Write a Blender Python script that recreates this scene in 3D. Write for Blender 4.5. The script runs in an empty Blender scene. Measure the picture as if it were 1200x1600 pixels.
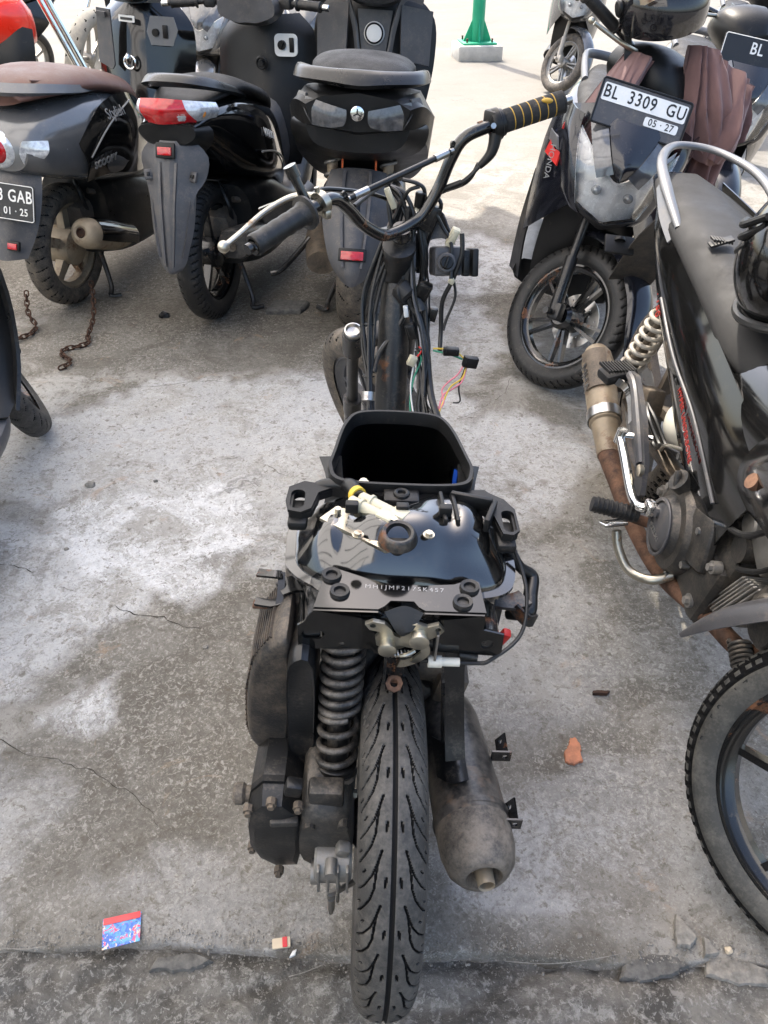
import bpy, bmesh, math, random
import numpy as np
from mathutils import Vector as V, Matrix, Euler, noise
random.seed(7)
R = math.radians
scene = bpy.context.scene
# ---------------------------------------------------------------- camera, sky, sun, exposure
cam = bpy.data.objects.new('camera', bpy.data.cameras.new('camera'))
scene.collection.objects.link(cam)
cam.location = (0, 0, 1.37)
cam.rotation_euler = (R(90 - 38.3), 0, 0)
cam.data.sensor_fit = 'VERTICAL'
cam.data.sensor_height = 32.0
cam.data.lens = 24.0
cam.data.clip_start = .05
cam.data.clip_end = 2000
scene.camera = cam
SUN_ELEV, SUN_AZ = 57, 22          # azimuth: degrees left of straight ahead (+Y)
w = bpy.data.worlds.new('World'); scene.world = w; w.use_nodes = True
nt = w.node_tree
sky = nt.nodes.new('ShaderNodeTexSky'); sky.sky_type = 'NISHITA'; sky.sun_disc = False
sky.sun_elevation = R(SUN_ELEV); sky.sun_rotation = R(-SUN_AZ)
sky.air_density = 1.0; sky.dust_density = 4.0; sky.ozone_density = .6
bg = nt.nodes['Background']; bg.inputs[1].default_value = .15
nt.links.new(sky.outputs[0], bg.inputs[0])
sl = bpy.data.lights.new('sun', 'SUN'); sl.energy = 2.2; sl.angle = R(.7); sl.color = (1, .93, .82)
sun = bpy.data.objects.new('sun', sl); scene.collection.objects.link(sun)
sdir = V((-math.sin(R(SUN_AZ)) * math.cos(R(SUN_ELEV)), math.cos(R(SUN_AZ)) * math.cos(R(SUN_ELEV)), math.sin(R(SUN_ELEV))))
sun.rotation_euler = sdir.to_track_quat('Z', 'Y').to_euler(); sun.location = sdir * 20
scene.view_settings.view_transform = 'Standard'
scene.view_settings.look = 'None'
scene.view_settings.exposure = 1.72
scene.view_settings.gamma = 1
scene.view_settings.use_curve_mapping = False
cy = scene.cycles
cy.max_bounces = 6; cy.diffuse_bounces = 3; cy.glossy_bounces = 3; cy.transmission_bounces = 3; cy.caustics_reflective = False; cy.caustics_refractive = False

# ---------------------------------------------------------------- materials
MATS = {}
def rgb(c):
    return (c, c, c, 1) if isinstance(c, (int, float)) else (*c, 1)
class N:
    def __init__(s, nt): s.nt = nt
    def __call__(s, typ, **kw):
        n = s.nt.nodes.new('ShaderNode' + typ)
        for k, v in kw.items():
            if k.startswith('i_'):
                key = k[2:]; key = int(key) if key.isdigit() else key.replace('_', ' ')
                if isinstance(v, bpy.types.NodeSocket): s.nt.links.new(v, n.inputs[key])
                else: n.inputs[key].default_value = v
            else: setattr(n, k, v)
        return n
    def math(s, op, a, b=0, c=None, clamp=False):
        n = s.nt.nodes.new('ShaderNodeMath'); n.operation = op; n.use_clamp = clamp
        for i, v in enumerate((a, b) if c is None else (a, b, c)):
            if isinstance(v, bpy.types.NodeSocket): s.nt.links.new(v, n.inputs[i])
            else: n.inputs[i].default_value = v
        return n.outputs[0]
    def noise(s, vec, scale, detail=4, rough=.55, dist=0):
        return s('TexNoise', i_Vector=vec, i_Scale=scale, i_Detail=detail, i_Roughness=rough, i_Distortion=dist).outputs['Fac']
    def rng(s, v, a, b, c=0., d=1.):
        n = s('MapRange'); n.clamp = True
        s.nt.links.new(v, n.inputs[0])
        for i, q in enumerate((a, b, c, d)): n.inputs[i + 1].default_value = q
        return n.outputs[0]
    def mix(s, f, a, b):
        n = s('Mix', data_type='RGBA')
        for key, v in ((0, f), (6, a), (7, b)):
            if isinstance(v, bpy.types.NodeSocket): s.nt.links.new(v, n.inputs[key])
            elif key == 0: n.inputs[0].default_value = v
            else: n.inputs[key].default_value = rgb(v)
        return n.outputs[2]
    def bump(s, h, strength, dist, normal=None):
        n = s('Bump', i_Strength=strength, i_Distance=dist)
        s.nt.links.new(h, n.inputs['Height'])
        if normal is not None: s.nt.links.new(normal, n.inputs['Normal'])
        return n.outputs[0]
def newmat(name):
    m = bpy.data.materials.new(name); m.use_nodes = True
    n = N(m.node_tree); p = m.node_tree.nodes['Principled BSDF']
    MATS[name] = m
    return m, n, p
def mat(name, col, rough=.5, metal=0, var=.15, vs=9, dust=0, dcol=(.23, .19, .145), ds=22, bump=.0, bs=300, coat=0,
        spec=.5, rust=0, rcol=(.16, .062, .022), rs=16, trans=0, emit=0, up=.6):
    m, n, p = newmat(name)
    tc = n('TexCoord').outputs['Object']
    f = n.noise(tc, vs, 4, .65)
    c = n.mix(n.rng(f, .3, .7), tuple(max(0, x * (1 - var)) for x in rgb(col)[:3]), tuple(x * (1 + var) for x in rgb(col)[:3]))
    rg = n.rng(f, .3, .7, max(.02, rough * .8), min(1, rough * 1.25))
    mt = metal
    if rust:
        rf = n.rng(n.noise(tc, rs, 5, .7), .62 - .3 * rust, .72 - .25 * rust)
        c = n.mix(rf, c, n.mix(n.noise(tc, 60, 4), tuple(x * .5 for x in rcol), tuple(x * 1.5 for x in rcol)))
        rg = n.math('MAXIMUM', rg, n.math('MULTIPLY', rf, .8))
        if metal: mt = n.math('MULTIPLY', n.math('SUBTRACT', 1, rf), metal)
    if dust:
        a = n.noise(tc, ds, 5, .75); b = n.noise(tc, ds * 9, 2, .7)
        nz = n('SeparateXYZ', i_0=n('NewGeometry').outputs['Normal']).outputs[2]
        upf = n.math('MULTIPLY_ADD', n.rng(nz, -.2, .9), up, 1 - up)
        df = n.math('MULTIPLY', n.rng(n.math('ADD', n.math('MULTIPLY', a, .7), n.math('MULTIPLY', b, .3)), .62 - .35 * dust, .85 - .3 * dust), upf)
        df = n.math('MULTIPLY', df, min(1, .35 + dust * .65))
        c = n.mix(df, c, n.mix(a, tuple(x * .75 for x in dcol), tuple(x * 1.2 for x in dcol)))
        rg = n.math('MAXIMUM', rg, n.math('MULTIPLY', df, .85))
        if metal: mt = n.math('MULTIPLY', n.math('SUBTRACT', 1, df), mt)
        if coat: 
            ct = n.math('MULTIPLY', n.math('SUBTRACT', 1, df), coat); m.node_tree.links.new(ct, p.inputs['Coat Weight'])
    if coat and not dust: p.inputs['Coat Weight'].default_value = coat
    p.inputs['Coat Roughness'].default_value = .06
    m.node_tree.links.new(c, p.inputs['Base Color']); m.node_tree.links.new(rg, p.inputs['Roughness'])
    if isinstance(mt, bpy.types.NodeSocket): m.node_tree.links.new(mt, p.inputs['Metallic'])
    else: p.inputs['Metallic'].default_value = mt
    p.inputs['Specular IOR Level'].default_value = spec
    if trans: p.inputs['Transmission Weight'].default_value = trans
    if emit:
        m.node_tree.links.new(c, p.inputs['Emission Color']); p.inputs['Emission Strength'].default_value = emit
    if bump:
        m.node_tree.links.new(n.bump(n.noise(tc, bs, 2, .6), bump, .002), p.inputs['Normal'])
    return m
DU = (.22, .185, .145)
mat('satin_black', .008, .3, dust=.15, var=.3, ds=25)
mat('gloss_black', .005, .09, dust=.08, coat=.5, spec=.4, var=.3, ds=30, up=.5)
mat('clean_black', .006, .11, dust=.12, coat=.4, spec=.4, ds=18, var=.3, up=.7)
mat('dusty_black', .011, .32, dust=.28, var=.3, bump=.15, bs=200)
mat('plastic', .009, .4, spec=.32, dust=.1, var=.25, bump=.12, bs=700)
mat('plastic_dusty', .015, .5, dust=.6, dcol=(.2, .155, .11), var=.3, bump=.25, bs=420)
mat('plastic_grey', (.06, .06, .064), .42, dust=.35, var=.2, bump=.1, bs=600)
mat('rubber', .012, .5, dust=.28, dcol=(.15, .13, .105), var=.3, bump=.2, bs=350, up=.3)
mat('rubber_dirty', .02, .7, dust=.75, dcol=(.2, .165, .125), var=.3, bump=.3, bs=250, up=.15)
mat('tread_rubber', (.03, .029, .027), .6, dust=.55, dcol=(.15, .138, .12), var=.3, bump=.35, bs=500, up=.1, ds=14)
mat('cable', .008, .38, dust=.15, var=.3)
mat('grip_foam', .016, .8, dust=.25, var=.2, bump=.4, bs=900)
mat('black_steel', .008, .22, dust=.15, coat=.5, rust=.12, var=.25)
mat('scuffed_steel', .014, .35, dust=.35, rust=.15, var=.3, bump=.1)
mat('steel', (.46, .45, .43), .32, 1, dust=.2, rust=.1, var=.15)
mat('chrome', (.72, .72, .7), .1, 1, dust=.12, var=.1, rust=.06)
mat('zinc', (.48, .45, .37), .36, 1, dust=.4, rust=.14, var=.2, rcol=(.2, .1, .03))
mat('alloy', (.3, .29, .27), .5, .8, dust=.5, var=.25, bump=.25, bs=260)
mat('alloy_dark', (.05, .048, .045), .45, .5, dust=.5, var=.3, bump=.25, bs=260)
mat('engine_dirty', (.075, .065, .055), .6, .4, dust=.8, dcol=(.17, .13, .09), var=.4, bump=.4, bs=180, up=.2)
mat('rust', (.115, .06, .037), .8, .2, var=.7, vs=22, dust=.5, bump=.4, bs=220, dcol=(.22, .13, .08))
mat('rust_dark', (.06, .03, .018), .8, .3, var=.5, vs=40, bump=.4, bs=220)
mat('muffler_end', (.04, .034, .028), .5, dust=.8, dcol=(.25, .21, .165), var=.3, rust=.15, rcol=(.17, .1, .06), bump=.15, up=.2)
mat('muffler_black', .02, .33, dust=.6, rust=.12, rcol=(.24, .15, .09), var=.3, bump=.1, dcol=(.25, .215, .175), rs=7, ds=9)
mat('tan_paint', (.33, .27, .19), .5, .2, dust=.5, dcol=(.3, .22, .13), var=.35, rust=.28, rcol=(.13, .065, .035), rs=12, bump=.2, bs=120)
mat('white_plastic', (.62, .6, .52), .45, dust=.3, var=.1)
mat('cream_plastic', (.6, .55, .4), .5, dust=.3, var=.15)
mat('spring_black', .012, .42, dust=.6, dcol=(.24, .21, .175), var=.3, up=.5, ds=40)
mat('spring_white', (.36, .335, .29), .5, dust=.5, dcol=(.26, .2, .13), var=.15)
mat('seat_vinyl', (.014, .0133, .0128), .6, spec=.35, dust=.16, dcol=(.11, .1, .09), var=.12, bump=.35, bs=900, up=.8, ds=5)
mat('seat_brown', (.11, .05, .036), .5, dust=.25, var=.15, bump=.3, bs=800)
mat('dark_grey_paint', (.125, .127, .13), .22, .35, dust=.25, coat=.7, var=.1)
mat('silver_paint', (.14, .143, .15), .5, .4, dust=.35, coat=.3, var=.08)
mat('navy_paint', (.011, .012, .017), .16, .1, dust=.12, coat=.4, var=.2)
mat('red_paint', (.68, .022, .008), .3, 0, dust=.08, coat=.7, var=.06)
mat('red_plastic', (.5, .02, .015), .35, dust=.15, var=.1)
mat('red_lens', (.42, .008, .012), .12, 0, var=.25, vs=60, coat=.8)
mat('dark_lens', (.07, .072, .076), .18, 0, var=.35, vs=50, coat=.8, dust=.15)
mat('clear_lens', (.62, .64, .66), .1, .35, var=.35, vs=70, coat=.9)
mat('amber', (.7, .26, .04), .3, var=.1, coat=.6)
mat('grey_wire', (.09, .09, .095), .5, var=.1)
mat('wire_pink', (.7, .22, .26), .5, var=.1)
mat('wire_yellow', (.65, .45, .05), .5, var=.1)
mat('wire_green', (.03, .22, .13), .5, var=.1)
mat('wire_red', (.55, .03, .02), .5, var=.1)
mat('wire_white', (.62, .62, .58), .5, var=.1)
mat('orange', (.75, .13, .02), .5, var=.1)
mat('blue_print', (.015, .08, .5), .4, var=.1)
mat('plate_black', .012, .4, var=.2, dust=.2)
mat('plate_white', (.7, .71, .7), .4, var=.05, dust=.12)
mat('ink_white', (.72, .72, .7), .5, var=.05)
mat('ink_black', .012, .5, var=.05)
mat('ink_grey', (.3, .3, .3), .4, .5, var=.05)
mat('ink_gold', (.5, .3, .04), .5, var=.1)
mat('ink_red', (.4, .04, .03), .5, var=.1)
mat('green_paint', (.012, .34, .17), .4, var=.12, vs=3, dust=.15)
mat('pale_concrete', (.5, .48, .43), .85, var=.2, bump=.5, bs=90)
m_, n_, p_ = newmat('canopy_sheet')  # unseen roof sheet, translucency raised to fill the shade with light
tr_ = n_('BsdfTranslucent', i_Color=(.93, .9, .84, 1)); mx_ = n_('MixShader', i_0=.86); p_.inputs['Base Color'].default_value = (.75, .75, .73, 1); p_.inputs['Roughness'].default_value = .7
m_.node_tree.links.new(p_.outputs[0], mx_.inputs[1]); m_.node_tree.links.new(tr_.outputs[0], mx_.inputs[2]); m_.node_tree.links.new(mx_.outputs[0], m_.node_tree.nodes['Material Output'].inputs[0])
mat('canopy_metal', (.55, .56, .57), .5, .3, var=.1)
mat('visor', (.012, .012, .014), .08, 0, coat=.3, var=.3, dust=.18, dcol=(.16, .14, .12))
mat('groove_black', .006, .8, spec=.2, var=.2)
mat('tank_black', .005, .13, dust=.1, coat=1, spec=.9, var=.3, ds=14, up=.3)
m_, n_, p_ = newmat('thin_glass'); nt_ = m_.node_tree
gl_ = n_('BsdfGlossy', i_Roughness=.03); tp_ = n_('BsdfTransparent', i_Color=(.98, .985, .99, 1)); fr_ = n_('Fresnel', i_IOR=1.5); mx_ = n_('MixShader', i_0=n_.math('MULTIPLY_ADD', fr_.outputs[0], .9, .03))
nt_.links.new(tp_.outputs[0], mx_.inputs[1]); nt_.links.new(gl_.outputs[0], mx_.inputs[2]); nt_.links.new(mx_.outputs[0], nt_.nodes['Material Output'].inputs[0])
mat('reflector_chrome', (.9, .9, .9), .25, .1, var=.08, vs=45, bump=.5, bs=25)
mat('deep_black', .003, .32, spec=.35, var=.3, dust=.0)

# ---------------------------------------------------------------- mesh toolkit
def spl(pts, n=8, closed=False):
    P = [V(p) for p in pts]; L = len(P); out = []
    if L < 3 and not closed:
        return [P[0].lerp(P[-1], i / n) for i in range(n + 1)]
    for i in range(L if closed else L - 1):
        if closed: a, b, c, d = P[i - 1], P[i], P[(i + 1) % L], P[(i + 2) % L]
        else: a, b, c, d = P[max(0, i - 1)], P[i], P[i + 1], P[min(L - 1, i + 2)]
        for k in range(n):
            t = k / n
            out.append(.5 * ((2 * b) + (c - a) * t + (2 * a - 5 * b + 4 * c - d) * t * t + (3 * b - a - 3 * c + d) * t ** 3))
    if not closed: out.append(P[-1].copy())
    return out
def basis(d):
    d = V(d).normalized(); a = V((0, 0, 1)) if abs(d.z) < .9 else V((1, 0, 0))
    u = d.cross(a).normalized(); return u, d.cross(u).normalized(), d
class G:
    def __init__(s): s.bm = bmesh.new(); s.mi = 0
    def f(s, vs):
        try:
            fc = s.bm.faces.new(vs); fc.material_index = s.mi; return fc
        except ValueError: return None
    def rings(s, rings, cap=True, closed=False, wrap=True):
        vr = [[s.bm.verts.new(p) for p in r] for r in rings]
        n = len(vr[0]); m = len(vr)
        for i in range(m if closed else m - 1):
            a, b = vr[i], vr[(i + 1) % m]
            for j in range(n if wrap else n - 1):
                k = (j + 1) % n; s.f((a[j], a[k], b[k], b[j]))
        if cap and not closed and wrap:
            s.f(list(reversed(vr[0]))); s.f(vr[-1])
        return s
    def tube(s, pts, r, seg=10, sub=6, flat=None, closed=False, cap=True):
        P = spl(pts, sub, closed) if sub and (len(pts) > 2) else [V(p) for p in pts]
        n = len(P)
        if isinstance(r, (int, float)): rr = [r] * n
        else:
            rr = [];
            for i in range(n):
                t = i / (n - 1) * (len(r) - 1); k = min(int(t), len(r) - 2); rr.append(r[k] + (r[k + 1] - r[k]) * (t - k))
        u = None; rs = []
        for i in range(n):
            if closed: d = P[(i + 1) % n] - P[i - 1]
            else: d = P[min(i + 1, n - 1)] - P[max(i - 1, 0)]
            if d.length < 1e-9: d = V((0, 0, 1))
            d.normalize()
            if u is None: u, v, _ = basis(d)
            else:
                u = (u - d * u.dot(d)); u = u.normalized() if u.length > 1e-6 else basis(d)[0]
            v = d.cross(u)
            fl = flat or 1
            rs.append([P[i] + (u * math.cos(2 * math.pi * j / seg) + v * math.sin(2 * math.pi * j / seg) * fl) * rr[i] for j in range(seg)])
        return s.rings(rs, cap=cap, closed=closed)
    def strip(s, pts, wv, w, t, sub=6):        # flat bar along pts; width along wv
        P = spl(pts, sub) if sub and len(pts) > 2 else [V(p) for p in pts]
        rs = []; wv = V(wv)
        for i in range(len(P)):
            d = (P[min(i + 1, len(P) - 1)] - P[max(i - 1, 0)]).normalized()
            a = (wv - d * wv.dot(d)).normalized(); b = d.cross(a)
            ww = w if isinstance(w, (int, float)) else w[0] + (w[1] - w[0]) * i / (len(P) - 1)
            rs.append([P[i] + a * x * ww / 2 + b * y * t / 2 for x, y in ((-1, -1), (1, -1), (1, 1), (-1, 1))])
        return s.rings(rs)
    def lathe(s, prof, c=(0, 0, 0), ax=(1, 0, 0), n=32, closed=False, cap=True):
        u, v, d = basis(ax); c = V(c)
        rs = [[c + d * h + (u * math.cos(2 * math.pi * j / n) + v * math.sin(2 * math.pi * j / n)) * max(r, 1e-5) for j in range(n)] for h, r in prof]
        return s.rings(rs, cap=cap, closed=closed)
    def cyl(s, a, b, r, n=20, r2=None, bev=0):
        a, b = V(a), V(b); d = b - a; L = d.length; r2 = r if r2 is None else r2
        pr = [(0, r), (L, r2)] if not bev else [(0, r - bev), (bev, r), (L - bev, r2), (L, r2 - bev)]
        return s.lathe(pr, a, d, n)
    def ring(s, c, ax, r, t, n=28, seg=8):
        u, v, d = basis(ax); c = V(c)
        return s.tube([c + (u * math.cos(2 * math.pi * j / n) + v * math.sin(2 * math.pi * j / n)) * r for j in range(n)], t, seg, 0, closed=True)
    def box(s, c, sz, rot=(0, 0, 0), bev=0, M=None, taper=1, seg=2):
        g = bmesh.new(); bmesh.ops.create_cube(g, size=1)
        for v in g.verts:
            k = taper if v.co.z > 0 else 1
            v.co = V((v.co.x * sz[0] * k, v.co.y * sz[1] * k, v.co.z * sz[2]))
        if bev: bmesh.ops.bevel(g, geom=list(g.edges), offset=bev, segments=seg, profile=.5, affect='EDGES')
        Mx = (M or Matrix.Identity(4)) @ Matrix.Translation(V(c)) @ Euler([R(a) for a in rot]).to_matrix().to_4x4()
        return s.merge(g, Mx)
    def merge(s, g, Mx=None):
        mp = {}
        for v in g.verts: mp[v] = s.bm.verts.new(Mx @ v.co if Mx else v.co)
        for fc in g.faces: s.f([mp[v] for v in fc.verts])
        g.free(); return s
    def plate(s, poly, th, fn, holes=()):
        tris, allp = fill(poly, holes)
        A = [s.bm.verts.new(fn(x, y, 0)) for x, y in allp]; Bv = [s.bm.verts.new(fn(x, y, th)) for x, y in allp]
        for t in tris:
            s.f([A[i] for i in reversed(t)]); s.f([Bv[i] for i in t])
        o = 0
        for lp in [poly] + list(holes):
            n = len(lp)
            for i in range(n):
                j = (i + 1) % n; s.f((A[o + i], A[o + j], Bv[o + j], Bv[o + i]))
            o += n
        return s
    def patch(s, grid, th=.003, nu=5, nv=5, smooth=True):
        rows = [spl(r, nv) if len(r) > 2 else [V(r[0]).lerp(V(r[1]), k / nv) for k in range(nv + 1)] for r in grid]
        cols = list(zip(*rows))
        cols = [spl(c, nu) if len(c) > 2 else [c[0].lerp(c[1], k / nu) for k in range(nu + 1)] for c in cols]
        g = bmesh.new(); vs = [[g.verts.new(p) for p in c] for c in cols]
        for i in range(len(vs) - 1):
            for j in range(len(vs[0]) - 1):
                g.faces.new((vs[i][j], vs[i + 1][j], vs[i + 1][j + 1], vs[i][j + 1]))
        bmesh.ops.recalc_face_normals(g, faces=g.faces)
        if th: bmesh.ops.solidify(g, geom=list(g.faces), thickness=th)
        return s.merge(g)
    def hull(s, st, nr=6, ns=5, axis='y', lin=False, smooth_ring=True, M=None, cap=True):
        """st: (pos, [(x,z)...]) half outline from top centre to bottom centre, mirrored in x"""
        rs = []
        for pos, pts in st:
            h = [V((x, 0, z)) for x, z in pts]
            full = h + [V((-p.x, 0, p.z)) for p in reversed(h) if p.x > 1e-6]
            ring = spl(full, nr, True) if smooth_ring else [full[i].lerp(full[(i + 1) % len(full)], k / nr) for i in range(len(full)) for k in range(nr)]
            rs.append([V((p.x, pos if not isinstance(pos, tuple) else pos[0] + (pos[1]) * p.z, p.z)) for p in ring])
        if not lin:
            cols = [spl(c, ns) for c in zip(*rs)]; rs = list(zip(*cols))
        if M: rs = [[M @ p for p in r] for r in rs]
        return s.rings(rs, cap=cap)
    def ell(s, c, r, n=24, m=14, fn=None, M=None, a0=0, a1=180):
        c = V(c); rs = []
        for i in range(m + 1):
            t = R(a0 + (a1 - a0) * i / m)
            row = []
            for j in range(n):
                q = 2 * math.pi * j / n
                p = V((math.sin(t) * math.cos(q), math.sin(t) * math.sin(q), math.cos(t)))
                if fn: p = fn(p)
                p = V((p.x * r[0], p.y * r[1], p.z * r[2])) + c
                row.append(M @ p if M else p)
            rs.append(row)
        return s.rings(rs, cap=True)
    def coil(s, a, b, Rr, r, turns, n=22, seg=8):
        a, b = V(a), V(b); u, v, d = basis(b - a); L = (b - a).length; k = int(turns * n)
        return s.tube([a + d * L * i / k + (u * math.cos(2 * math.pi * i / n) + v * math.sin(2 * math.pi * i / n)) * Rr for i in range(k + 1)], r, seg, 0)
    def xf(s, M):
        for v in s.bm.verts: v.co = M @ v.co
        return s
def fill(poly, holes=()):
    g = bmesh.new(); allp = []; edges = []
    for lp in [poly] + list(holes):
        vs = [g.verts.new((x, y, 0)) for x, y in lp]; allp += [tuple(p) for p in lp]
        for i in range(len(vs)): edges.append(g.edges.new((vs[i], vs[(i + 1) % len(vs)])))
    g.verts.index_update()
    bmesh.ops.triangle_fill(g, use_beauty=True, use_dissolve=False, edges=edges, normal=(0, 0, 1))
    g.verts.index_update()
    tris = []
    for fc in g.faces:
        ix = [v.index for v in fc.verts]
        a, b, c = [allp[i] for i in ix[:3]]
        if (b[0] - a[0]) * (c[1] - a[1]) - (b[1] - a[1]) * (c[0] - a[0]) < 0: ix.reverse()
        tris.append(ix)
    g.free(); return tris, allp
def rrect(w, h, r, cx=0, cy=0, n=5):
    out = []
    for qx, qy, a in ((1, 1, 0), (-1, 1, 90), (-1, -1, 180), (1, -1, 270)):
        for k in range(n + 1):
            t = R(a + 90 * k / n); out.append((cx + qx * (w / 2 - r) + r * math.cos(t), cy + qy * (h / 2 - r) + r * math.sin(t)))
    return out
def circ(cx, cy, r, n=16): return [(cx + r * math.cos(2 * math.pi * i / n), cy + r * math.sin(2 * math.pi * i / n)) for i in range(n)]
def frame(o, u, v):
    o, u, v = V(o), V(u).normalized(), V(v); v = (v - u * v.dot(u)).normalized(); w_ = u.cross(v)
    return lambda x, y, z: o + u * x + v * y + w_ * z
def fmat(o, u, v):
    u = V(u).normalized(); v = V(v); v = (v - u * v.dot(u)).normalized(); w_ = u.cross(v)
    return Matrix(((u.x, v.x, w_.x, o[0]), (u.y, v.y, w_.y, o[1]), (u.z, v.z, w_.z, o[2]), (0, 0, 0, 1)))
COL = scene.collection
def obj(name, g, m, parent=None, ang=38, label=None, M=None, smooth=True, clean=True):
    if isinstance(g, G):
        bm = g.bm
        if clean: bmesh.ops.remove_doubles(bm, verts=bm.verts, dist=1e-5)
        bmesh.ops.recalc_face_normals(bm, faces=bm.faces)
        me = bpy.data.meshes.new(name); bm.to_mesh(me); bm.free()
    else: me = g
    for k in (m if isinstance(m, (list, tuple)) else [m]):
        if len(me.materials) == 0 or isinstance(m, (list, tuple)): me.materials.append(MATS[k] if isinstance(k, str) else k)
    if smooth and me.polygons:
        me.polygons.foreach_set('use_smooth', [True] * len(me.polygons)); me.set_sharp_from_angle(angle=R(ang))
    o = bpy.data.objects.new(name, me); COL.objects.link(o)
    if parent: o.parent = parent
    if M is not None: o.matrix_local = M
    if label: o['label'] = label
    return o
def thing(name, label, cat, loc=(0, 0, 0), head=0, lean=0, group=None):
    o = bpy.data.objects.new(name, None); COL.objects.link(o); o.empty_display_size = .1
    o.location = loc; o.rotation_euler = (0, R(lean), R(head)); o['label'] = label; o['category'] = cat
    if group: o['group'] = group
    return o
def tag(o, label, cat, group=None):
    o['label'] = label; o['category'] = cat
    if group: o['group'] = group
    return o
def text(name, body, size, m, parent, M, ext=.0006, space=1, bold=0, sx=1, align='CENTER'):
    cu = bpy.data.curves.new(name, 'FONT'); cu.body = body; cu.size = size; cu.extrude = ext; cu.space_character = space
    cu.align_x = align; cu.align_y = 'CENTER'; cu.resolution_u = 3; cu.offset = bold
    t = bpy.data.objects.new(name, cu); COL.objects.link(t)
    me = bpy.data.meshes.new_from_object(t.evaluated_get(bpy.context.evaluated_depsgraph_get()))
    bpy.data.objects.remove(t)
    for v in me.vertices: v.co.x *= sx
    me.materials.clear()
    return obj(name, me, m, parent, M=M, smooth=False)

# ---------------------------------------------------------------- tyres and wheels
def pl_dist(px, py, poly):
    d = np.full(px.shape, 9.)
    for (x0, y0), (x1, y1) in zip(poly[:-1], poly[1:]):
        dx, dy = x1 - x0, y1 - y0; t = np.clip(((px - x0) * dx + (py - y0) * dy) / (dx * dx + dy * dy), 0, 1)
        d = np.minimum(d, np.hypot(px - x0 - t * dx, py - y0 - t * dy))
    return d
def tread_main(arc, v, W):
    pitch = .0645; hw = W * .62          # lateral metres of the half tread
    lat = np.abs(v) * hw; dep = np.zeros_like(arc)
    def cut(poly, half):
        nonlocal dep
        for k in (-1, 0, 1):
            d = pl_dist(lat, (arc % pitch) + k * pitch, [(a * hw, b * pitch) for a, b in poly])
            dep = np.maximum(dep, np.clip((half - d) / .0008 + .5, 0, 1))
    dep = np.maximum(dep, np.clip((.0009 - lat) / .0008 + .5, 0, 1))
    cut([(.24, -.1), (.33, .1), (.38, .35), (.42, .6), (.53, .82), (.74, 1.02), (1.0, 1.2)], .00125)
    cut([(.33, .1), (.48, .36), (.72, .58), (1.0, .74)], .001)
    cut([(.13, .38), (.15, .56)], .001)
    cut([(.72, .3), (.8, .36)], .0012); cut([(.9, .95), (1.02, 1.0)], .0012)
    return dep * (np.abs(v) < 1.12)
def tread_slant(pitch=.05, k=.6, w=.11, centre=True, lo=.18, hi=1.05, curve=0):
    def fn(arc, v, W):
        a = np.abs(v); ph = (arc / pitch + k * a + curve * a * a + .25 * (v > 0)) % 1
        d = ((ph < w) & (a > lo) & (a < hi)).astype(float)
        if centre: d = np.maximum(d, (a < .035).astype(float))
        return d
    return fn
def tread_block(arc, v, W):
    ph = (arc / .024 + .5 * (np.floor((v + 1) * 2.5) % 2)) % 1
    return np.maximum((ph < .3).astype(float) * (np.abs(v) < 1.1), (np.abs(((v + 1) * 2.5) % 1 - .5) > .42).astype(float) * (np.abs(v) < 1.0))
def tyre_mesh(Rr, W, rim, fn, nu=240, nv=36, depth=.0035):
    h = (Rr - rim) / 2 * 1.06; rc = Rr - h
    a = np.linspace(-2.35, 2.35, nv); th = np.linspace(0, 2 * np.pi, nu, endpoint=False)
    A, T = np.meshgrid(a, th, indexing='ij')
    rad = rc + h * np.sign(np.cos(A)) * np.abs(np.cos(A)) ** .92; X = W / 2 * np.sign(np.sin(A)) * np.abs(np.sin(A)) ** .85
    v = A / 1.15
    circum = 2 * np.pi * Rr
    dep = fn(T * Rr, v, W) * depth if fn else 0 * A
    if isinstance(dep, np.ndarray): dep = dep
    side = (np.abs(A) > 1.5) & (np.abs(A) < 1.56)
    rad = rad - dep * np.cos(np.clip(A, -1.3, 1.3)); X = X - dep * np.sin(A) + side * np.sign(A) * .0008
    co = np.stack([X, rad * np.cos(T), rad * np.sin(T)], -1).reshape(-1, 3)
    i, j = np.meshgrid(np.arange(nv - 1), np.arange(nu), indexing='ij'); j2 = (j + 1) % nu
    q = np.stack([i * nu + j, i * nu + j2, (i + 1) * nu + j2, (i + 1) * nu + j], -1).reshape(-1, 4)
    me = bpy.data.meshes.new('tyre'); me.from_pydata(co.tolist(), [], q.tolist())
    if fn:
        d_ = (fn(T * Rr, v, W) > .5).astype(int); jn = np.roll(d_, -1, 1)
        me.polygons.foreach_set('material_index', ((d_[:-1] + d_[1:] + jn[:-1] + jn[1:]) >= 2).astype(np.int32).ravel())
    return me
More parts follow.
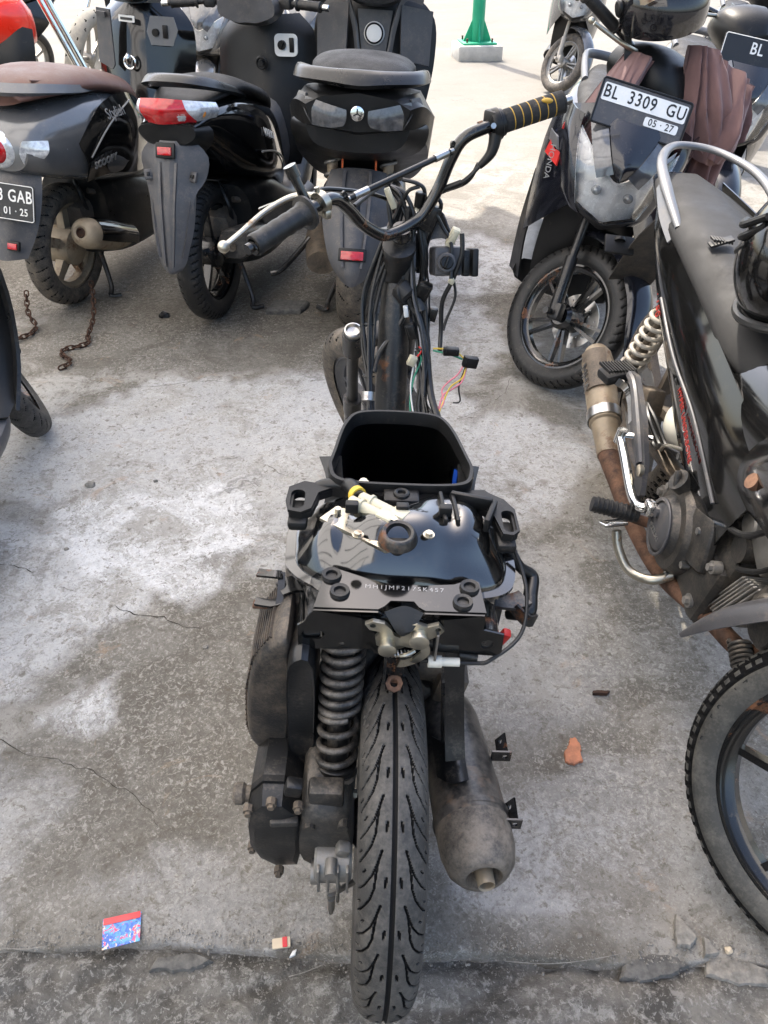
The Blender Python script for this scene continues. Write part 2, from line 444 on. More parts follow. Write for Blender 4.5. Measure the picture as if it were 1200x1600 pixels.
def wheel(parent, c, Rr, W, rim, fn, tm='rubber', rm='black_steel', spokes=5, pair=0, sw=.022, hub=.045, hubw=.1, rimw=None, steer=0, lean=0,
          disc=None, drum=None, nu=240, nv=36, depth=.0035, name='rear_wheel', rot=12, M=None, curve=0, spt=.018, discr=.095):
    rimw = rimw or W * .62
    Mx = M or Matrix.Translation(V(c)) @ Euler((0, R(lean), R(steer))).to_matrix().to_4x4()
    g = G(); hw = rimw / 2
    g.lathe([(-hw, rim + .006), (-hw, rim - .004), (-hw + .012, rim - .012), (-hw + .016, rim - .022), (hw - .016, rim - .022), (hw - .012, rim - .012), (hw, rim - .004),
             (hw, rim + .006), (hw - .01, rim + .002), (-hw + .01, rim + .002)], n=64, closed=True)
    g.lathe([(-hubw / 2, .012), (-hubw / 2, hub * .7), (-hubw / 2 + .012, hub), (hubw / 2 - .012, hub), (hubw / 2, hub * .7), (hubw / 2, .012)], n=32)
    for k in range(spokes):
        for o in ((-1, 1) if pair else (0,)):
            a = R(rot + 360 * k / spokes); u = V((0, math.cos(a), math.sin(a))); t = V((0, -math.sin(a), math.cos(a)))
            p0 = u * hub * .85 + t * o * pair * .35; p1 = u * (rim - .018) + t * (o * pair + curve)
            pm = (p0 + p1) / 2 + t * (curve * .1)
            g.strip([p0, pm, p1], (1, 0, 0), (spt * 1.7, spt * 1.1), sw, 3)
    o = obj(name, g, rm, parent, M=Mx, ang=40)
    ty = obj('tyre', tyre_mesh(Rr, W, rim - .004, fn, nu, nv, depth), [tm, 'groove_black'] if fn else tm, o, ang=60)
    if disc:
        g = G(); sx = disc; pol = circ(0, 0, discr, 48); hs = [circ(0, 0, discr * .55, 30)]
        for k in range(20):
            q = 2 * math.pi * k / 20; hs.append(circ((discr * (.72 + .12 * (k % 3 - 1) * .9)) * math.cos(q), (discr * (.72 + .12 * (k % 3 - 1) * .9)) * math.sin(q), .0035, 8))
        g.plate(pol, .004, lambda x, y, z: V((sx + z, x, y)), hs)
        for k in range(5):
            q = 2 * math.pi * k / 5; g.strip([(sx + .002, .03 * math.cos(q), .03 * math.sin(q)), (sx + .002, discr * .6 * math.cos(q), discr * .6 * math.sin(q))], (0, -math.sin(q), math.cos(q)), .014, .004, 0)
        obj('brake_disc', g, 'steel', o)
    return o
# ---------------------------------------------------------------- ground
BLOBS = [  # x, y, rx, ry, weight (+ pale, - dark damp dirt and painted scooter shade)
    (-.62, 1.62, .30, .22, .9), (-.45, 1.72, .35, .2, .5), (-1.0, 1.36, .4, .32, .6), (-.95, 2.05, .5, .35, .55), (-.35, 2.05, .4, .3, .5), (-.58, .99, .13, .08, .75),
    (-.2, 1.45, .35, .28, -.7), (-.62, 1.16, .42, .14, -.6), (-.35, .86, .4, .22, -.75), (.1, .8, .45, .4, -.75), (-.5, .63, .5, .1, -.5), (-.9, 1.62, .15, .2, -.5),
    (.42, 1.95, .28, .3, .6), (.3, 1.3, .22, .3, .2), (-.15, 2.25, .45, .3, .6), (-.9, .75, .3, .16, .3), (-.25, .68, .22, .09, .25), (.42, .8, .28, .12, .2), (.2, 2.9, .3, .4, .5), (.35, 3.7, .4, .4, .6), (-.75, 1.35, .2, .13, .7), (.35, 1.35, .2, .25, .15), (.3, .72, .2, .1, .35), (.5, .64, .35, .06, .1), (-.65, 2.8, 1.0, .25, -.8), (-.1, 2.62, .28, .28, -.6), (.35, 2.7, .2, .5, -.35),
    (-.75, 2.4, .25, .1, .5), (-.5, 3.6, 1.7, .75, -1.0), (.45, 1.0, .3, .15, -.3)]  # widest dark blob paints the shade under the back-row scooters into the ground
def edge_y(x): return .556 - .022 * (x + .45) + .016 * noise.noise(V((x * 4, 3.1, 0))) + .008 * noise.noise(V((x * 19, 1.1, 0)))
def ground_material(name, dark):
    m, n, p = newmat(name)
    tc = n('TexCoord').outputs['Object']
    d1 = n('Mix', data_type='VECTOR'); 
    warp = n('TexNoise', i_Vector=tc, i_Scale=3.2, i_Detail=6, i_Roughness=.65).outputs['Color']
    wv = n('VectorMath', operation='SUBTRACT', i_0=warp, i_1=(.5, .5, .5)).outputs[0]
    wv = n('VectorMath', operation='MULTIPLY', i_0=wv, i_1=(.55, .55, 0)).outputs[0]
    pos = n('VectorMath', operation='ADD', i_0=tc, i_1=wv).outputs[0]
    big = n.noise(tc, 1.1, 7, .62, .4); mid = n.noise(tc, 5.5, 7, .72, .6); fine = n.noise(tc, 42, 5, .74, .3); grit = n.noise(tc, 210, 2, .6)
    lich = n.noise(pos, 26, 6, .78, 1.4)
    if dark:
        c = n.mix(n.rng(mid, .42, .6), (.06, .056, .049), (.165, .155, .137))
        c = n.mix(n.rng(n.noise(tc, 2.2, 6, .65, .5), .5, .68, 0, .6), c, (.085, .082, .08))
        c = n.mix(n.rng(fine, .53, .63, 0, .7), c, (.26, .25, .228))
        c = n.mix(n.rng(n.noise(tc, 110, 4, .75, .8), .55, .63, 0, .6), c, (.32, .31, .285))
        c = n.mix(n.rng(grit, .42, .22, 0, .6), c, (.04, .038, .035))
    else:
        gm = n.rng(n.noise(tc, 2.6, 4, .6, .3), .4, .6)
        at = n('Attribute', attribute_name='stain_shade'); sx_ = n('SeparateXYZ', i_0=at.outputs['Vector']); lt, dk = sx_.outputs[0], sx_.outputs[1]
        c = n.mix(n.rng(big, .38, .62), (.2, .184, .155), (.345, .332, .305))
        c = n.mix(n.rng(mid, .46, .57, 0, .85), c, (.13, .118, .097))
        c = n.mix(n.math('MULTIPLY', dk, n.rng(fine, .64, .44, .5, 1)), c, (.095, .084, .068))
        pale = n.math('MULTIPLY', lt, n.rng(n.math('ADD', n.math('MULTIPLY', mid, .55), n.math('MULTIPLY', lich, .45)), .43, .53, .2, 1))
        c = n.mix(pale, c, n.mix(n.rng(fine, .4, .6), (.54, .545, .55), (.74, .74, .735)))
        spk = n.noise(tc, 78, 4, .78, 1.2); sp2 = n.noise(tc, 150, 3, .7, .6)
        wear = n.rng(n.math('ADD', n.math('MULTIPLY', lich, .6), n.math('MULTIPLY', gm, .12)), .3, .42, .15, 1)
        c = n.mix(n.math('MULTIPLY', wear, n.rng(spk, .51, .6, 0, .6)), c, (.42, .4, .355))
        c = n.mix(n.rng(fine, .55, .64, 0, .7), c, (.1, .087, .066))
        c = n.mix(n.rng(spk, .42, .34, 0, .55), c, (.085, .075, .058))
        c = n.mix(n.rng(n.noise(tc, 7, 5, .72, .8), .61, .7, 0, .45), c, (.34, .235, .15))
        c = n.mix(n.rng(sp2, .62, .72, 0, .4), c, (.6, .58, .53))
        c = n.mix(n.rng(sp2, .36, .28, 0, .6), c, (.06, .054, .045))
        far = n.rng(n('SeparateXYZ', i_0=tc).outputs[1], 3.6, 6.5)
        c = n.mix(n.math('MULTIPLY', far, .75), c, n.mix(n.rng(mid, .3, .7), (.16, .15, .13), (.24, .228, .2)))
    # cracks
    cr = n('TexVoronoi', feature='DISTANCE_TO_EDGE', i_Vector=n('VectorMath', operation='ADD', i_0=tc, i_1=n('VectorMath', operation='MULTIPLY', i_0=wv, i_1=(1.1, 1.1, 0)).outputs[0]).outputs[0], i_Scale=.85 if not dark else 2.2).outputs['Distance']
    crk = n.math('MULTIPLY', n.rng(cr, .004, .001), n.rng(big, .5, .6))
    c = n.mix(n.math('MULTIPLY', crk, .5), c, (.05, .046, .04))
    p.inputs['Roughness'].default_value = .9; p.inputs['Specular IOR Level'].default_value = .3
    m.node_tree.links.new(c, p.inputs['Base Color'])
    h = n.math('ADD', n.math('MULTIPLY', fine, .7), n.math('MULTIPLY', grit, .4))
    m.node_tree.links.new(n.bump(h, .9 if dark else .75, .005 if dark else .004), p.inputs['Normal'])
    return m
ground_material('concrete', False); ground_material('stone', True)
def axis_lines(lo, hi, fine_lo, fine_hi, step, grow):
    a = list(np.arange(fine_lo, fine_hi, step)); s = step; x = a[-1]
    while x < hi: s *= grow; x += s; a.append(x)
    s = step; x = a[0]; pre = []
    while x > lo: s *= grow; x -= s; pre.append(x)
    return pre[::-1] + a
xs = axis_lines(-400, 400, -1.6, 1.6, .018, 1.12)
off = [0, .003, .009]
while off[-1] < 900: off.append(off[-1] + (.018 if off[-1] < 2.6 else min(90, .018 * 1.09 ** (len(off) - 144))))
vs = []; fs = []; nx = len(xs)
for k, o in enumerate(off):
    for x in xs:
        e = edge_y(x) if abs(x) < 6 else edge_y(6)
        y = e + o
        z = .006 * noise.noise(V((x * 1.7, y * 1.7, 0))) + .0035 * noise.noise(V((x * 7, y * 7, 4))) + .0014 * noise.noise(V((x * 30, y * 30, 2)))
        z *= 1 if o < 30 else 0
        fall = max(0, 1 - o / .05); z -= .006 * fall * fall
        if k == 0: z = -.06
        vs.append((x, y, z))
for k in range(len(off) - 1):
    for i in range(nx - 1):
        a = k * nx + i; fs.append((a, a + 1, a + nx + 1, a + nx))
me = bpy.data.meshes.new('ground'); me.from_pydata(vs, [], fs)
at_ = me.attributes.new('stain_shade', 'FLOAT_VECTOR', 'POINT'); dat = np.zeros((len(vs), 3))
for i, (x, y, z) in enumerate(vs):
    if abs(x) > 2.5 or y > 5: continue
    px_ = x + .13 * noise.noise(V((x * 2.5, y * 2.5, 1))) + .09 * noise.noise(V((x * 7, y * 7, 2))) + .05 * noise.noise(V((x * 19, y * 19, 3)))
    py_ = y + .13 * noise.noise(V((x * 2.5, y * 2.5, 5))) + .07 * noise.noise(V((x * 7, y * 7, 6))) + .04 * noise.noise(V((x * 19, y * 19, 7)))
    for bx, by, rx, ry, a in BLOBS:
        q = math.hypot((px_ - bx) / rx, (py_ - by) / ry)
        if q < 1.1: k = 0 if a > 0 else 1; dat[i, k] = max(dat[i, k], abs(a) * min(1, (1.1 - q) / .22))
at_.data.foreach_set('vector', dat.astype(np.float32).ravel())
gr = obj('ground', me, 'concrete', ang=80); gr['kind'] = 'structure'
ys = axis_lines(-60, .62, -.1, .62, .012, 1.25); vs = []; fs = []
ys = [y for y in ys if y <= .64]; xs2 = axis_lines(-60, 60, -1.0, 1.0, .012, 1.2); nx = len(xs2)
for y in ys:
    for x in xs2:
        z = -.014 + .014 * noise.noise(V((x * 2.2, y * 9, 7))) + .008 * noise.noise(V((x * 10, y * 26, 1))) + .004 * noise.noise(V((x * 28, y * 40, 5))) + .002 * noise.noise(V((x * 60, y * 60, 3)))
        r = abs(noise.noise(V((x * 1.3 + 4, y * 7 + .4 * noise.noise(V((x * 5, 0, 0))), 9)))); z -= .012 * max(0, 1 - r / .06)
        z -= .012 * max(0, 1 - abs(y - edge_y(x)) / .02)
        vs.append((x, y, z))
for k in range(len(ys) - 1):
    for i in range(nx - 1):
        a = k * nx + i; fs.append((a, a + 1, a + nx + 1, a + nx))
me = bpy.data.meshes.new('stone_kerb'); me.from_pydata(vs, [], fs)
kb = obj('stone_kerb', me, 'stone', ang=80); kb['kind'] = 'structure'

# ---------------------------------------------------------------- unseen roof overhead (casts the shade; sheet made translucent as fill light)
cp = thing('shade_roof', 'unseen roof over the parked scooters, sheet made translucent to fill the shade', 'carport', (-5.2, -4, 0))
CZ = 3.2
out = [(.42, 6.4), (-9, 6.6), (-9, -6), (-1.4, -6), (-.58, -1.1)]
def wav(a, b, n=120): return [(a[0] + (b[0] - a[0]) * k / n + .22 * noise.noise(V((a[0] + k * .11, a[1], 0))) + .12 * noise.noise(V((a[0] + k * .37, a[1], 3))), a[1] + (b[1] - a[1]) * k / n + .34 * noise.noise(V((a[1] + k * .11, 5, 0))) + .2 * noise.noise(V((a[1] + k * .37, 5, 2))) + .1 * noise.noise(V((k * .9, 5, 2)))) for k in range(n)]  # roof edge made ragged so its cast shade ends irregularly
me = bpy.data.meshes.new('roof_sheet'); pts = [p for i in range(len(out)) for p in wav(out[i], out[(i + 1) % len(out)])]
me.from_pydata([(x + 5.2, y + 4, CZ) for x, y in pts], [], [list(range(len(pts)))])
obj('roof_sheet', me, 'canopy_sheet', cp)
for i, (x, y) in enumerate([(-5.2, -4), (-5.2, 5.2), (-2.2, -4)]):
    g = G(); g.cyl((x + 5.2, y + 4, 0), (x + 5.2, y + 4, CZ), .05, 20); obj('post', g, 'canopy_metal', cp)
for y in (-4, -2.4, -.8, .6, 2.1, 3.6, 5.2):  # beams of the unseen roof, added to streak reflections in glossy black
    g = G(); g.box(((-5.2 if y < 0 else -4.4) + 5.2, y + 4, CZ - .065), (7.2 if y < 0 else 9, .08, .12)); g2 = obj('beam', g, 'canopy_metal', cp)

# ---------------------------------------------------------------- cracks filled with dirt
mat('crack_dirt', (.035, .03, .024), .95, var=.4, vs=60, spec=.1)
def ground_z(x, y): return .006 * noise.noise(V((x * 1.7, y * 1.7, 0))) + .0035 * noise.noise(V((x * 7, y * 7, 4))) + .0014 * noise.noise(V((x * 30, y * 30, 2)))
def crack_line(pts, w, seed):
    rn = random.Random(seed); P = spl([(x, y, 0) for x, y in pts], 14); L = []; Rt = []
    g = G(); prev = None
    for i, p in enumerate(P):
        t = i / (len(P) - 1); d = (P[min(i + 1, len(P) - 1)] - P[max(i - 1, 0)]).normalized(); nrm = V((-d.y, d.x, 0))
        c = p + nrm * .02 * noise.noise(V((p.x * 11, p.y * 11, seed))) + nrm * .008 * noise.noise(V((p.x * 45, p.y * 45, seed)))
        ww = w * (.15 + .9 * rn.random()) * (1 if noise.noise(V((p.x * 6, p.y * 6, seed + 9))) > -.12 else .03) * min(1, 5 * t + .1, 5 * (1 - t) + .1)
        a = c + nrm * ww; b = c - nrm * ww
        cur = [g.bm.verts.new((q.x, q.y, ground_z(q.x, q.y) + .0012)) for q in (a, b)]
        if prev: g.f((prev[0], prev[1], cur[1], cur[0]))
        prev = cur
    return obj('crack', g, 'crack_dirt', gr, smooth=False)
for i, (pts, w_) in enumerate([([(-1.25, 1.6), (-.98, 1.5), (-.78, 1.4), (-.6, 1.33), (-.42, 1.27)], .0035), ([(-.72, 1.9), (-.5, 2.0), (-.38, 1.97), (-.22, 1.88)], .002), ([(-.95, 1.0), (-.7, .93), (-.5, .85), (-.42, .77)], .0022), ([(.2, 2.2), (.38, 2.35), (.5, 2.6), (.52, 2.95)], .002),
                               ([(.2, 1.5), (.34, 1.62), (.5, 1.6)], .0018), ([(.25, 1.05), (.33, .9), (.5, .86)], .0015), ([(-.3, 2.35), (-.55, 2.5), (-.95, 2.45)], .002), ([(-1.3, .9), (-1.0, .95), (-.8, .9)], .0018), ([(.3, 3.5), (.6, 3.7), (.9, 3.6)], .003), ([(.25, 4.9), (.8, 5.3), (1.3, 5.2), (2.2, 5.6)], .006), ([(.9, 6.5), (1.2, 7.2), (1.9, 7.4)], .006)]):
    crack_line(pts, w_ * .42, i * 3.7 + 1)
# ---------------------------------------------------------------- the stripped scooter in the middle
S = thing('stripped_scooter', 'stripped scooter without seat or body panels, fuel tank and bare handlebar exposed', 'scooter', (-.010, .634, 0), 0, 2.8)
def loft(g, st, nr=5, ns=5, cap=True):
    rs = [spl([V((x, y, z)) for x, z in pts], nr, True) for y, pts in st]
    if len(rs) > 1 and ns: rs = list(zip(*[spl(c, ns) for c in zip(*rs)]))
    return g.rings(rs, cap=cap)
wheel(S, (0, 0, .259), .259, .09, .178, tread_main, 'tread_rubber', 'alloy_dark', nu=1750, nv=150, depth=.0042, spokes=6)
RK = R(26.5); SY = 1.34; STE = R(36); SAX = V((0, -math.sin(RK), math.cos(RK)))
SM = Matrix.Translation((0, SY, 0)) @ Matrix.Rotation(STE, 4, SAX) @ Matrix.Translation((0, -SY, 0))
def sv(*p): return SM @ V(p)
wheel(S, None, .25, .08, .178, tread_slant(.05, .6), 'rubber_dirty', 'plastic_grey', spokes=5, pair=.02, sw=.012, name='front_wheel', disc=-.055, discr=.085,
      M=SM @ Matrix.Translation((0, 1.256, .25)))
for sx in (-1, 1):
    g = G(); g.tube([sv(.088 * sx, 1.256, .25), sv(.088 * sx, 1.19, .37)], .021, 16, 0); g.tube([sv(.088 * sx, 1.21, .335), sv(.088 * sx, 1.09, .575)], .0145, 16, 0)
    g.cyl(sv(.088 * sx, 1.215, .325), sv(.088 * sx, 1.19, .375), .024, 16); g.cyl(sv(.088 * sx, 1.1, .555), sv(.088 * sx, 1.07, .615), .025, 16)
    fk = obj('fork_leg', g, 'dusty_black', S)
    g = G(); g.lathe([(0, .021), (.012, .021), (.014, .017), (.006, .014), (.004, .001)], sv(.088 * sx, 1.07, .615), SAX, 20); obj('fork_cap', g, 'steel', fk)
g = G(); g.box((0, 1.085, .575), (.15, .05, .03), (26, 0, 0), .008); g.xf(SM); obj('triple_clamp', g, 'dusty_black', S)
g = G(); g.lathe([(-.1, .034), (-.085, .03), (.1, .03), (.112, .034), (.125, .034), (.13, .02)], (0, .975, .72), SAX, 24); obj('head_tube', g, 'scuffed_steel', S)
g = G(); g.tube([(0, .955, .74), (0, .93, .66), (0, .885, .52), (0, .82, .36), (0, .76, .26), (0, .64, .22)], [.03, .034, .036, .036, .034, .03], 18); obj('down_tube', g, 'scuffed_steel', S)
for sx in (-1, 1):
    g = G(); g.tube([(.03 * sx, .74, .25), (.09 * sx, .64, .24), (.12 * sx, .5, .32), (.13 * sx, .36, .5), (.128 * sx, .2, .575), (.118 * sx, .06, .615)], .015, 12); obj('frame_rail', g, 'black_steel', S)
# engine and running gear below the tank
g = G(); g.box((.0, .5, .27), (.17, .3, .15), (8, 0, 0), .03); g.box((.05, .3, .3), (.1, .18, .14), (0, 0, 0), .03); g.cyl((.02, .62, .26), (.09, .62, .26), .06)
for k in range(6): g.box((0, .66 + k * .012, .3), (.13, .005, .12), (10, 0, 0), .002)
obj('engine', g, 'engine_dirty', S)
g = G()
arc = [(0, .29 * math.cos(R(a)), .259 + .29 * math.sin(R(a))) for a in range(-8, 66, 8)]
g.strip(arc, (1, 0, 0), .105, .004, 3); obj('inner_fender', g, 'plastic_dusty', S)
g = G(); g.tube([(-.02, .2, .47), (-.06, .12, .46), (-.075, .06, .4)], .02, 10); g.tube([(.05, .16, .46), (.08, .14, .43), (.07, .2, .36)], .016, 10); obj('breather_hose', g, 'plastic_dusty', S)
g = G(); g.cyl((.045, .16, .45), (.11, .15, .45), .028, 20); g.box((.09, .15, .43), (.05, .07, .06), (0, 10, 0), .01); obj('carburettor', g, 'engine_dirty', S)
# storage bucket
base = [(-.055, .45), (.045, .45), (.078, .42), (.1, .33), (.104, .29), (.085, .258), (.0, .252), (-.085, .258), (-.104, .29), (-.1, .33), (-.085, .415)]
def brg(k, z, dz=0): return [V((p.x * k, .352 + (p.y - .352) * k + max(0, .7 - z) * .55, z)) for p in spl([(x, y, 0) for x, y in base], 6, True)]
g = G(); g.rings([brg(1.0, .665), brg(1.03, .69), brg(1.035, .714), brg(1.02, .722), brg(.975, .722), brg(.958, .714), brg(.95, .7)], cap=False)
g.rings([brg(1.0, .665), brg(.98, .5), brg(.88, .36), brg(.02, .355)], cap=False)
bk = obj('storage_bucket', g, 'plastic', S, ang=30)
g = G(); g.rings([brg(.95, .701), brg(.935, .66), brg(.9, .5), brg(.82, .38), brg(.3, .37), brg(.02, .37)], cap=False); obj('bucket_lining', g, 'deep_black', bk)
g = G(); g.patch([[(.0905, .372, .685), (.0935, .352, .69)], [(.0885, .368, .6), (.0925, .345, .6)]], .0008, 2, 2); obj('sticker', g, 'blue_print', bk)
# flange round the bucket
g = G(); g.patch([[(-.125, .36, .69), (-.11, .3, .688), (-.112, .262, .668)], [(-.09, .35, .7), (-.085, .27, .7), (-.086, .24, .672)]], .004, 3, 4)
g.patch([[(.125, .35, .69), (.112, .29, .688), (.114, .25, .668)], [(.09, .34, .7), (.086, .262, .7), (.086, .232, .672)]], .004, 3, 4)
g.patch([[(-.09, .262, .7), (0, .252, .7), (.09, .256, .7)], [(-.09, .246, .67), (0, .238, .668), (.09, .24, .668)]], .004, 3, 6)
obj('bucket_flange', g, 'plastic', bk)
TSH = Matrix.Translation((0, -.052, .045)) @ Matrix.Diagonal((.99, 1, 1, 1))
def tobj(*a, **k):
    o = obj(*a, **k); o.data.transform(TSH); return o
# seat tray behind the bucket
g = G()
po = [(-.118, .305), (-.09, .303), (.1, .303), (.122, .305), (.128, .298), (.148, .284), (.161, .262), (.162, .216), (.152, .206), (.138, .208), (.128, .255), (.108, .272), (.06, .288), (.04, .279), (-.03, .282),
      (-.045, .292), (-.1, .296), (-.118, .285), (-.126, .248), (-.14, .238), (-.158, .242), (-.163, .262), (-.161, .295), (-.14, .31)]
hl = [rrect(.017, .048, .008, .148, .236), rrect(.019, .044, .009, -.145, .268)]
g.plate(po, .011, lambda x, y, z: V((x, y + .012, .647 + z)), hl)
g.plate(po, .004, lambda x, y, z: V((x * 1.01, .282 + (y - .27) * 1.015, .6585 + z)), [rrect(.018, .046, .008, .149, .2355), rrect(.02, .042, .009, -.1465, .2675)])
tr = tobj('seat_tray', g, 'plastic', S, ang=30)
for hx, hy in ((.146, .236), (-.146, .268)):
    g = G(); g.box((hx, hy, .642), (.028, .056, .016), (0, 0, 0), .006); tobj('tray_cup', g, 'plastic', tr)
g = G()
g.box((.0, .288, .665), (.052, .03, .012), (0, 0, 0), .004); g.ring((.0, .288, .672), (0, 0, 1), .0085, .0035)
for x, y, a in ((.058, .262, 4), (.075, .262, 4)): g.box((x, y, .664), (.006, .065, .022), (0, 0, a), .002)
g.box((.1, .283, .668), (.06, .008, .02), (0, 0, -14), .002); tobj('tray_rib', g, 'plastic', tr); g = G(); g.box((.125, .255, .664), (.008, .05, .022), (0, 0, -20), .002); tobj('tray_rib', g, 'plastic', tr)
for x in (-.07, .0, .06):
    g = G(); g.box((x, .248, .676), (.018, .012, .016), (0, 0, 0), .002); tobj('tray_clip', g, 'plastic', tr)
# fuel tank
tb = spl([(-.15, .25, 0), (-.148, .3, 0), (-.12, .34, 0), (-.05, .345, 0), (.05, .345, 0), (.125, .345, 0), (.15, .28, 0), (.152, .215, 0), (.13, .178, 0), (.06, .166, 0), (-.03, .165, 0), (-.1, .178, 0), (-.142, .21, 0)], 8, True)
def tank_z(x, y, s):
    z = .598 + .082 * (1 - s ** 2.6)
    ga = lambda cx, cy, rx, ry: math.exp(-((x - cx) / rx) ** 2 - ((y - cy) / ry) ** 2)
    w_ = 1 - s ** 6
    z += w_ * (-.012 * ga(-.078, .215, .02, .06) + .014 * ga(-.112, .24, .03, .05) + .018 * ga(.105, .265, .035, .05) - .01 * ga(.064, .215, .02, .06) - .018 * ga(-.03, .285, .07, .035) - .014 * ga(.11, .19, .05, .018))
    return z
rs = []
for k in range(27):
    s = 1 - k / 26.5; rs.append([V((p.x * s, .252 + (p.y - .252) * s, tank_z(p.x * s, .252 + (p.y - .252) * s, s))) for p in tb])
low = [[V((p.x * k, .252 + (p.y - .252) * k, z)) for p in tb] for k, z in ((.8, .47), (.97, .5), (1.0, .585), (1.09, .588), (1.09, .5935), (1.0, .596))]
g = G(); g.rings(low + rs); tk = tobj('fuel_tank', g, 'tank_black', S, ang=50)
FN = V((-.006, .2, .667))
g = G(); g.lathe([(-.006, .027), (.0, .0258), (.003, .0242), (.006, .0232), (.008, .022), (.0088, .0205), (.008, .017), (.0, .0155), (-.03, .015)], FN, (0, -.1, 1), 36, cap=False)
tobj('filler_neck', g, 'scuffed_steel', tk)
g = G(); g.cyl(FN + V((0, 0, -.006)), FN + V((0, 0, -.0055)), .0172, 24); tobj('filler_void', g, 'deep_black', tk)
g = G()
PM = fmat((-.052, .226, .652), (.075, -.052, 0), (.05, .06, .0))
g.plate([(-.062, -.02), (.05, -.02), (.058, -.008), (.05, .02), (-.03, .028), (-.06, .012)], .005, lambda x, y, z: PM @ V((x, y, z)), [rrect(.05, .012, .005, .0, -.006), circ(-.045, 0, .005, 10)])
for x, y in ((-.05, .006), (.045, -.01), (-.02, .024)): g.cyl(PM @ V((x, y, .004)), PM @ V((x, y, .012)), .005, 6)
tobj('pump_plate', g, 'zinc', tk)
g = G(); g.cyl(PM @ V((-.0, .03, .0)), PM @ V((0, .03, .012)), .026, 24, bev=.003); tobj('fuel_pump', g, 'plastic', tk)
for x, y, L, r in ((-.012, .023, .06, .0085), (-.005, .038, .065, .009)):
    g = G(); g.cyl(PM @ V((x - .03, y, .019)), PM @ V((x + L - .03, y, .017)), r, 14, bev=.002); g.box((x + L - .028, y, .017), (.024, r * 2.4, r * 2.1), (0, 0, 0), .002, PM); g.cyl(PM @ V((x - .012, y, .019)), PM @ V((x - .008, y, .019)), r * 1.25, 14)
    tobj('connector', g, 'cream_plastic', tk)
g = G(); g.tube([PM @ V((-.075, .055, .012)), PM @ V((-.06, .05, .02)), PM @ V((-.035, .035, .02))], [.008, .011, .01], 12); g.tube([(-.13, .31, .63), (-.12, .32, .655), (-.085, .315, .665), PM @ V((-.075, .055, .015))], .009, 12); tobj('fuel_hose', g, 'cable', tk)
g = G(); g.cyl(PM @ V((-.045, .04, .02)), PM @ V((-.037, .037, .021)), .0125, 16); tobj('hose_clip', g, 'wire_yellow', tk)
for x, y in ((-.055, .318), (-.012, .225), (.06, .262), (.035, .2), (-.06, .197)):
    g = G(); z = tank_z(x, y, .4); g.cyl((x, y, z), (x, y, z + .006), .0055, 6); g.cyl((x, y, z), (x, y, z + .002), .008, 14); tobj('bolt', g, 'zinc', tk)
# rear bracket
g = G()
F1 = frame((0, .09, .668), (1, 0, 0), (0, 1, 0))
top = [(-.112, -.036), (-.1, .034), (-.088, .038), (-.045, .02), (-.02, .012), (.03, .01), (.07, .014), (.095, .026), (.104, .02), (.108, -.036), (.03, -.036), (.022, -.03), (.016, -.02), (-.014, -.02), (-.022, -.03), (-.03, -.036)]
nx_ = [circ(-.092, .022, .007, 12), circ(-.08, -.008, .007, 12), circ(.09, .008, .007, 12), circ(.079, -.02, .007, 12)]
g.plate(top, .003, lambda x, y, z: F1(x, y, z - .002 - .0 * abs(x)), nx_)
F2 = frame((0, .053, .667), (1, 0, 0), (0, .06, -1))
face = [(-.112, 0), (-.03, 0), (-.022, .006), (-.015, .014), (.015, .014), (.022, .006), (.03, 0), (.106, 0), (.108, .028), (.136, .036), (.138, .072), (.13, .08), (.04, .074), (.034, .084), (-.03, .084), (-.036, .074), (-.122, .077), (-.133, .07), (-.133, .03), (-.125, .024)]
g.plate(face, .003, lambda x, y, z: F2(x, y, -z), [rrect(.03, .016, .007, -.113, .048), rrect(.017, .018, .008, .116, .056), rrect(.018, .006, .003, .038, .012), rrect(.018, .006, .003, -.042, .012)])
g.patch([[(-.112, .054, .667), (-.1, .128, .667)], [(-.124, .056, .638), (-.128, .15, .63)], [(-.132, .06, .6), (-.14, .18, .59)]], .003, 3, 2)
g.patch([[(.106, .054, .667), (.103, .11, .667)], [(.112, .056, .638), (.12, .14, .63)], [(.118, .06, .6), (.135, .17, .59)]], .003, 3, 2)
rb = obj('rear_bracket', g, 'clean_black', S, ang=25)
for x, y in ((-.092, .022), (-.08, -.008), (.09, .008), (.079, -.02)):
    g = G(); g.lathe([(0, .0075), (.004, .008), (.005, .0125), (0, .0135), (-.002, .012)], F1(x, y, .001), (0, 0, 1), 22, cap=False); g.cyl(F1(x, y, -.004), F1(x, y, .001), .0075, 16); obj('grommet', g, 'rubber', rb)
text('frame_number', 'MH1JMF217SK457', .0105, 'ink_grey', rb, fmat(F1(.004, .003, .0012), (1, -.03, 0), (.03, 1, 0)), .0002, 1.35)
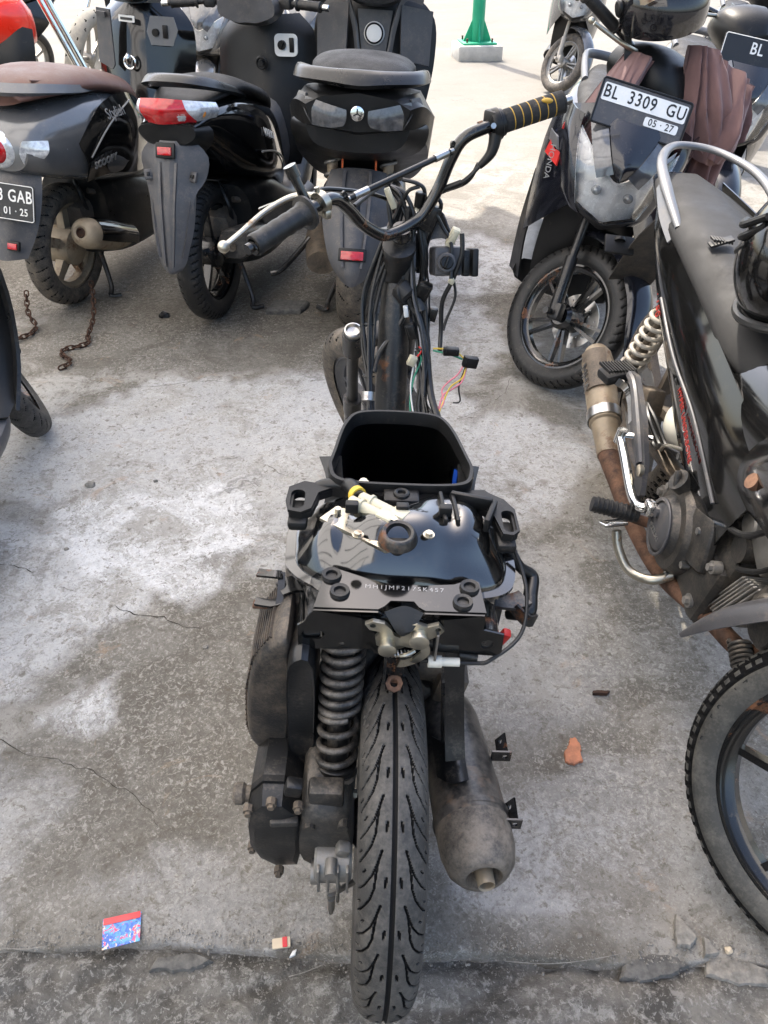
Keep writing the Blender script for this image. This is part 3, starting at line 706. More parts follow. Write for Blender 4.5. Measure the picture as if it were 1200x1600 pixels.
# seat latch
FL = frame((.004, .05, .632), (1, 0, 0), (0, .06, -1)); LZ = lambda x, y, z: FL(x, y, -z)
g = G()
pl = [(-.05, -.02), (-.04, -.026), (-.025, -.022), (-.016, -.012), (-.012, .0), (-.004, .004), (.002, -.004), (-.002, -.012), (.004, -.02), (.016, -.024), (.03, -.018), (.044, -.024), (.052, -.012), (.046, -.002), (.034, .006), (.03, .018), (.018, .026), (.004, .022), (-.006, .028), (-.022, .03), (-.034, .02), (-.036, .006), (-.03, -.006), (-.044, -.01)]
g.plate(pl, .006, LZ, [circ(-.04, -.018, .004, 10), circ(.044, -.014, .004, 10)])
lt = obj('seat_latch', g, 'zinc', rb, ang=25)
for x, y, r in ((-.02, .014, .012), (.02, -.004, .013)):
    g = G(); g.lathe([(0, r * .8), (.012, r * .8), (.013, r), (.0165, r), (.0178, r * .8), (.0178, .0005)], LZ(x, y, .004), LZ(0, 0, 1) - LZ(0, 0, 0), 24); obj('latch_pin', g, 'zinc', rb)
g = G(); g.patch([[LZ(-.026, -.034, -.004), LZ(0, -.04, -.01), LZ(.024, -.034, -.004)], [LZ(-.01, -.012, .01), LZ(0, -.014, .012), LZ(.01, -.014, .01)], [LZ(-.003, .002, .004), LZ(0, .002, .005), LZ(.003, 0, .004)]], .003, 3, 4); obj('latch_flap', g, 'rubber', rb)
g = G(); g.strip([LZ(.026, .005, .012), LZ(.03, .02, .014), LZ(.022, .034, .014), LZ(.016, .044, .012)], (1, 0, .3), .012, .004); g.strip([LZ(.016, .042, .01), LZ(.004, .046, .012), LZ(-.004, .044, .014)], (0, 0, 1), .014, .005, 2); g.tube([LZ(-.012, .034, .01), LZ(.004, .024, .018), LZ(.016, .022, .012)], .003, 8); obj('latch_lever', g, 'zinc', rb)
g = G(); g.coil(LZ(-.018, .03, .012), LZ(.01, .026, .014), .004, .0013, 6, 12, 6); obj('latch_spring', g, 'steel', rb)
g = G(); g.strip([LZ(.044, -.01, .006), LZ(.044, .05, .006)], (0, 1, 0), .014, .003, 0); obj('cable_stop', g, 'steel', rb)
g = G(); g.cyl(LZ(.036, .048, .008), LZ(.054, .048, .008), .0085, 12); g.cyl(LZ(.054, .048, .008), LZ(.078, .048, .008), .0062, 12); obj('cable_adjuster', g, 'white_plastic', rb)
g = G(); g.tube([LZ(.018, .04, .012), LZ(.05, .048, .008), LZ(.1, .052, .006), (.125, .05, .585), (.168, .085, .6), (.178, .14, .63), (.165, .2, .655)], .0028, 8); obj('latch_cable', g, 'cable', S)
g = G(); g.strip([(-.003, .05, .59), (-.003, .045, .54)], (1, 0, 0), .024, .004, 0); g.strip([(-.003, .06, .545), (-.003, .03, .54)], (1, 0, 0), .024, .004, 0); g.box((-.017, .045, .575), (.004, .02, .06), (0, 0, 0)); hb = obj('tail_lamp_bracket', g, 'black_steel', S)
g = G(); g.lathe([(0, .001), (0, .012), (.006, .012), (.007, .006), (.0, .005)], (-.003, .038, .543), (0, -.5, 1), 8); obj('bolt', g, 'rust', hb)
# shock absorber
a, b = V((-.079, .012, .375)), V((-.072, .085, .6))
g = G(); g.cyl(a, b, .017, 16); d = (b - a).normalized(); L = (b - a).length
g.lathe([(0, .027), (.006, .03), (.014, .03), (.018, .024)], a + d * .002, d, 26); g.lathe([(-.02, .026), (0, .026), (.02, .02)], b, d, 22)
g.cyl(a + d * .1, a + d * .19, .023, 18)
sh = obj('shock_absorber', g, 'dusty_black', S)
g = G(); g.coil(a + d * .016, a + d * .105, .026, .0052, 3.6, 28, 10); g.coil(a + d * .105, b - d * .005, .0265, .0052, 7.5, 28, 10); obj('spring', g, 'spring_black', sh)
g = G(); g.lathe([(0, .026), (.002, .031), (.01, .031), (.012, .026)], a - d * .006, d, 28); obj('spring_seat', g, 'steel', sh)
g = G(); g.box(tuple(a - d * .03), (.03, .024, .05), (0, 0, 0), .006); g.cyl(a - d * .04 + V((-.034, 0, 0)), a - d * .04 + V((.034, 0, 0)), .007, 6); g.cyl(a - d * .04 + V((-.024, 0, 0)), a - d * .04 + V((.024, 0, 0)), .0115, 16); obj('shock_mount', g, 'zinc', sh)
# air cleaner
g = G()
def sc(pts, k, cx=-.17, cz=.47): return [(cx + (x - cx) * k, cz + (z - cz) * k) for x, z in pts]
ac = [(-.145, .6), (-.17, .592), (-.195, .55), (-.209, .48), (-.213, .4), (-.206, .362), (-.19, .345), (-.16, .34), (-.15, .4), (-.146, .5)]
loft(g, [(.055, sc(ac, .8)), (.06, sc(ac, .93)), (.075, sc(ac, 1)), (.12, sc(ac, 1.0)), (.16, sc(ac, .9)), (.18, sc(ac, .6))], 5, 4)
for k in range(34):
    t = k / 33; i = t * 5; q = int(min(4, i)); u = i - q
    p = ac[1 + q]; r = ac[2 + q]; x = p[0] + (r[0] - p[0]) * u; z = p[1] + (r[1] - p[1]) * u
    g.box((x - .001, .12, z), (.006, .1, .003), (0, 30, 0))
ak = obj('air_cleaner', g, 'plastic_dusty', S)
g = G(); ic = [(-.112, .58), (-.143, .585), (-.15, .5), (-.15, .34), (-.143, .322), (-.118, .325), (-.112, .4)]
loft(g, [(.035, sc(ic, .86, -.13, .45)), (.042, sc(ic, 1, -.13, .45)), (.14, sc(ic, 1, -.13, .45)), (.2, sc(ic, .9, -.13, .45))], 4, 3)
g.box((-.135, .03, .32), (.022, .02, .05), (0, 0, 0), .004)
obj('air_cleaner_case', g, 'dusty_black', S)
g = G(); g.tube([(-.13, .2, .52), (-.06, .23, .5), (.0, .26, .48)], .025, 14); obj('intake_duct', g, 'plastic', S)
# transmission
g = G()
tc_ = [(-.198, .37), (-.205, .33), (-.205, .27), (-.19, .225), (-.165, .2), (-.13, .205), (-.122, .26), (-.125, .36), (-.15, .395), (-.18, .395)]
def s2(k, dz=0, k2=None): return [(-.16 + (x + .16) * (k2 or k), .3 + (z - .3) * k + dz) for x, z in tc_]
g.rings([[V((x, y, z)) for x, z in s2(k, dz, k2)] for y, k, dz, k2 in ((-.056, .6, .0, .7), (-.05, .84, 0, .9), (-.03, .95, 0, .97), (.0, 1, 0, 1), (.12, .98, -.01, .97), (.2, .85, -.02, .8), (.28, .7, -.03, .6))])
ts = obj('transmission_case', g, 'dusty_black', S, ang=28)
g = G(); rs_ = [[V((x, y, z)) for x, z in s2(1.03, 0, 1.0)] for y in (-.022, -.012)]; g.rings(rs_); obj('case_flange', g, 'plastic', ts)
for x, y, z in ((-.199, -.045, .36), (-.2, -.04, .25), (-.16, -.058, .215), (-.128, -.05, .38), (-.165, -.05, .388)):
    g = G(); g.cyl((x, y + .006, z), (x, y - .004, z), .0075, 8); g.cyl((x, y - .003, z), (x, y - .009, z), .005, 6); obj('case_bolt', g, 'engine_dirty', ts)
g = G(); g.box((-.135, -.035, .405), (.024, .02, .024), (0, 12, 0), .004); obj('case_lug', g, 'dusty_black', ts)
g = G(); g.cyl((-.21, -.01, .345), (-.19, -.01, .345), .012, 14, bev=.003); g.cyl((-.226, -.01, .345), (-.208, -.01, .345), .016, 16, bev=.004); obj('kick_shaft', g, 'rubber_dirty', ts)
g = G(); loft(g, [(-.058, [(-.122, .34), (-.122, .25), (-.06, .24), (-.058, .33), (-.09, .36)]), (-.03, [(-.124, .37), (-.124, .22), (-.056, .21), (-.054, .36), (-.09, .385)]), (.08, [(-.124, .38), (-.124, .21), (-.056, .2), (-.054, .36), (-.09, .4)]), (.3, [(-.12, .36), (-.12, .2), (-.04, .2), (-.04, .34), (-.08, .38)])], 4, 4)
for x, z in ((-.112, .345), (-.065, .35)): g.cyl((x, -.064, z), (x, -.04, z), .008, 8)
g.box((-.09, -.03, .385), (.05, .03, .04), (0, 0, 0), .006); g.box((-.148, -.055, .35), (.04, .012, .012), (0, 0, 4), .003)
obj('gear_case', g, 'alloy_dark', S)
g = G(); g.cyl((-.105, -.062, .26), (-.05, -.062, .26), .03, 20, bev=.004); g.box((-.085, -.07, .235), (.04, .02, .03), (0, 0, 0), .006); g.cyl((-.11, -.07, .24), (-.1, -.07, .24), .018, 12)
for k in range(4): g.box((-.098 + k * .014, -.088, .255), (.004, .012, .06), (0, 0, 0), .001)
g.cyl((-.08, -.075, .285), (-.08, -.1, .285), .009, 10); g.box((-.064, -.066, .3), (.02, .02, .02), (0, 20, 0), .005); obj('brake_drum_boss', g, 'alloy', S)
g = G(); g.cyl((-.07, -.068, .22), (-.07, -.062, .13), .003, 8); g.strip([(-.085, -.065, .16), (-.07, -.062, .165), (-.045, -.05, .17)], (0, 0, 1), .012, .005, 2); g.cyl((-.08, -.066, .15), (-.08, -.066, .115), .0065, 10); g.cyl((-.08, -.066, .118), (-.08, -.066, .1), .0042, 8); obj('brake_arm', g, 'steel', S)
# muffler
ax0, ax1 = V((.104, .215, .273)), V((.135, -.088, .298)); dm = (ax1 - ax0).normalized()
g = G(); g.lathe([(-.025, .026), (-.01, .034), (.012, .044), (.04, .05), (.12, .0535), (.225, .0565), (.228, .0578), (.234, .0578), (.238, .0568), (.244, .0566)], ax0, dm, 48, cap=False)
mf = obj('muffler', g, 'muffler_black', S, ang=50)
g = G(); g.lathe([(.243, .0567), (.28, .0555), (.305, .049), (.318, .038), (.3225, .032), (.322, .027), (.312, .0225), (.3, .02), (.3, .001)], ax0, dm, 48, cap=False); obj('end_cap', g, 'muffler_end', mf, ang=50)
g = G(); g.lathe([(.226, .0585), (.231, .0592), (.236, .0585)], ax0, dm, 48, cap=False); obj('weld_seam', g, 'muffler_black', mf)
g = G(); e = ax0 + dm * .302; g.lathe([(0, .018), (.004, .0135), (.028, .0125), (.031, .0118), (.029, .0098), (.003, .0095)], e + V((.002, 0, -.002)), dm, 24, cap=False); g.cyl(e + dm * .004, e + dm * .0045, .0098); obj('tail_pipe', g, 'tan_paint', mf)
g = G(); g.patch([[(.07, .115, .322), (.083, .09, .345), (.1, .085, .352), (.115, .09, .348)], [(.075, .035, .33), (.09, .015, .348), (.105, .012, .355), (.12, .02, .35)]], .003, 4, 5); g.strip([(.086, .098, .6), (.084, .088, .53), (.094, .07, .42), (.1, .045, .362)], (1, .1, 0), .03, .005); g.box((.074, .07, .45), (.004, .02, .22), (14, -6, 0)); g.cyl((.09, .09, .55), (.115, .085, .55), .009, 14); obj('muffler_hanger', g, 'dusty_black', mf)
for y, z in ((-.012, .318), (.105, .315)):
    g = G(); g.plate([(-.016, -.012), (.018, -.012), (.018, .012), (-.016, .012)], .003, frame((.183, y, z), (0, 1, 0), (.6, 0, 1)), [circ(.008, 0, .004, 10)]); g.plate([(-.02, -.012), (.012, -.012), (.012, .012), (-.02, .012)], .003, frame((.186, y - .016, z - .002), (1, 0, 0), (0, 0, 1)), [circ(.002, 0, .0045, 10)]); obj('shield_bracket', g, 'black_steel', mf)
g = G(); g.tube([ax0 - dm * .015, (.1, .3, .24), (.07, .42, .17), (.03, .58, .15), (.02, .66, .2)], .016, 14); obj('exhaust_pipe', g, 'rust', S)
# side lugs and loose harness on the rail
g = G(); g.strip([(-.125, .17, .6), (-.15, .16, .605), (-.168, .15, .603)], (0, 1, 0), .03, .005, 2); g.strip([(-.165, .168, .615), (-.178, .166, .618), (-.2, .17, .616)], (0, 1, 0), .014, .004, 2); g.strip([(-.165, .135, .595), (-.178, .132, .593), (-.2, .135, .594)], (0, 1, 0), .014, .004, 2); g.strip([(-.166, .172, .616), (-.165, .15, .604), (-.166, .13, .594)], (1, 0, 0), .01, .005, 2); pb = obj('passenger_peg_bracket', g, 'black_steel', S)
g = G(); g.box((-.193, .135, .588), (.022, .014, .006), (0, 0, 0), .002); obj('rust_patch', g, 'rust', pb)
g = G(); g.strip([(.13, .15, .6), (.165, .15, .595), (.185, .16, .595)], (0, 1, 0), .03, .005, 2); g.strip([(.165, .14, .595), (.185, .13, .58), (.2, .14, .57)], (0, 0, 1), .02, .004, 2); obj('passenger_peg_bracket', g, 'scuffed_steel', S)
g = G(); g.patch([[(-.155, .33, .6), (-.168, .26, .6), (-.16, .18, .585), (-.13, .09, .575)], [(-.15, .33, .62), (-.165, .26, .62), (-.155, .19, .6), (-.125, .12, .59)], [(-.14, .33, .605), (-.15, .27, .6), (-.135, .19, .592), (-.1, .13, .588)]], .004, 3, 5); obj('tank_skirt', g, 'plastic_dusty', S)
g = G(); g.patch([[(.155, .33, .6), (.168, .26, .6), (.16, .18, .585), (.135, .09, .575)], [(.15, .33, .62), (.163, .26, .615), (.155, .19, .6), (.125, .12, .59)], [(.14, .33, .605), (.15, .27, .6), (.135, .19, .592), (.1, .13, .588)]], .004, 3, 5)
obj('tank_skirt', g, 'plastic_dusty', S)
g = G(); g.tube([(.07, .21, .667), (.11, .225, .672), (.15, .21, .66), (.178, .2, .62), (.2, .2, .6), (.195, .17, .59), (.19, .145, .58), (.165, .16, .56)], [.006, .0065, .007, .008, .01, .011, .01, .008], 10); g.tube([(.03, .235, .675), (.07, .225, .674), (.12, .235, .675), (.155, .22, .66)], .0055, 10); obj('wiring_loom', g, 'cable', S)
g = G(); g.box((.148, .1, .575), (.012, .014, .03), (10, 20, 0), .003); obj('red_connector', g, 'red_plastic', S)
# handlebar
def bar(sx): return [(.338 * sx, .80, 1.0), (.25 * sx, .825, 1.003), (.185 * sx, .845, 1.003), (.145 * sx, .86, .995), (.118 * sx, .872, .965), (.09 * sx, .885, .92), (.05 * sx, .895, .88), (.02 * sx, .9, .87)]
g = G(); pts = [sv(*p) for p in bar(-1)] + [sv(*p) for p in reversed(bar(1))]; g.tube(pts, .0115, 16, 6); g.lathe([(0, .02), (.012, .022), (.024, .018)], sv(0, .912, .85), SAX, 24); hbj = obj('handlebar', g, 'black_steel', S)
g = G(); g.tube([sv(-.115, .858, .985), sv(.11, .858, .985)], .0055, 10, 0); obj('cross_brace', g, 'cable', hbj)
for sx in (-1, 1):
    g = G(); g.cyl(sv(.075 * sx, .858, .985), sv(.105 * sx, .858, .985), .007, 12); g.cyl(sv(.105 * sx, .858, .985), sv(.118 * sx, .858, .985), .0045, 10); obj('brace_end', g, 'steel', hbj)
    g = G(); g.plate(rrect(.028, .03, .012), .005, lambda x, y, z, sx=sx: SM @ V((.122 * sx + x * .4, .86 + z, .985 + y)), [circ(0, .004, .005, 10)]); obj('brace_lug', g, 'black_steel', hbj)
gl = lambda t, q=0: sv(-.215 - t * .12, .8365 - t * .034, 1.003) 
dg = (gl(1) - gl(0)).normalized()
g = G(); pr = [(-.004, .014), (-.004, .029), (.001, .03), (.004, .022), (.012, .0185)]
for k in range(9): pr += [(.016 + k * .0115, .0182), (.021 + k * .0115, .0176 if k % 2 else .0186)]
pr += [(.12, .019), (.124, .017), (.124, .012)]
g.lathe(pr, gl(0), dg, 28, cap=False); obj('grip', g, 'rubber', hbj, label='ribbed black rubber grip')
g = G(); g.cyl(gl(0) + dg * .12, gl(0) + dg * .138, .009, 14); obj('bar_end', g, 'black_steel', hbj)
g = G(); g.lathe([(-.007, .0125), (-.007, .02), (.007, .02), (.007, .0125)], sv(-.176, .848, 1.003), dg, 24); g.box(tuple(sv(-.176, .873, 1.005)), (.016, .026, .018), (0, 0, 36), .004); g.box(tuple(sv(-.176, .838, .985)), (.014, .016, .016), (0, 0, 36), .004); g.cyl(sv(-.176, .85, 1.022), sv(-.176, .85, 1.03), .005, 6); obj('lever_clamp', g, 'zinc', hbj)
g = G(); g.tube([sv(-.165, .885, 1.004), sv(-.2, .912, 1.01), sv(-.26, .906, 1.008), sv(-.32, .882, 1.002), sv(-.362, .862, 1.0)], [.008, .0075, .0065, .0062, .0062], 12, 6, flat=.75); g.ell(sv(-.366, .86, 1.0), (.0105, .0105, .0105), 14, 8); obj('brake_lever', g, 'zinc', hbj)
g = G(); g.cyl(sv(-.197, .855, 1.0), sv(-.205, .865, 1.06), .0085, 14); g.cyl(sv(-.204, .864, 1.055), sv(-.2065, .8665, 1.075), .0115, 16); g.box(tuple(sv(-.2, .862, 1.005)), (.03, .03, .025), (0, 0, 36), .004); g.strip([sv(-.18, .9, .995), sv(-.22, .935, .99), sv(-.25, .955, .985)], (0, 0, 1), .03, .01, 3); obj('mirror_boss', g, 'black_steel', hbj)
gr_ = lambda t: sv(.222 + t * .118, .8345 - t * .0345, 1.003); dr = (gr_(1) - gr_(0)).normalized()
g = G(); pr = [(0, .012), (0, .0195)]
for k in range(7): pr += [(.004 + k * .0166, .0205), (.015 + k * .0166, .0205), (.0158 + k * .0166, .0193), (.0172 + k * .0166, .0193)]
pr += [(.121, .0205), (.122, .012)]
g.lathe(pr, gr_(0), dr, 30, cap=False); gp = obj('grip', g, 'grip_foam', hbj, label='black foam grip with yellow ring lines')
for k in range(6):
    g = G(); g.ring(gr_(0) + dr * (.0165 + k * .0166), dr, .0196, .0011, 30, 6); obj('yellow_ring', g, 'ink_gold', gp)
g = G(); q = gr_(0) + dr * .084 + V((0, -.0148, .0148)); g.ell(q, (.011, .005, .005), 12, 6, M=None); obj('grip_mark', g, 'ink_gold', gp)
g = G(); g.cyl(gr_(0) + dr * .12, gr_(0) + dr * .138, .0085, 16); obj('bar_end', g, 'steel', hbj)
g = G(); g.lathe([(-.004, .0125), (-.004, .025), (.002, .028), (.012, .028), (.014, .025), (.02, .024), (.021, .0125)], gr_(0) - dr * .022, dr, 30)
g.box(tuple(gr_(0) - dr * .026 + V((-.0, 0, .012))), (.018, .03, .03), (0, 0, 36), .005); g.tube([gr_(0) - dr * .014 + V((0, -.012, -.015)), gr_(0) - dr * .016 + V((-.004, -.02, -.045)), gr_(0) - dr * .03 + V((-.012, -.022, -.066))], [.013, .01, .006], 12); obj('throttle_housing', g, 'plastic', hbj)
g = G(); g.cyl(gr_(0) - dr * .024 + V((0, -.024, .004)), gr_(0) - dr * .024 + V((0, -.03, .006)), .005, 10); obj('screw', g, 'steel', hbj)
g = G(); g.tube([sv(.178, .852, 1.0035), sv(.186, .8495, 1.0035)], .0121, 14, 0); obj('rust_patch', g, 'rust', hbj)
T0 = gr_(0) - dr * .03 + V((-.012, -.022, -.066))
g = G()
g.tube([T0, T0 + V((-.03, .0, -.03)), T0 + V((-.08, .02, -.055)), (.07, .94, .93), (.05, .96, .86), (.045, .965, .76)], .0042, 8); g.tube([T0 + V((0, .01, .004)), T0 + V((-.02, .005, -.03)), T0 + V((-.07, .03, -.062)), (.08, .95, .9), (.06, .97, .82), (.05, .965, .72)], .0042, 8)
g.cyl(T0 + V((-.03, 0, -.03)), T0 + V((-.06, .01, -.046)), .0062, 10); obj('throttle_cable', g, 'cable', S)
# ignition switch and harness round the head
g = G(); g.box((.1, .945, .795), (.062, .05, .058), (-18, 0, 12), .007); g.cyl((.098, .92, .8), (.098, .905, .806), .02, 24, bev=.003); ig = obj('ignition_switch', g, 'plastic_grey', S)
g = G(); g.cyl((.098, .912, .803), (.098, .896, .81), .0135, 20, bev=.002); g.box((.098, .894, .811), (.006, .008, .024), (-20, 20, 0), .002); obj('key_knob', g, 'deep_black', ig)
g = G(); g.box((.139, .93, .798), (.014, .02, .052), (-18, 0, 12), .003); g.box((.155, .945, .795), (.014, .05, .056), (-18, 0, 12), .004); g.box((.139, .919, .8), (.01, .006, .03), (-18, 0, 12), .002); obj('shutter_switch', g, 'plastic', ig)
g = G(); g.box((.03, .99, .8), (.05, .06, .08), (-10, 0, 20), .012); g.patch([[(.05, 1.0, .87), (.085, 1.0, .88), (.1, .98, .86)], [(.055, .98, .82), (.09, .98, .83), (.12, .975, .82)]], .003, 3, 3); obj('key_cover', g, 'dusty_black', S)
cabs = [
 ('brake_cable', 'cable', .0042, [sv(-.18, .89, 1.0), sv(-.12, .93, .99), (-.02, .97, .9), (-.035, .95, .82), (-.064, .93, .72), (-.068, .9, .63), (-.052, .84, .56), (-.05, .78, .5), (-.06, .7, .4)]),
 ('brake_cable', 'cable', .0042, [(-.01, .96, .88), (-.045, .94, .8), (-.07, .925, .71), (-.06, .88, .62), (-.045, .83, .56), (-.045, .76, .46), (-.055, .68, .38)]),
 ('speedometer_cable', 'cable', .004, [(-.005, .955, .87), (-.04, .95, .78), (-.06, 1.0, .65), (-.1, 1.08, .5), (-.1, 1.15, .35)]),
 ('main_harness', 'dusty_black', .0075, [(.015, .95, .9), (.02, .935, .82), (.028, .915, .72), (.05, .9, .69), (.07, .875, .63), (.078, .85, .58), (.085, .8, .55), (.1, .74, .52), (.1, .66, .46)]),
 ('main_harness', 'dusty_black', .006, [(.028, .93, .745), (.024, .91, .7), (.0, .9, .65), (-.03, .88, .61), (-.04, .85, .58)]),
 ('switch_wire', 'cable', .0048, [(.125, .925, .86), (.128, .915, .82), (.115, .91, .77), (.098, .91, .72), (.1, .9, .66), (.1, .88, .62)]),
 ('switch_wire', 'cable', .003, [(.115, .93, .77), (.125, .92, .73), (.11, .91, .68), (.105, .9, .66)]),
 ('horn_wire', 'cable', .004, [(.0, .95, .95), (.03, .945, .945), (.045, .945, .93), (.045, .95, .88), (.03, .95, .85), (.02, .93, .78)]),
 ('horn_wire', 'cable', .004, [(.0, .95, .9), (.012, .945, .93), (.034, .945, .94)]),
 ('lamp_wire', 'cable', .0045, [sv(-.1, .88, .96), (-.03, .96, .94), (-.025, .95, .9), (-.012, .935, .84), (.0, .93, .79)]),
 ('lamp_wire', 'cable', .004, [(.055, .94, .9), (.07, .94, .89), (.09, .94, .86), (.105, .93, .84), (.108, .915, .81), (.11, .9, .775)]),
 ('ground_wire', 'wire_green', .0022, [(.05, .88, .62), (.06, .86, .61), (.045, .84, .57), (.04, .8, .53), (.05, .76, .5)]),
 ('ground_wire', 'wire_green', .0022, [(.085, .875, .625), (.11, .865, .625), (.13, .86, .622), (.148, .86, .615)]),
 ('tail_wire', 'wire_pink', .0018, [(.155, .86, .61), (.14, .84, .59), (.12, .83, .575), (.107, .82, .56), (.11, .79, .545), (.085, .76, .53)]),
 ('tail_wire', 'wire_pink', .0018, [(.16, .86, .605), (.15, .83, .58), (.13, .82, .565), (.11, .81, .555), (.1, .78, .54), (.09, .75, .525)]),
 ('tail_wire', 'wire_yellow', .0018, [(.158, .86, .608), (.15, .835, .585), (.125, .82, .57), (.112, .8, .55), (.1, .77, .535), (.09, .75, .52)]),
 ('tail_wire', 'wire_yellow', .0018, [(.085, .875, .63), (.11, .87, .632), (.135, .865, .628), (.15, .86, .618)]),
 ('tail_wire', 'wire_red', .002, [(.055, .88, .63), (.06, .87, .625), (.05, .86, .615)]),
 ('tail_wire', 'cable', .0018, [(.155, .85, .6), (.145, .84, .56), (.15, .83, .53), (.135, .83, .525)]),
 ('sensor_wire', 'cable', .0035, [(.06, .88, .62), (.075, .86, .58), (.07, .82, .54), (.09, .78, .52), (.115, .74, .5)]),
 ('sensor_wire', 'cable', .005, [(.05, .88, .62), (.062, .84, .57), (.058, .8, .53), (.065, .76, .5)]),
 ('sensor_wire', 'wire_white', .0018, [(.045, .86, .6), (.04, .83, .56), (.045, .79, .53), (.055, .75, .5)])]
for nm, mm, r, pts in cabs:
    g = G(); g.tube(pts, r, 8, 6); obj(nm, g, mm, S)
def plug(nm, c, sz, rot, m):
    g = G(); g.box(c, sz, rot, .0025); g.box((c[0], c[1] - .002, c[2] + .004), (sz[0] * .7, sz[1] * 1.1, sz[2] * .7), rot, .002); return obj(nm, g, m, S)
plug('wire_plug', (.122, .86, .632), (.034, .016, .016), (0, 0, 0), 'plastic'); plug('wire_plug', (.165, .855, .612), (.032, .016, .024), (0, 10, 10), 'plastic')
plug('white_plug', (.04, .853, .61), (.018, .014, .022), (0, 20, 0), 'cream_plastic'); plug('white_plug', (.108, .935, .848), (.017, .015, .04), (10, 20, 0), 'cream_plastic')
plug('white_plug', (-.022, .945, .915), (.012, .012, .042), (0, -25, 0), 'cream_plastic'); plug('white_plug', (.112, .905, .768), (.012, .01, .012), (0, 30, 0), 'cream_plastic')
g = G(); g.cyl((.038, .945, .93), (.036, .945, .9), .011, 14, bev=.002); obj('flasher_relay', g, 'deep_black', S)
g = G(); g.cyl((.038, .945, .898), (.036, .945, .893), .0118, 14); obj('relay_band', g, 'zinc', S)
g = G(); g.tube([(.026, .925, .712), (.027, .92, .695)], .009, 10, 0); obj('white_tape', g, 'wire_white', S)
g = G(); g.cyl((.005, .93, .745), (.03, .915, .725), .025, 20, bev=.006); g.box((.02, .93, .765), (.016, .02, .05), (0, 35, 0), .004); g.ring((.018, .918, .735), (.6, -.5, .3), .022, .004); obj('horn', g, 'rubber', S)
g = G(); g.box((.022, .9, .7), (.01, .01, .025), (0, -10, 0), .002); obj('horn_terminal', g, 'plate_white', S)
g = G(); g.cyl((-.05, .79, .545), (-.05, .8, .56), .014, 16); obj('cable_guide', g, 'steel', S)
rnd = random.Random(5)
routes = [[(.0, .955, .9), (-.02, .94, .82), (-.045, .92, .72), (-.05, .88, .62), (-.045, .82, .54), (-.03, .74, .42)],
          [(.02, .95, .9), (.015, .935, .82), (.03, .91, .73), (.055, .885, .64), (.06, .84, .57), (.065, .76, .48)],
          [(.04, .955, .88), (.06, .94, .8), (.065, .92, .72), (.075, .88, .63), (.075, .82, .55), (.09, .74, .47)],
          [(-.03, .97, .93), (.0, .95, .91), (.02, .94, .86), (.01, .93, .78), (.02, .915, .7)]]
for k in range(17):
    rt = routes[k % 4]; j = .012 if k < 12 else .02
    off = V((rnd.uniform(-j, j), rnd.uniform(-j, j) * .5, 0))
    pts = [V(p) + off + V((rnd.uniform(-.007, .007), rnd.uniform(-.006, .004), rnd.uniform(-.01, .01))) for p in rt]
    g = G(); g.tube(pts, rnd.choice((.0022, .003, .0036, .0045)), 7, 5); obj('loom_wire', g, rnd.choice(('cable', 'cable', 'dusty_black', 'cable', 'grey_wire')), S)
for c, sz, rot in (((.055, .915, .74), (.03, .02, .04), (10, 20, 0)), ((-.02, .95, .83), (.028, .03, .05), (0, -15, 10)), ((.06, .95, .88), (.026, .024, .05), (0, 20, 0)), ((.035, .89, .66), (.02, .016, .035), (0, -20, 0)), ((.08, .915, .69), (.018, .016, .03), (0, 10, 0))):
    plug('wire_boot', c, sz, rot, 'dusty_black')
g = G(); g.tube([(.03, .925, .73), (.045, .915, .72), (.055, .905, .7)], .012, 10); obj('tape_wrap', g, 'dusty_black', S)
for x, y, z, a in ((-.055, .905, .665, 0), (.06, .88, .625, 10), (-.052, .85, .57, 0)):
    g = G(); g.ring((x, y, z), (0, .4, 1), .012, .0018, 14, 6); obj('cable_tie', g, 'cable', S)
mat('tyre_side', (.05, .049, .044), .6, dust=.5, dcol=(.17, .16, .135), var=.2, up=.1, bump=.15, bs=300)
# ---------------------------------------------------------------- black underbone motorcycle on the right
def steer_m(y0, rake, ang):
    ax = V((0, -math.sin(R(rake)), math.cos(R(rake))))
    return Matrix.Translation((0, y0, 0)) @ Matrix.Rotation(R(ang), 4, ax) @ Matrix.Translation((0, -y0, 0))
K = thing('underbone_motorcycle', 'dusty black underbone motorcycle with rusty exhaust, silver grab rail and wide seat', 'motorcycle', (.725, 1.86, 0), 178.3, -7)
wheel(K, (0, 0, .285), .285, .085, .216, tread_block, 'rubber_dirty', 'engine_dirty', spokes=5, nu=380, nv=34, depth=.006, disc=.05)
KM = steer_m(1.345, 25, 40)
fw = wheel(K, None, .28, .07, .214, tread_block, 'tyre_side', 'black_steel', spokes=6, pair=.0, sw=.013, name='front_wheel', disc=.06, discr=.11, M=KM @ Matrix.Translation((0, 1.232, .28)), nu=420, nv=40, depth=.0045, rimw=.05, rot=20)
for i, ch in enumerate('2.50-17'):
    a = R(200 - i * 5.2); r = .243
    text('tyre_lettering', ch, .021, 'rubber', fw, Matrix.Translation((.0335, r * math.cos(a), r * math.sin(a))) @ Matrix.Rotation(a - R(90), 4, 'X') @ fmat((0, 0, 0), (0, 1, 0), (.25, 0, 1)), .0012)
g = G()
for sx in (-1, 1):
    g2 = G(); g2.tube([(.09 * sx, 1.27, .28), (.09 * sx, 1.2, .45)], .024, 14, 0); g2.tube([(.09 * sx, 1.2, .42), (.09 * sx, 1.07, .72)], .016, 14, 0); g2.xf(KM); obj('fork_leg', g2, 'alloy_dark', K)
rr = lambda a, r, x=0: (x, 1.232 + r * math.cos(R(a)), .28 + r * math.sin(R(a)))
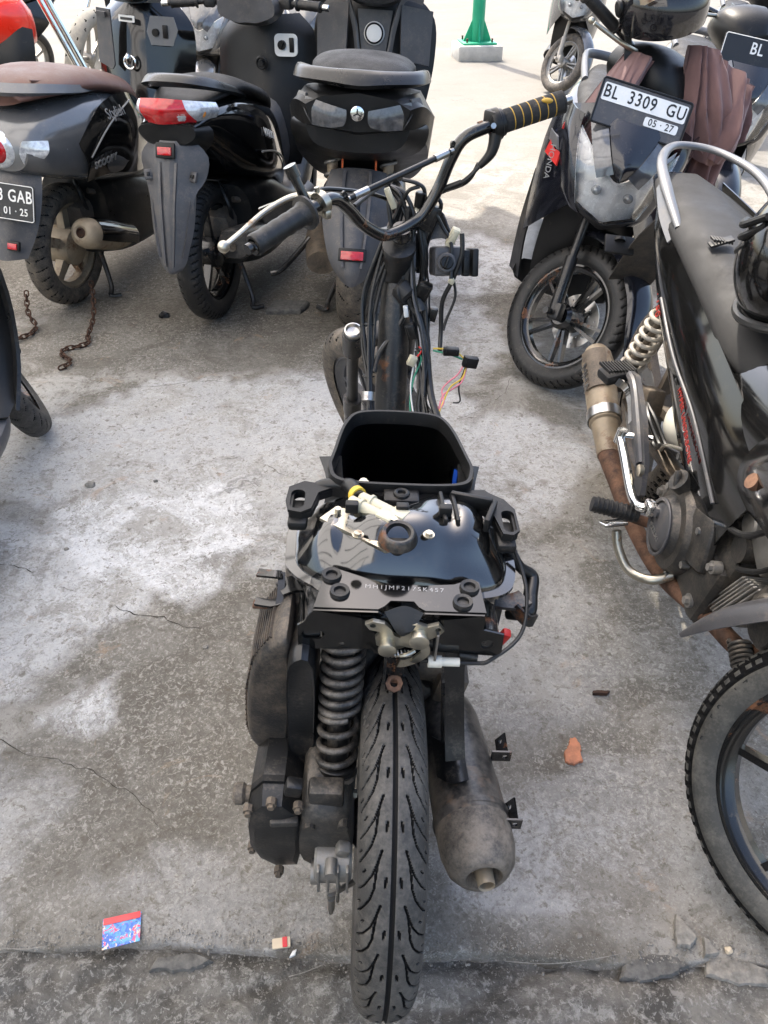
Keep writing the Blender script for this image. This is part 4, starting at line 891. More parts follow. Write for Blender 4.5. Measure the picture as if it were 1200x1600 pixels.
rows = [[rr(a, .315, -.06), rr(a, .338, -.045), rr(a, .345, 0), rr(a, .338, .045), rr(a, .315, .06)] for a in (25, 50, 80, 110, 138)] + [[rr(162, .335, -.048), rr(162, .36, -.034), rr(162, .366, 0), rr(162, .36, .034), rr(162, .335, .048)], [rr(178, .372, -.012), rr(178, .38, -.008), rr(178, .382, 0), rr(178, .38, .008), rr(178, .372, .012)]]
g.patch(rows, .004, 5, 5); g.xf(KM); obj('front_fender', g, 'plastic_grey', K)
# engine
g = G(); g.box((0, .62, .33), (.2, .36, .2), (-6, 0, 0), .04); g.box((.0, .52, .4), (.16, .2, .14), (0, 0, 0), .03); g.box((.09, .66, .3), (.05, .26, .17), (-8, 0, 0), .03); g.cyl((.06, .79, .43), (.1, .79, .43), .028, 16); g.cyl((-.02, .72, .45), (.1, .74, .44), .022, 14); eng = obj('engine', g, 'alloy_dark', K)
g = G(); g.lathe([(0, .1), (.018, .098), (.03, .088), (.033, .07), (.048, .062), (.05, .05), (.044, .046), (.044, .001)], (.11, .6, .315), (1, -.05, .0), 40); g.box((.118, .68, .36), (.03, .14, .12), (20, 0, 0), .02); g.cyl((.12, .57, .4), (.15, .57, .42), .024, 18); g.box((.152, .57, .42), (.012, .012, .036), (30, 0, 0), .003); obj('clutch_cover', g, 'alloy_dark', eng)
for y, z in ((.53, .25), (.66, .235), (.7, .3), (.7, .39), (.51, .36)):
    g = G(); g.cyl((.12, y, z), (.137, y, z), .008, 6); obj('bolt', g, 'steel', eng)
for k in range(9):
    g = G(); c = V((.0, .80 + .013 * k, .33 + .006 * k)); g.box(tuple(c), (.2 - .004 * abs(k - 4), .005, .15), (-25, 0, 0), .004, seg=1); obj('cooling_fin', g, 'alloy', eng)
g = G(); g.box((.02, .95, .42), (.17, .12, .13), (-25, 0, 0), .03); g.cyl((.07, .97, .42), (.12, .97, .42), .05, 20, bev=.008); obj('cylinder_head', g, 'alloy_dark', eng)
g = G(); g.coil((.075, .89, .29), (.075, .94, .27), .018, .004, 6, 16, 8); obj('horn_bellows', g, 'alloy_dark', eng)
# exhaust
g = G(); g.tube([(.03, .92, .3), (.05, .88, .255), (.08, .77, .235), (.12, .62, .2), (.145, .45, .2), (.155, .3, .215), (.165, .2, .235)], [.019, .019, .019, .019, .02, .024, .03], 16); ex = obj('exhaust_pipe', g, 'rust', K)
e0, e1 = V((.165, .21, .232)), V((.172, -.13, .36)); de = (e1 - e0).normalized(); LL = (e1 - e0).length
g = G(); g.lathe([(0, .03), (.1, .036), (.104, .042), (LL - .05, .044), (LL - .02, .04), (LL, .03), (LL + .006, .018), (LL - .02, .016)], e0, de, 32); mfl = obj('muffler', g, 'tan_paint', K, label='scorched tan and brown muffler')
g = G(); g.lathe([(0, .0455), (.03, .046), (.03, .044)], e0 + de * .11, de, 32, cap=False); obj('muffler_band', g, 'steel', mfl)
g = G(); g.patch([[e0 + de * s + V((.0485 * math.cos(a) * 1, .0, 0)) + V((0, .35, .94)) * .0475 * math.sin(a) for a in (.2, .7, 1.2, 1.7)] for s in (.2, .26, LL - .03)], .001, 4, 4); obj('heat_patch', g, 'engine_dirty', mfl)
text('muffler_lettering', 'AHM', .042, 'steel', mfl, fmat(e0 + de * .24 + V((.047, 0, .012)), de, (-.1, .3, .9)), .001)
# foot gear
g = G(); g.tube([(.12, .52, .255), (.2, .5, .262), (.225, .5, .264)], .012, 12); fp = obj('foot_peg', g, 'rust', K)
g = G(); g.tube([(.17, .505, .268), (.275, .49, .275)], .0175, 14, 0); 
for k in range(9): g.ring((.18 + k * .0105, .5035 - k * .0015, .269 + k * .0007), (1, -.14, .06), .0175, .0025, 14, 6)
obj('peg_rubber', g, 'rubber', fp)
g = G(); g.tube([(.12, .66, .235), (.16, .66, .215), (.2, .63, .21), (.225, .595, .24), (.235, .575, .272)], .0105, 12); bp = obj('brake_pedal', g, 'zinc', K)
g = G(); g.box((.245, .567, .285), (.06, .03, .008), (20, 0, 20), .003); obj('pedal_plate', g, 'chrome', bp)
g = G(); g.tube([(.155, .55, .33), (.185, .53, .31), (.19, .48, .305), (.19, .37, .33), (.19, .3, .345)], .011, 12); kl = obj('kick_starter', g, 'chrome', K)
g = G(); g.cyl((.19, .3, .33), (.19, .3, .365), .013, 14); g.tube([(.19, .3, .35), (.16, .315, .36), (.125, .33, .368)], .009, 10); obj('kick_pedal', g, 'chrome', kl)
g = G(); g.box((.165, .55, .325), (.035, .035, .03), (0, 0, 0), .006); obj('kick_boss', g, 'chrome', kl)
g = G(); g.plate([(.12, .44), (.2, .46), (.33, .42), (.43, .36), (.47, .3), (.45, .27), (.38, .33), (.3, .35), (.24, .385), (.17, .4), (.11, .39)], .012, lambda x, y, z: V((.155 + z - .0, x, y)), [circ(.41, .33, .012, 10)]); g.tube([(.165, .12, .43), (.165, .2, .44), (.165, .3, .4), (.165, .41, .345)], .012, 8); hp = obj('peg_hanger', g, 'plastic_grey', K)
g = G(); g.cyl((.165, .43, .34), (.175, .43, .34), .014, 14); obj('hanger_bolt', g, 'zinc', hp)
g = G(); g.box((.19, .14, .43), (.09, .055, .028), (0, 10, 20), .01)
for k in range(10): g.box((.158 + k * .008, .125 + .003 * k, .448), (.003, .05, .008), (0, 10, 20))
pp = obj('passenger_peg', g, 'rubber', K)
g = G(); g.strip([(.2, .18, .43), (.17, .2, .415), (.165, .27, .37)], (0, 0, 1), .02, .006, 3); obj('peg_arm', g, 'chrome', pp)
# swingarm, shock, brake caliper
for sx in (-1, 1):
    g = G(); g.tube([(.08 * sx, 0, .285), (.085 * sx, .2, .3), (.06 * sx, .42, .32)], [.02, .024, .026], 10, 3, flat=.7); obj('swingarm', g, 'engine_dirty', K)
    a, b = V((.115 * sx, .0, .36)), V((.1 * sx, .085, .6)); d = (b - a).normalized()
    g = G(); g.cyl(a - d * .05, a + d * .1, .017, 14); g.cyl(a, b, .009, 10); sk = obj('rear_shock', g, 'engine_dirty', K)
    g = G(); g.coil(a + d * .02, b - d * .02, .0285, .006, 7.5, 22, 10); obj('spring', g, 'spring_white', sk)
g = G(); g.box((.08, .13, .36), (.05, .08, .07), (20, 0, 0), .01); g.cyl((.1, .12, .34), (.12, .12, .34), .016, 12); g.cyl((.1, .16, .36), (.12, .16, .36), .012, 12); obj('brake_caliper', g, 'engine_dirty', K)
for k, dx in enumerate((0, .015, .03)):
    g = G(); g.tube([(.1, .16, .37), (.12 - dx, .22, .36), (.1 - dx, .3, .33), (.115 - dx, .36, .37), (.1, .44, .4)], .006, 8); obj('brake_hose', g, 'cable', K)
g = G(); g.ell((.05, .31, .4), (.05, .07, .06), 18, 12); obj('breather_bottle', g, 'white_plastic', K)
# frame and body panels
g = G(); g.tube([(0, 1.02, .72), (0, .8, .6), (0, .55, .55), (0, .2, .62), (0, -.2, .72)], .03, 12); obj('frame_spine', g, 'dusty_black', K)
for sx in (-1, 1):
    g = G(); g.patch([[(.085 * sx, -.32, .80), (.125 * sx, -.1, .775), (.14 * sx, .12, .745), (.135 * sx, .36, .7), (.115 * sx, .62, .635), (.1 * sx, .8, .59)],
                      [(.085 * sx, -.3, .775), (.135 * sx, -.1, .72), (.155 * sx, .12, .67), (.155 * sx, .36, .62), (.14 * sx, .6, .56), (.12 * sx, .78, .5)],
                      [(.07 * sx, -.26, .765), (.125 * sx, -.08, .69), (.14 * sx, .12, .6), (.145 * sx, .36, .53), (.14 * sx, .58, .48), (.12 * sx, .75, .41)],
                      [(.05 * sx, -.22, .755), (.11 * sx, -.04, .68), (.12 * sx, .14, .585), (.13 * sx, .38, .475), (.13 * sx, .57, .42), (.115 * sx, .74, .385)]], .004, 5, 6)
    sp = obj('side_panel', g, 'gloss_black', K)
    g = G(); g.tube([(.158 * sx, .16, .642), (.1585 * sx, .34, .585), (.148 * sx, .52, .54), (.133 * sx, .7, .46)], .004, 8); obj('panel_trim', g, 'plastic_grey', sp)
    g = G(); g.patch([[(.105 * sx, .72, .64), (.14 * sx, .85, .71), (.165 * sx, 1.0, .8)], [(.13 * sx, .72, .58), (.165 * sx, .85, .65), (.19 * sx, 1.02, .74)], [(.125 * sx, .73, .53), (.16 * sx, .86, .6), (.18 * sx, 1.05, .66)], [(.11 * sx, .76, .5), (.14 * sx, .88, .545), (.16 * sx, 1.06, .57)]], .004, 4, 5); cw = obj('leg_shield', g, 'clean_black', K)
    g = G(); g.cyl((.155 * sx, .83, .6), (.166 * sx, .83, .605), .014, 16); obj('cowl_bolt', g, 'rust', cw)
text('panel_lettering', 'HYPER UNDERBONE', .019, 'ink_red', sp, fmat((.1505, .5, .51), (0, 1, -.42), (-.02, .42, 1)), .001, 1.1)
text('panel_lettering', 'F150', .032, 'ink_red', sp, fmat((.1475, .13, .615), (0, .5, -.6), (-.02, .6, .5)), .001)
g = G(); g.hull([(-.36, [(0, .79), (.05, .785), (.07, .77), (.0, .76)]), (-.3, [(0, .815), (.075, .805), (.105, .78), (.06, .75), (0, .75)]), (-.1, [(0, .815), (.1, .805), (.138, .765), (.1, .735), (0, .735)]), (.12, [(0, .8), (.105, .79), (.146, .745), (.1, .715), (0, .715)]),
                 (.34, [(0, .765), (.1, .755), (.138, .705), (.1, .68), (0, .68)]), (.48, [(0, .735), (.088, .722), (.125, .665), (.08, .64), (0, .64)]), (.58, [(0, .71), (.06, .7), (.09, .655), (.06, .63), (0, .62)])], 5, 6)
st_ = obj('seat', g, 'seat_vinyl', K, ang=60)
g = G(); g.hull([(.5, [(0, .69), (.08, .68), (.115, .63), (.09, .58), (0, .57)]), (.62, [(0, .72), (.075, .705), (.118, .63), (.1, .55), (0, .53)]), (.8, [(0, .75), (.07, .735), (.115, .65), (.1, .56), (0, .53)]), (1.0, [(0, .84), (.08, .82), (.13, .72), (.1, .6), (0, .56)])], 5, 5); obj('centre_cowl', g, 'clean_black', K, ang=60)
g = G(); g.box((.09, .2, .796), (.05, .028, .006), (0, 25, 0), .002)
for k in range(7): g.box((.071 + k * .0065, .2, .8), (.003, .028, .006), (0, 25, 0))
obj('seat_strap', g, 'rubber', st_)
g = G(); g.tube([(.132, .05, .77), (.14, -.1, .82), (.125, -.24, .85), (.07, -.36, .862), (0, -.395, .864), (-.07, -.36, .862), (-.125, -.24, .85), (-.14, -.1, .82), (-.132, .05, .77)], [.01, .015, .013, .012, .012, .012, .013, .015, .01], 14, 7, flat=.75); g.patch([[(.13, .06, .765), (.14, -.04, .79), (.14, -.14, .83)], [(.148, .05, .735), (.155, -.04, .765), (.15, -.14, .805)]], .012, 3, 4); g.patch([[(-.13, .06, .765), (-.14, -.04, .79), (-.14, -.14, .83)], [(-.148, .05, .735), (-.155, -.04, .765), (-.15, -.14, .805)]], .012, 3, 4)
obj('grab_rail', g, 'silver_paint', K, ang=45)
g = G(); g.hull([(-.5, [(0, .76), (.04, .75), (.0, .73)]), (-.42, [(0, .79), (.07, .775), (.05, .72), (0, .71)]), (-.3, [(0, .8), (.085, .78), (.07, .71), (0, .7)])], 4, 4); obj('tail_cowl', g, 'navy_paint', K)
g = G(); g.patch([[(-.075, -.28, .7), (0, -.28, .71), (.075, -.28, .7)], [(-.075, -.42, .58), (0, -.42, .59), (.075, -.42, .58)], [(-.07, -.55, .42), (0, -.555, .43), (.07, -.55, .42)]], .004, 4, 4); rf_ = obj('rear_fender', g, 'plastic_dusty', K)
g = G(); g.box((.1, -.45, .56), (.09, .012, .06), (50, 0, 0), .004); g.cyl((.1, -.457, .567), (.1, -.465, .573), .018, 16); obj('reflector_plate', g, 'plastic', rf_)
g = G(); g.tube([(-.06, .5, .3), (-.16, .44, .12), (-.22, .38, .02)], .011, 10); obj('side_stand', g, 'scuffed_steel', K)
# front of the bike (out of frame, casts shade and carries the fork)
g = G(); g.hull([(.95, [(0, .92), (.1, .88), (.12, .75), (.08, .66), (0, .64)]), (1.12, [(0, .95), (.12, .9), (.13, .78), (.08, .68), (0, .66)]), (1.25, [(0, .85), (.07, .82), (.08, .74), (.05, .7), (0, .69)])], 4, 4); obj('front_cowl', g, 'gloss_black', K)
g = G(); g.tube([KM @ V(p) for p in ((-.33, .9, 1.02), (-.2, .98, 1.01), (0, 1.0, .98), (.2, .98, 1.01), (.33, .9, 1.02))], .012, 12); obj('handlebar', g, 'black_steel', K)
# helmet on the seat
def helmet(name, label, loc, rot, s=1, shell='clean_black', visor='visor', group=None):
    o = thing(name, label, 'helmet', loc); o.rotation_euler = tuple(R(a) for a in rot)
    g = G(); fn = lambda p: V((p.x, p.y * (1.0 + .06 * (p.y < 0)), p.z)); rs = []
    for i in range(19):
        t = R(118 * i / 18); row = []
        for j in range(40):
            q = 2 * math.pi * j / 40; x, y, z = math.sin(t) * math.cos(q), math.sin(t) * math.sin(q), math.cos(t)
            front = max(0, y); z2 = z
            if i > 9 and front > .35: z2 = max(z, .02 - .0 * front)          # open face edge at the front
            row.append(V((x * .125 * s, y * .148 * s, z2 * .132 * s)))
        rs.append(row)
    g.rings(rs, cap=True); obj('shell', g, shell, o, ang=50)
    g = G(); rs = []
    for i in range(9):
        t = R(58 + 50 * i / 8); rs.append([V((math.sin(t) * math.cos(q) * .1335 * s, math.sin(t) * math.sin(q) * .162 * s + .002, math.cos(t) * .138 * s - .01 * s)) for q in [R(8 + 164 * j / 26) for j in range(27)]])
    g.rings(rs, cap=False, wrap=False); bmesh.ops.solidify(g.bm, geom=list(g.bm.faces), thickness=.003); obj('visor', g, visor, o, ang=50)
    for sx in (-1, 1):
        g = G(); g.cyl((.128 * s * sx, .03 * s, .015 * s), (.142 * s * sx, .032 * s, .015 * s), .024 * s, 20, bev=.004); obj('visor_pivot', g, 'plastic', o)
    g = G(); g.tube([V((math.cos(q) * .118 * s, math.sin(q) * .14 * s, -.064 * s + .062 * s * max(0, math.sin(q)) * .0)) for q in [R(180 + 180 * j / 20) for j in range(21)]], .008 * s, 8, 0); obj('edge_trim', g, 'rubber', o)
    return o
hm = helmet('helmet', 'glossy black helmet with a small oval badge resting on the underbone motorcycle seat', (.80, 1.37, .87), (8, -10, -62), 1.15)
g = G(); g.ell((-.0, -.156, .0), (.028, .006, .02), 18, 8); obj('badge', g, 'ink_gold', hm)
g = G(); g.ell((-.0, -.1585, .0), (.022, .006, .015), 18, 8); obj('badge_field', g, 'ink_black', hm)
g = G(); g.ell((-.004, -.1605, .0), (.008, .006, .008), 12, 8); obj('badge_centre', g, 'ink_red', hm)
g = G()
for k in range(3): g.tube([(-.11 + .0 * k, -.1 + .01 * k, .03 + k * .025), (-.075, -.128, .05 + k * .02), (-.03, -.125, .075 + k * .016)], .007, 8)
obj('vent', g, 'plastic', hm)
for k, (pts, r, mm) in enumerate([([(.09, .9, .6), (.12, .84, .5), (.115, .76, .45), (.1, .7, .42)], .006, 'cable'), ([(.06, .95, .62), (.1, .9, .48), (.11, .84, .42), (.09, .8, .4)], .005, 'cable'), ([(.05, .9, .58), (.08, .8, .52), (.11, .7, .5), (.1, .6, .47)], .008, 'rubber'), ([(.1, .45, .42), (.125, .5, .45), (.12, .58, .44), (.1, .66, .43)], .006, 'cable'), ([(.12, .38, .37), (.14, .44, .42), (.13, .52, .46)], .004, 'zinc')]):
    g = G(); g.tube(pts, r, 8, 5); obj('engine_hose', g, mm, K)
for y, z, r in ((.46, .31, .009), (.48, .42, .008), (.75, .25, .009), (.77, .36, .008), (.58, .23, .008), (.64, .44, .008)):
    g = G(); g.cyl((.1, y, z), (.126, y, z), r, 6); g.cyl((.1, y, z), (.118, y, z), r * 1.7, 12); obj('case_bolt', g, 'alloy', eng)
g = G(); g.lathe([(0, .05), (.006, .052), (.012, .044), (.012, .001)], (.155, .6, .315), (1, -.05, 0), 30); g.ring((.162, .6, .315), (1, -.05, 0), .06, .004, 30, 8); g.cyl((.16, .58, .335), (.172, .58, .335), .01, 8); obj('clutch_cap', g, 'plastic_grey', eng)
text('cover_lettering', 'SUZUKI', .018, 'alloy', eng, fmat((.1675, .6, .3), (0, 1, 0), (0, 0, 1)), .001)
g = G(); g.box((.05, .83, .47), (.08, .1, .07), (-20, 0, 0), .014); g.cyl((.06, .78, .48), (.1, .78, .48), .026, 16, bev=.004); g.cyl((.05, .87, .5), (.05, .92, .54), .02, 14); obj('carburettor', g, 'alloy', eng)
mat('smoked_lens', (.1, .103, .11), .12, .3, var=.3, vs=40, coat=.8)
# ---------------------------------------------------------------- scooter with white plate facing the camera
def front_scooter(T, SMx, paint, fork='dusty_black'):
    """parts common to a scooter seen from the front; T is its root"""
    for sx in (-1, 1):
        g = G(); g.tube([(.085 * sx, 1.256, .25), (.085 * sx, 1.17, .42)], .021, 14, 0); g.tube([(.085 * sx, 1.18, .4), (.085 * sx, 1.08, .62)], .0145, 14, 0); g.cyl((.11 * sx, 1.256, .25), (.135 * sx, 1.256, .25), .012, 8); g.box((.085 * sx, 1.26, .26), (.036, .05, .06), (24, 0, 0), .01); g.xf(SMx); obj('fork_leg', g, fork, T)
    q = lambda a, r, x: (x, 1.256 + r * math.cos(R(a)), .25 + r * math.sin(R(a)))
    g = G(); g.patch([[q(a, r0 + .0, -w_), q(a, r1, -w_ * .8), q(a, r1 + .022, 0), q(a, r1, w_ * .8), q(a, r0, w_)] for a, r0, r1, w_ in ((8, .3, .31, .03), (25, .275, .295, .058), (50, .262, .29, .066), (80, .262, .29, .07), (105, .268, .29, .07), (125, .275, .288, .06))], .004, 4, 3); g.xf(SMx); obj('front_fender', g, paint, T, ang=30)
def scooter_front_body(Bt, BM, paint='navy_paint', stripes=True, bars=True):
    # front body
    g = G(); g.hull([(1.0, [(0, .86), (.16, .84), (.2, .74), (.17, .6), (0, .56)]), (1.1, [(0, .87), (.17, .84), (.195, .74), (.15, .6), (0, .55)]), (1.18, [(0, .85), (.13, .82), (.14, .74), (.09, .6), (0, .56)]), (1.23, [(0, .81), (.08, .79), (.085, .73), (.06, .62), (0, .59)]), (1.26, [(0, .77), (.04, .75), (.045, .71), (.03, .64), (0, .62)])], 4, 5); fb = obj('front_cowl', g, paint, Bt, ang=30)
    def fy(x, z, o=0): return (x, 1.362 + o - 3.0 * x * x - 1.5 * (z - .7) ** 2 - (.5 * max(0, z - .8)), z)
    w_ = lambda z: .078 * (max(0, z - .742) / .135) ** .8 + .004
    g = G(); g.patch([[fy(u * w_(z), z, .012 + .012 * (1 - abs(u))) for u in (-1, -.5, 0, .5, 1)] for z in (.885, .84, .795, .76, .742)], .005, 4, 3); obj('nose_panel', g, paint, fb, ang=20)
    def lamp(o, k=1.0): return [[fy(u * k * (.155 + (.098 - .155) * t ** 1.3), (.728 + .105 * abs(u) ** 1.2) * (1 - t) + (.607 + .034 * abs(u)) * t, o) for u in (-1, -.66, -.33, 0, .33, .66, 1)] for t in (0, .25, .5, .75, 1)]
    g = G(); g.patch(lamp(.004), .003, 3, 3); hl = obj('headlamp', g, 'thin_glass', fb, ang=40)
    g = G(); rows = lamp(-.03, .97); rows = [[(x, y - .012 * math.sin(i * .785) * (1.4 - abs(abs(x) - .06) * 8), z) for x, y, z in r] for i, r in enumerate(rows)]; g.patch(rows, .003, 4, 4); obj('reflector', g, 'reflector_chrome', fb, ang=20)
    for sx in (-1, 1):
        g = G(); g.ell(fy(.05 * sx, .695, -.024), (.016, .016, .014), 16, 10); obj('lamp_bulb', g, 'clear_lens', fb)
        g = G(); g.patch([[fy(sx * (w_(z) + .004 + d), z - dz, .007) for d, dz in ((0, 0), (.022, .012), (.044, .024))] for z in (.885, .84, .795, .757)], .005, 4, 3); obj('turn_lamp', g, 'smoked_lens', fb)
        g = G(); rim = [r[-1 if sx > 0 else 0] for r in lamp(.002)]; g.patch([[p, (p[0] + .028 * sx, p[1] - .02, p[2] + .004), (p[0] + .05 * sx, p[1] - .075, p[2] + .012)] for p in [(rim[0][0], rim[0][1] - .012, rim[0][2] + .035)] + rim + [(rim[-1][0] - .02 * sx, rim[-1][1] - .0, rim[-1][2] - .025)]], .005, 4, 4); obj('lamp_side_panel', g, paint, fb, ang=35)
    lo = lamp(.006)[-1]; g = G(); g.patch([lo, [(x * .9, y - .02, z - .02) for x, y, z in lo], [(x * .7, y - .07, z - .03) for x, y, z in lo]], .005, 3, 3); obj('chin_panel', g, 'plastic', fb)
    for sx in (-1, 1):
        g = G(); g.patch([[(.12 * sx, 1.2, .9), (.2 * sx, 1.1, .86), (.23 * sx, 1.0, .84)], [(.16 * sx, 1.22, .76), (.215 * sx, 1.1, .74), (.24 * sx, .98, .72)], [(.13 * sx, 1.24, .66), (.2 * sx, 1.1, .6), (.23 * sx, .97, .56)], [(.11 * sx, 1.22, .6), (.18 * sx, 1.08, .48), (.21 * sx, .95, .4)]], .005, 4, 4); sp = obj('leg_shield', g, paint, Bt, ang=30)
        if not stripes: continue
        g = G(); g.patch([[(.185 * sx, 1.17, .73), (.222 * sx, 1.08, .74)], [(.185 * sx, 1.19, .695), (.228 * sx, 1.08, .70)]], .006, 3, 3); g2 = obj('red_stripe', g, 'red_plastic', sp)
        g = G(); g.patch([[(.208 * sx, 1.14, .765), (.23 * sx, 1.04, .765)], [(.195 * sx, 1.165, .735), (.228 * sx, 1.06, .735)]], .006, 3, 3); obj('silver_stripe', g, 'silver_paint', sp)
        g = G(); g.patch([[(.2 * sx, 1.0, .62), (.235 * sx, .9, .6)], [(.2 * sx, .98, .4), (.23 * sx, .85, .4)], [(.17 * sx, .95, .22), (.21 * sx, .8, .2)]], .006, 4, 3); obj('lower_panel', g, 'plastic', sp)
        g = G(); g.strip([(.2 * sx, 1.16, .8), (.19 * sx, 1.18, .86)], (0, 1, 0), .02, .006, 0); obj('red_mark', g, 'red_plastic', sp)
    if stripes: text('cowl_lettering', 'HONDA', .028, 'ink_grey', Bt, fmat((.205, 1.145, .69), (-.1, .08, -.9), (-1, .5, 0)), .001)
    g = G(); g.patch([[(-.16, 1.05, .6), (0, 1.12, .62), (.16, 1.05, .6)], [(-.15, 1.02, .35), (0, 1.06, .35), (.15, 1.02, .35)], [(-.12, .95, .2), (0, .97, .2), (.12, .95, .2)]], .006, 4, 4); obj('inner_fender', g, 'plastic', Bt)
    g = G(); g.hull([(.4, [(0, .28), (.17, .28), (.18, .2), (0, .17)]), (.9, [(0, .28), (.17, .28), (.18, .2), (0, .17)])], 3, 2); obj('floorboard', g, 'plastic', Bt)
    g = G(); g.hull([(-.34, [(0, .78), (.06, .75), (0, .68)]), (-.2, [(0, .8), (.13, .76), (.13, .6), (0, .55)]), (.1, [(0, .76), (.17, .7), (.18, .45), (0, .4)]), (.4, [(0, .7), (.13, .64), (.14, .35), (0, .3)])], 4, 4); obj('rear_body', g, paint, Bt)
    g = G(); g.hull([(-.22, [(0, .82), (.08, .81), (.1, .77), (0, .76)]), (.1, [(0, .8), (.12, .79), (.14, .74), (0, .73)]), (.42, [(0, .75), (.1, .74), (.11, .69), (0, .68)])], 4, 4); obj('seat', g, 'seat_vinyl', Bt)
    g = G(); g.tube([(.13, .08, .78), (.15, -.1, .83), (.13, -.24, .84), (0, -.3, .84), (-.13, -.24, .84), (-.15, -.1, .83), (-.13, .08, .78)], .014, 10, 6, flat=1.4); obj('grab_rail', g, 'silver_paint', Bt)
    # handlebar with cover, mirror stem
    g = G(); g.hull([(.84, [(0, 1.02), (.12, 1.0), (.15, .93), (.08, .88), (0, .87)]), (.95, [(0, 1.06), (.15, 1.02), (.17, .94), (.1, .87), (0, .85)]), (1.05, [(0, 1.04), (.12, 1.0), (.13, .93), (.08, .86), (0, .84)]), (1.1, [(0, .98), (.06, .96), (.06, .92), (0, .88)])], 4, 4, M=BM); obj('handlebar_cover', g, 'plastic', Bt)
    g = G(); g.tube([BM @ V(p) for p in ((-.33, .84, 1.01), (-.15, .9, .99), (0, .91, .96), (.15, .9, .99), (.33, .84, 1.01))], .011, 12); hb2 = obj('handlebar', g, 'black_steel', Bt)
    for sx in (-1, 1):
        g = G(); a, b = BM @ V((.24 * sx, .87, 1.0)), BM @ V((.36 * sx, .83, 1.012)); g.cyl(a, b, .018, 18, bev=.003); g.cyl(b, b + (b - a).normalized() * .015, .022, 18, bev=.003); g.cyl(a - (b - a) * .05, a, .024, 18); obj('grip', g, 'rubber', hb2)
        g = G(); g.tube([BM @ V((.17 * sx, .94, .985)), BM @ V((.26 * sx, .945, .975)), BM @ V((.35 * sx, .9, .97))], [.008, .007, .006], 10); obj('brake_lever', g, 'zinc', hb2)
        g = G(); g.ell(BM @ V((.36 * sx, .895, .97)), (.01, .01, .01), 12, 8); obj('lever_ball', g, 'zinc', hb2)
    return fb
Bt = thing('parked_scooter', 'black scooter facing outward with white number plate, headlamp and a helmet on its mirror', 'scooter', (.825, 3.77, 0), 168, -12.5, 'parked scooters')
BM = steer_m(1.34, 26.5, 47)
wheel(Bt, (0, 0, .25), .25, .08, .178, None, 'rubber', 'black_steel', nu=120, nv=20)
wheel(Bt, None, .25, .08, .178, tread_slant(.032, .9, .16, False, .3), 'rubber', 'black_steel', spokes=5, pair=.022, sw=.011, name='front_wheel', disc=-.052, discr=.095, M=BM @ Matrix.Translation((0, 1.256, .25)), nu=420, nv=40, rimw=.056)
front_scooter(Bt, BM, 'navy_paint')
scooter_front_body(Bt, BM)
# number plate
def plate_thing(parent, M, w_, h_, main, sub, bgm, inkm, tray=True, size=.05, sub_x=.08):
    g = G(); g.plate(rrect(w_, h_, .008), .004, lambda x, y, z: M @ V((x, y, z)))
    pl = obj('number_plate', g, 'plastic_grey' if tray else bgm, parent)
    if tray:
        g = G(); g.plate(rrect(w_ * .93, h_ * .38, .006, 0, h_ * .2), .002, lambda x, y, z: M @ V((x, y, .004 + z))); obj('plate_field', g, bgm, pl)
        g = G(); g.plate(rrect(w_ * .37, h_ * .2, .006, w_ * .24, -h_ * .16), .002, lambda x, y, z: M @ V((x, y, .004 + z))); obj('date_field', g, bgm, pl)
        g = G(); g.tube([M @ V((x, y, .004)) for x, y in rrect(w_ * .985, h_ * .97, .008)], .0035, 6, 0, closed=True); obj('plate_rim', g, 'plastic', pl)
        text('plate_number', main, size, inkm, pl, M @ Matrix.Translation((0, h_ * .2, .0063)), .0004, 1.12, .0006, .8)
        text('plate_date', sub, size * .55, inkm, pl, M @ Matrix.Translation((w_ * .24, -h_ * .16, .0063)), .0004, 1.1, .0003, .9)
    else:
        g = G(); g.tube([M @ V((x, y, .004)) for x, y in rrect(w_ * .97, h_ * .95, .008)], .0016, 6, 0, closed=True); obj('plate_rim', g, inkm, pl)
        text('plate_number', main, size, inkm, pl, M @ Matrix.Translation((0, h_ * .16, .0045)), .0006, 1.1, .0006, .8)
        if sub: text('plate_date', sub, size * .6, inkm, pl, M @ Matrix.Translation((sub_x, -h_ * .25, .0045)), .0006, 1.1, .0004, .9)
    return pl
plate_thing(Bt, fmat((.0, 1.25, .912), (-1, 0, -.02), (0, -.5, .87)), .275, .13, 'BL  3309  GU', '05 · 27', 'plate_white', 'ink_black')
# helmet hanging on the mirror
h2 = helmet('helmet', 'black helmet with dark scratched visor hanging above the white number plate', (.83, 2.74, 1.145), (-12, 10, 178), .98)
g = G(); g.patch([[(.1, .125, .075), (.06, .15, .06)], [(.095, .13, .048), (.085, .14, .048)]], .002, 3, 3); obj('visor_patch', g, 'tan_paint', h2)
g = G(); g.strip([(.1, .03, -.03), (.108, .07, -.12), (.1, .1, -.2)], (1, .3, 0), .022, .003, 4); obj('chin_strap', g, 'rubber', h2)
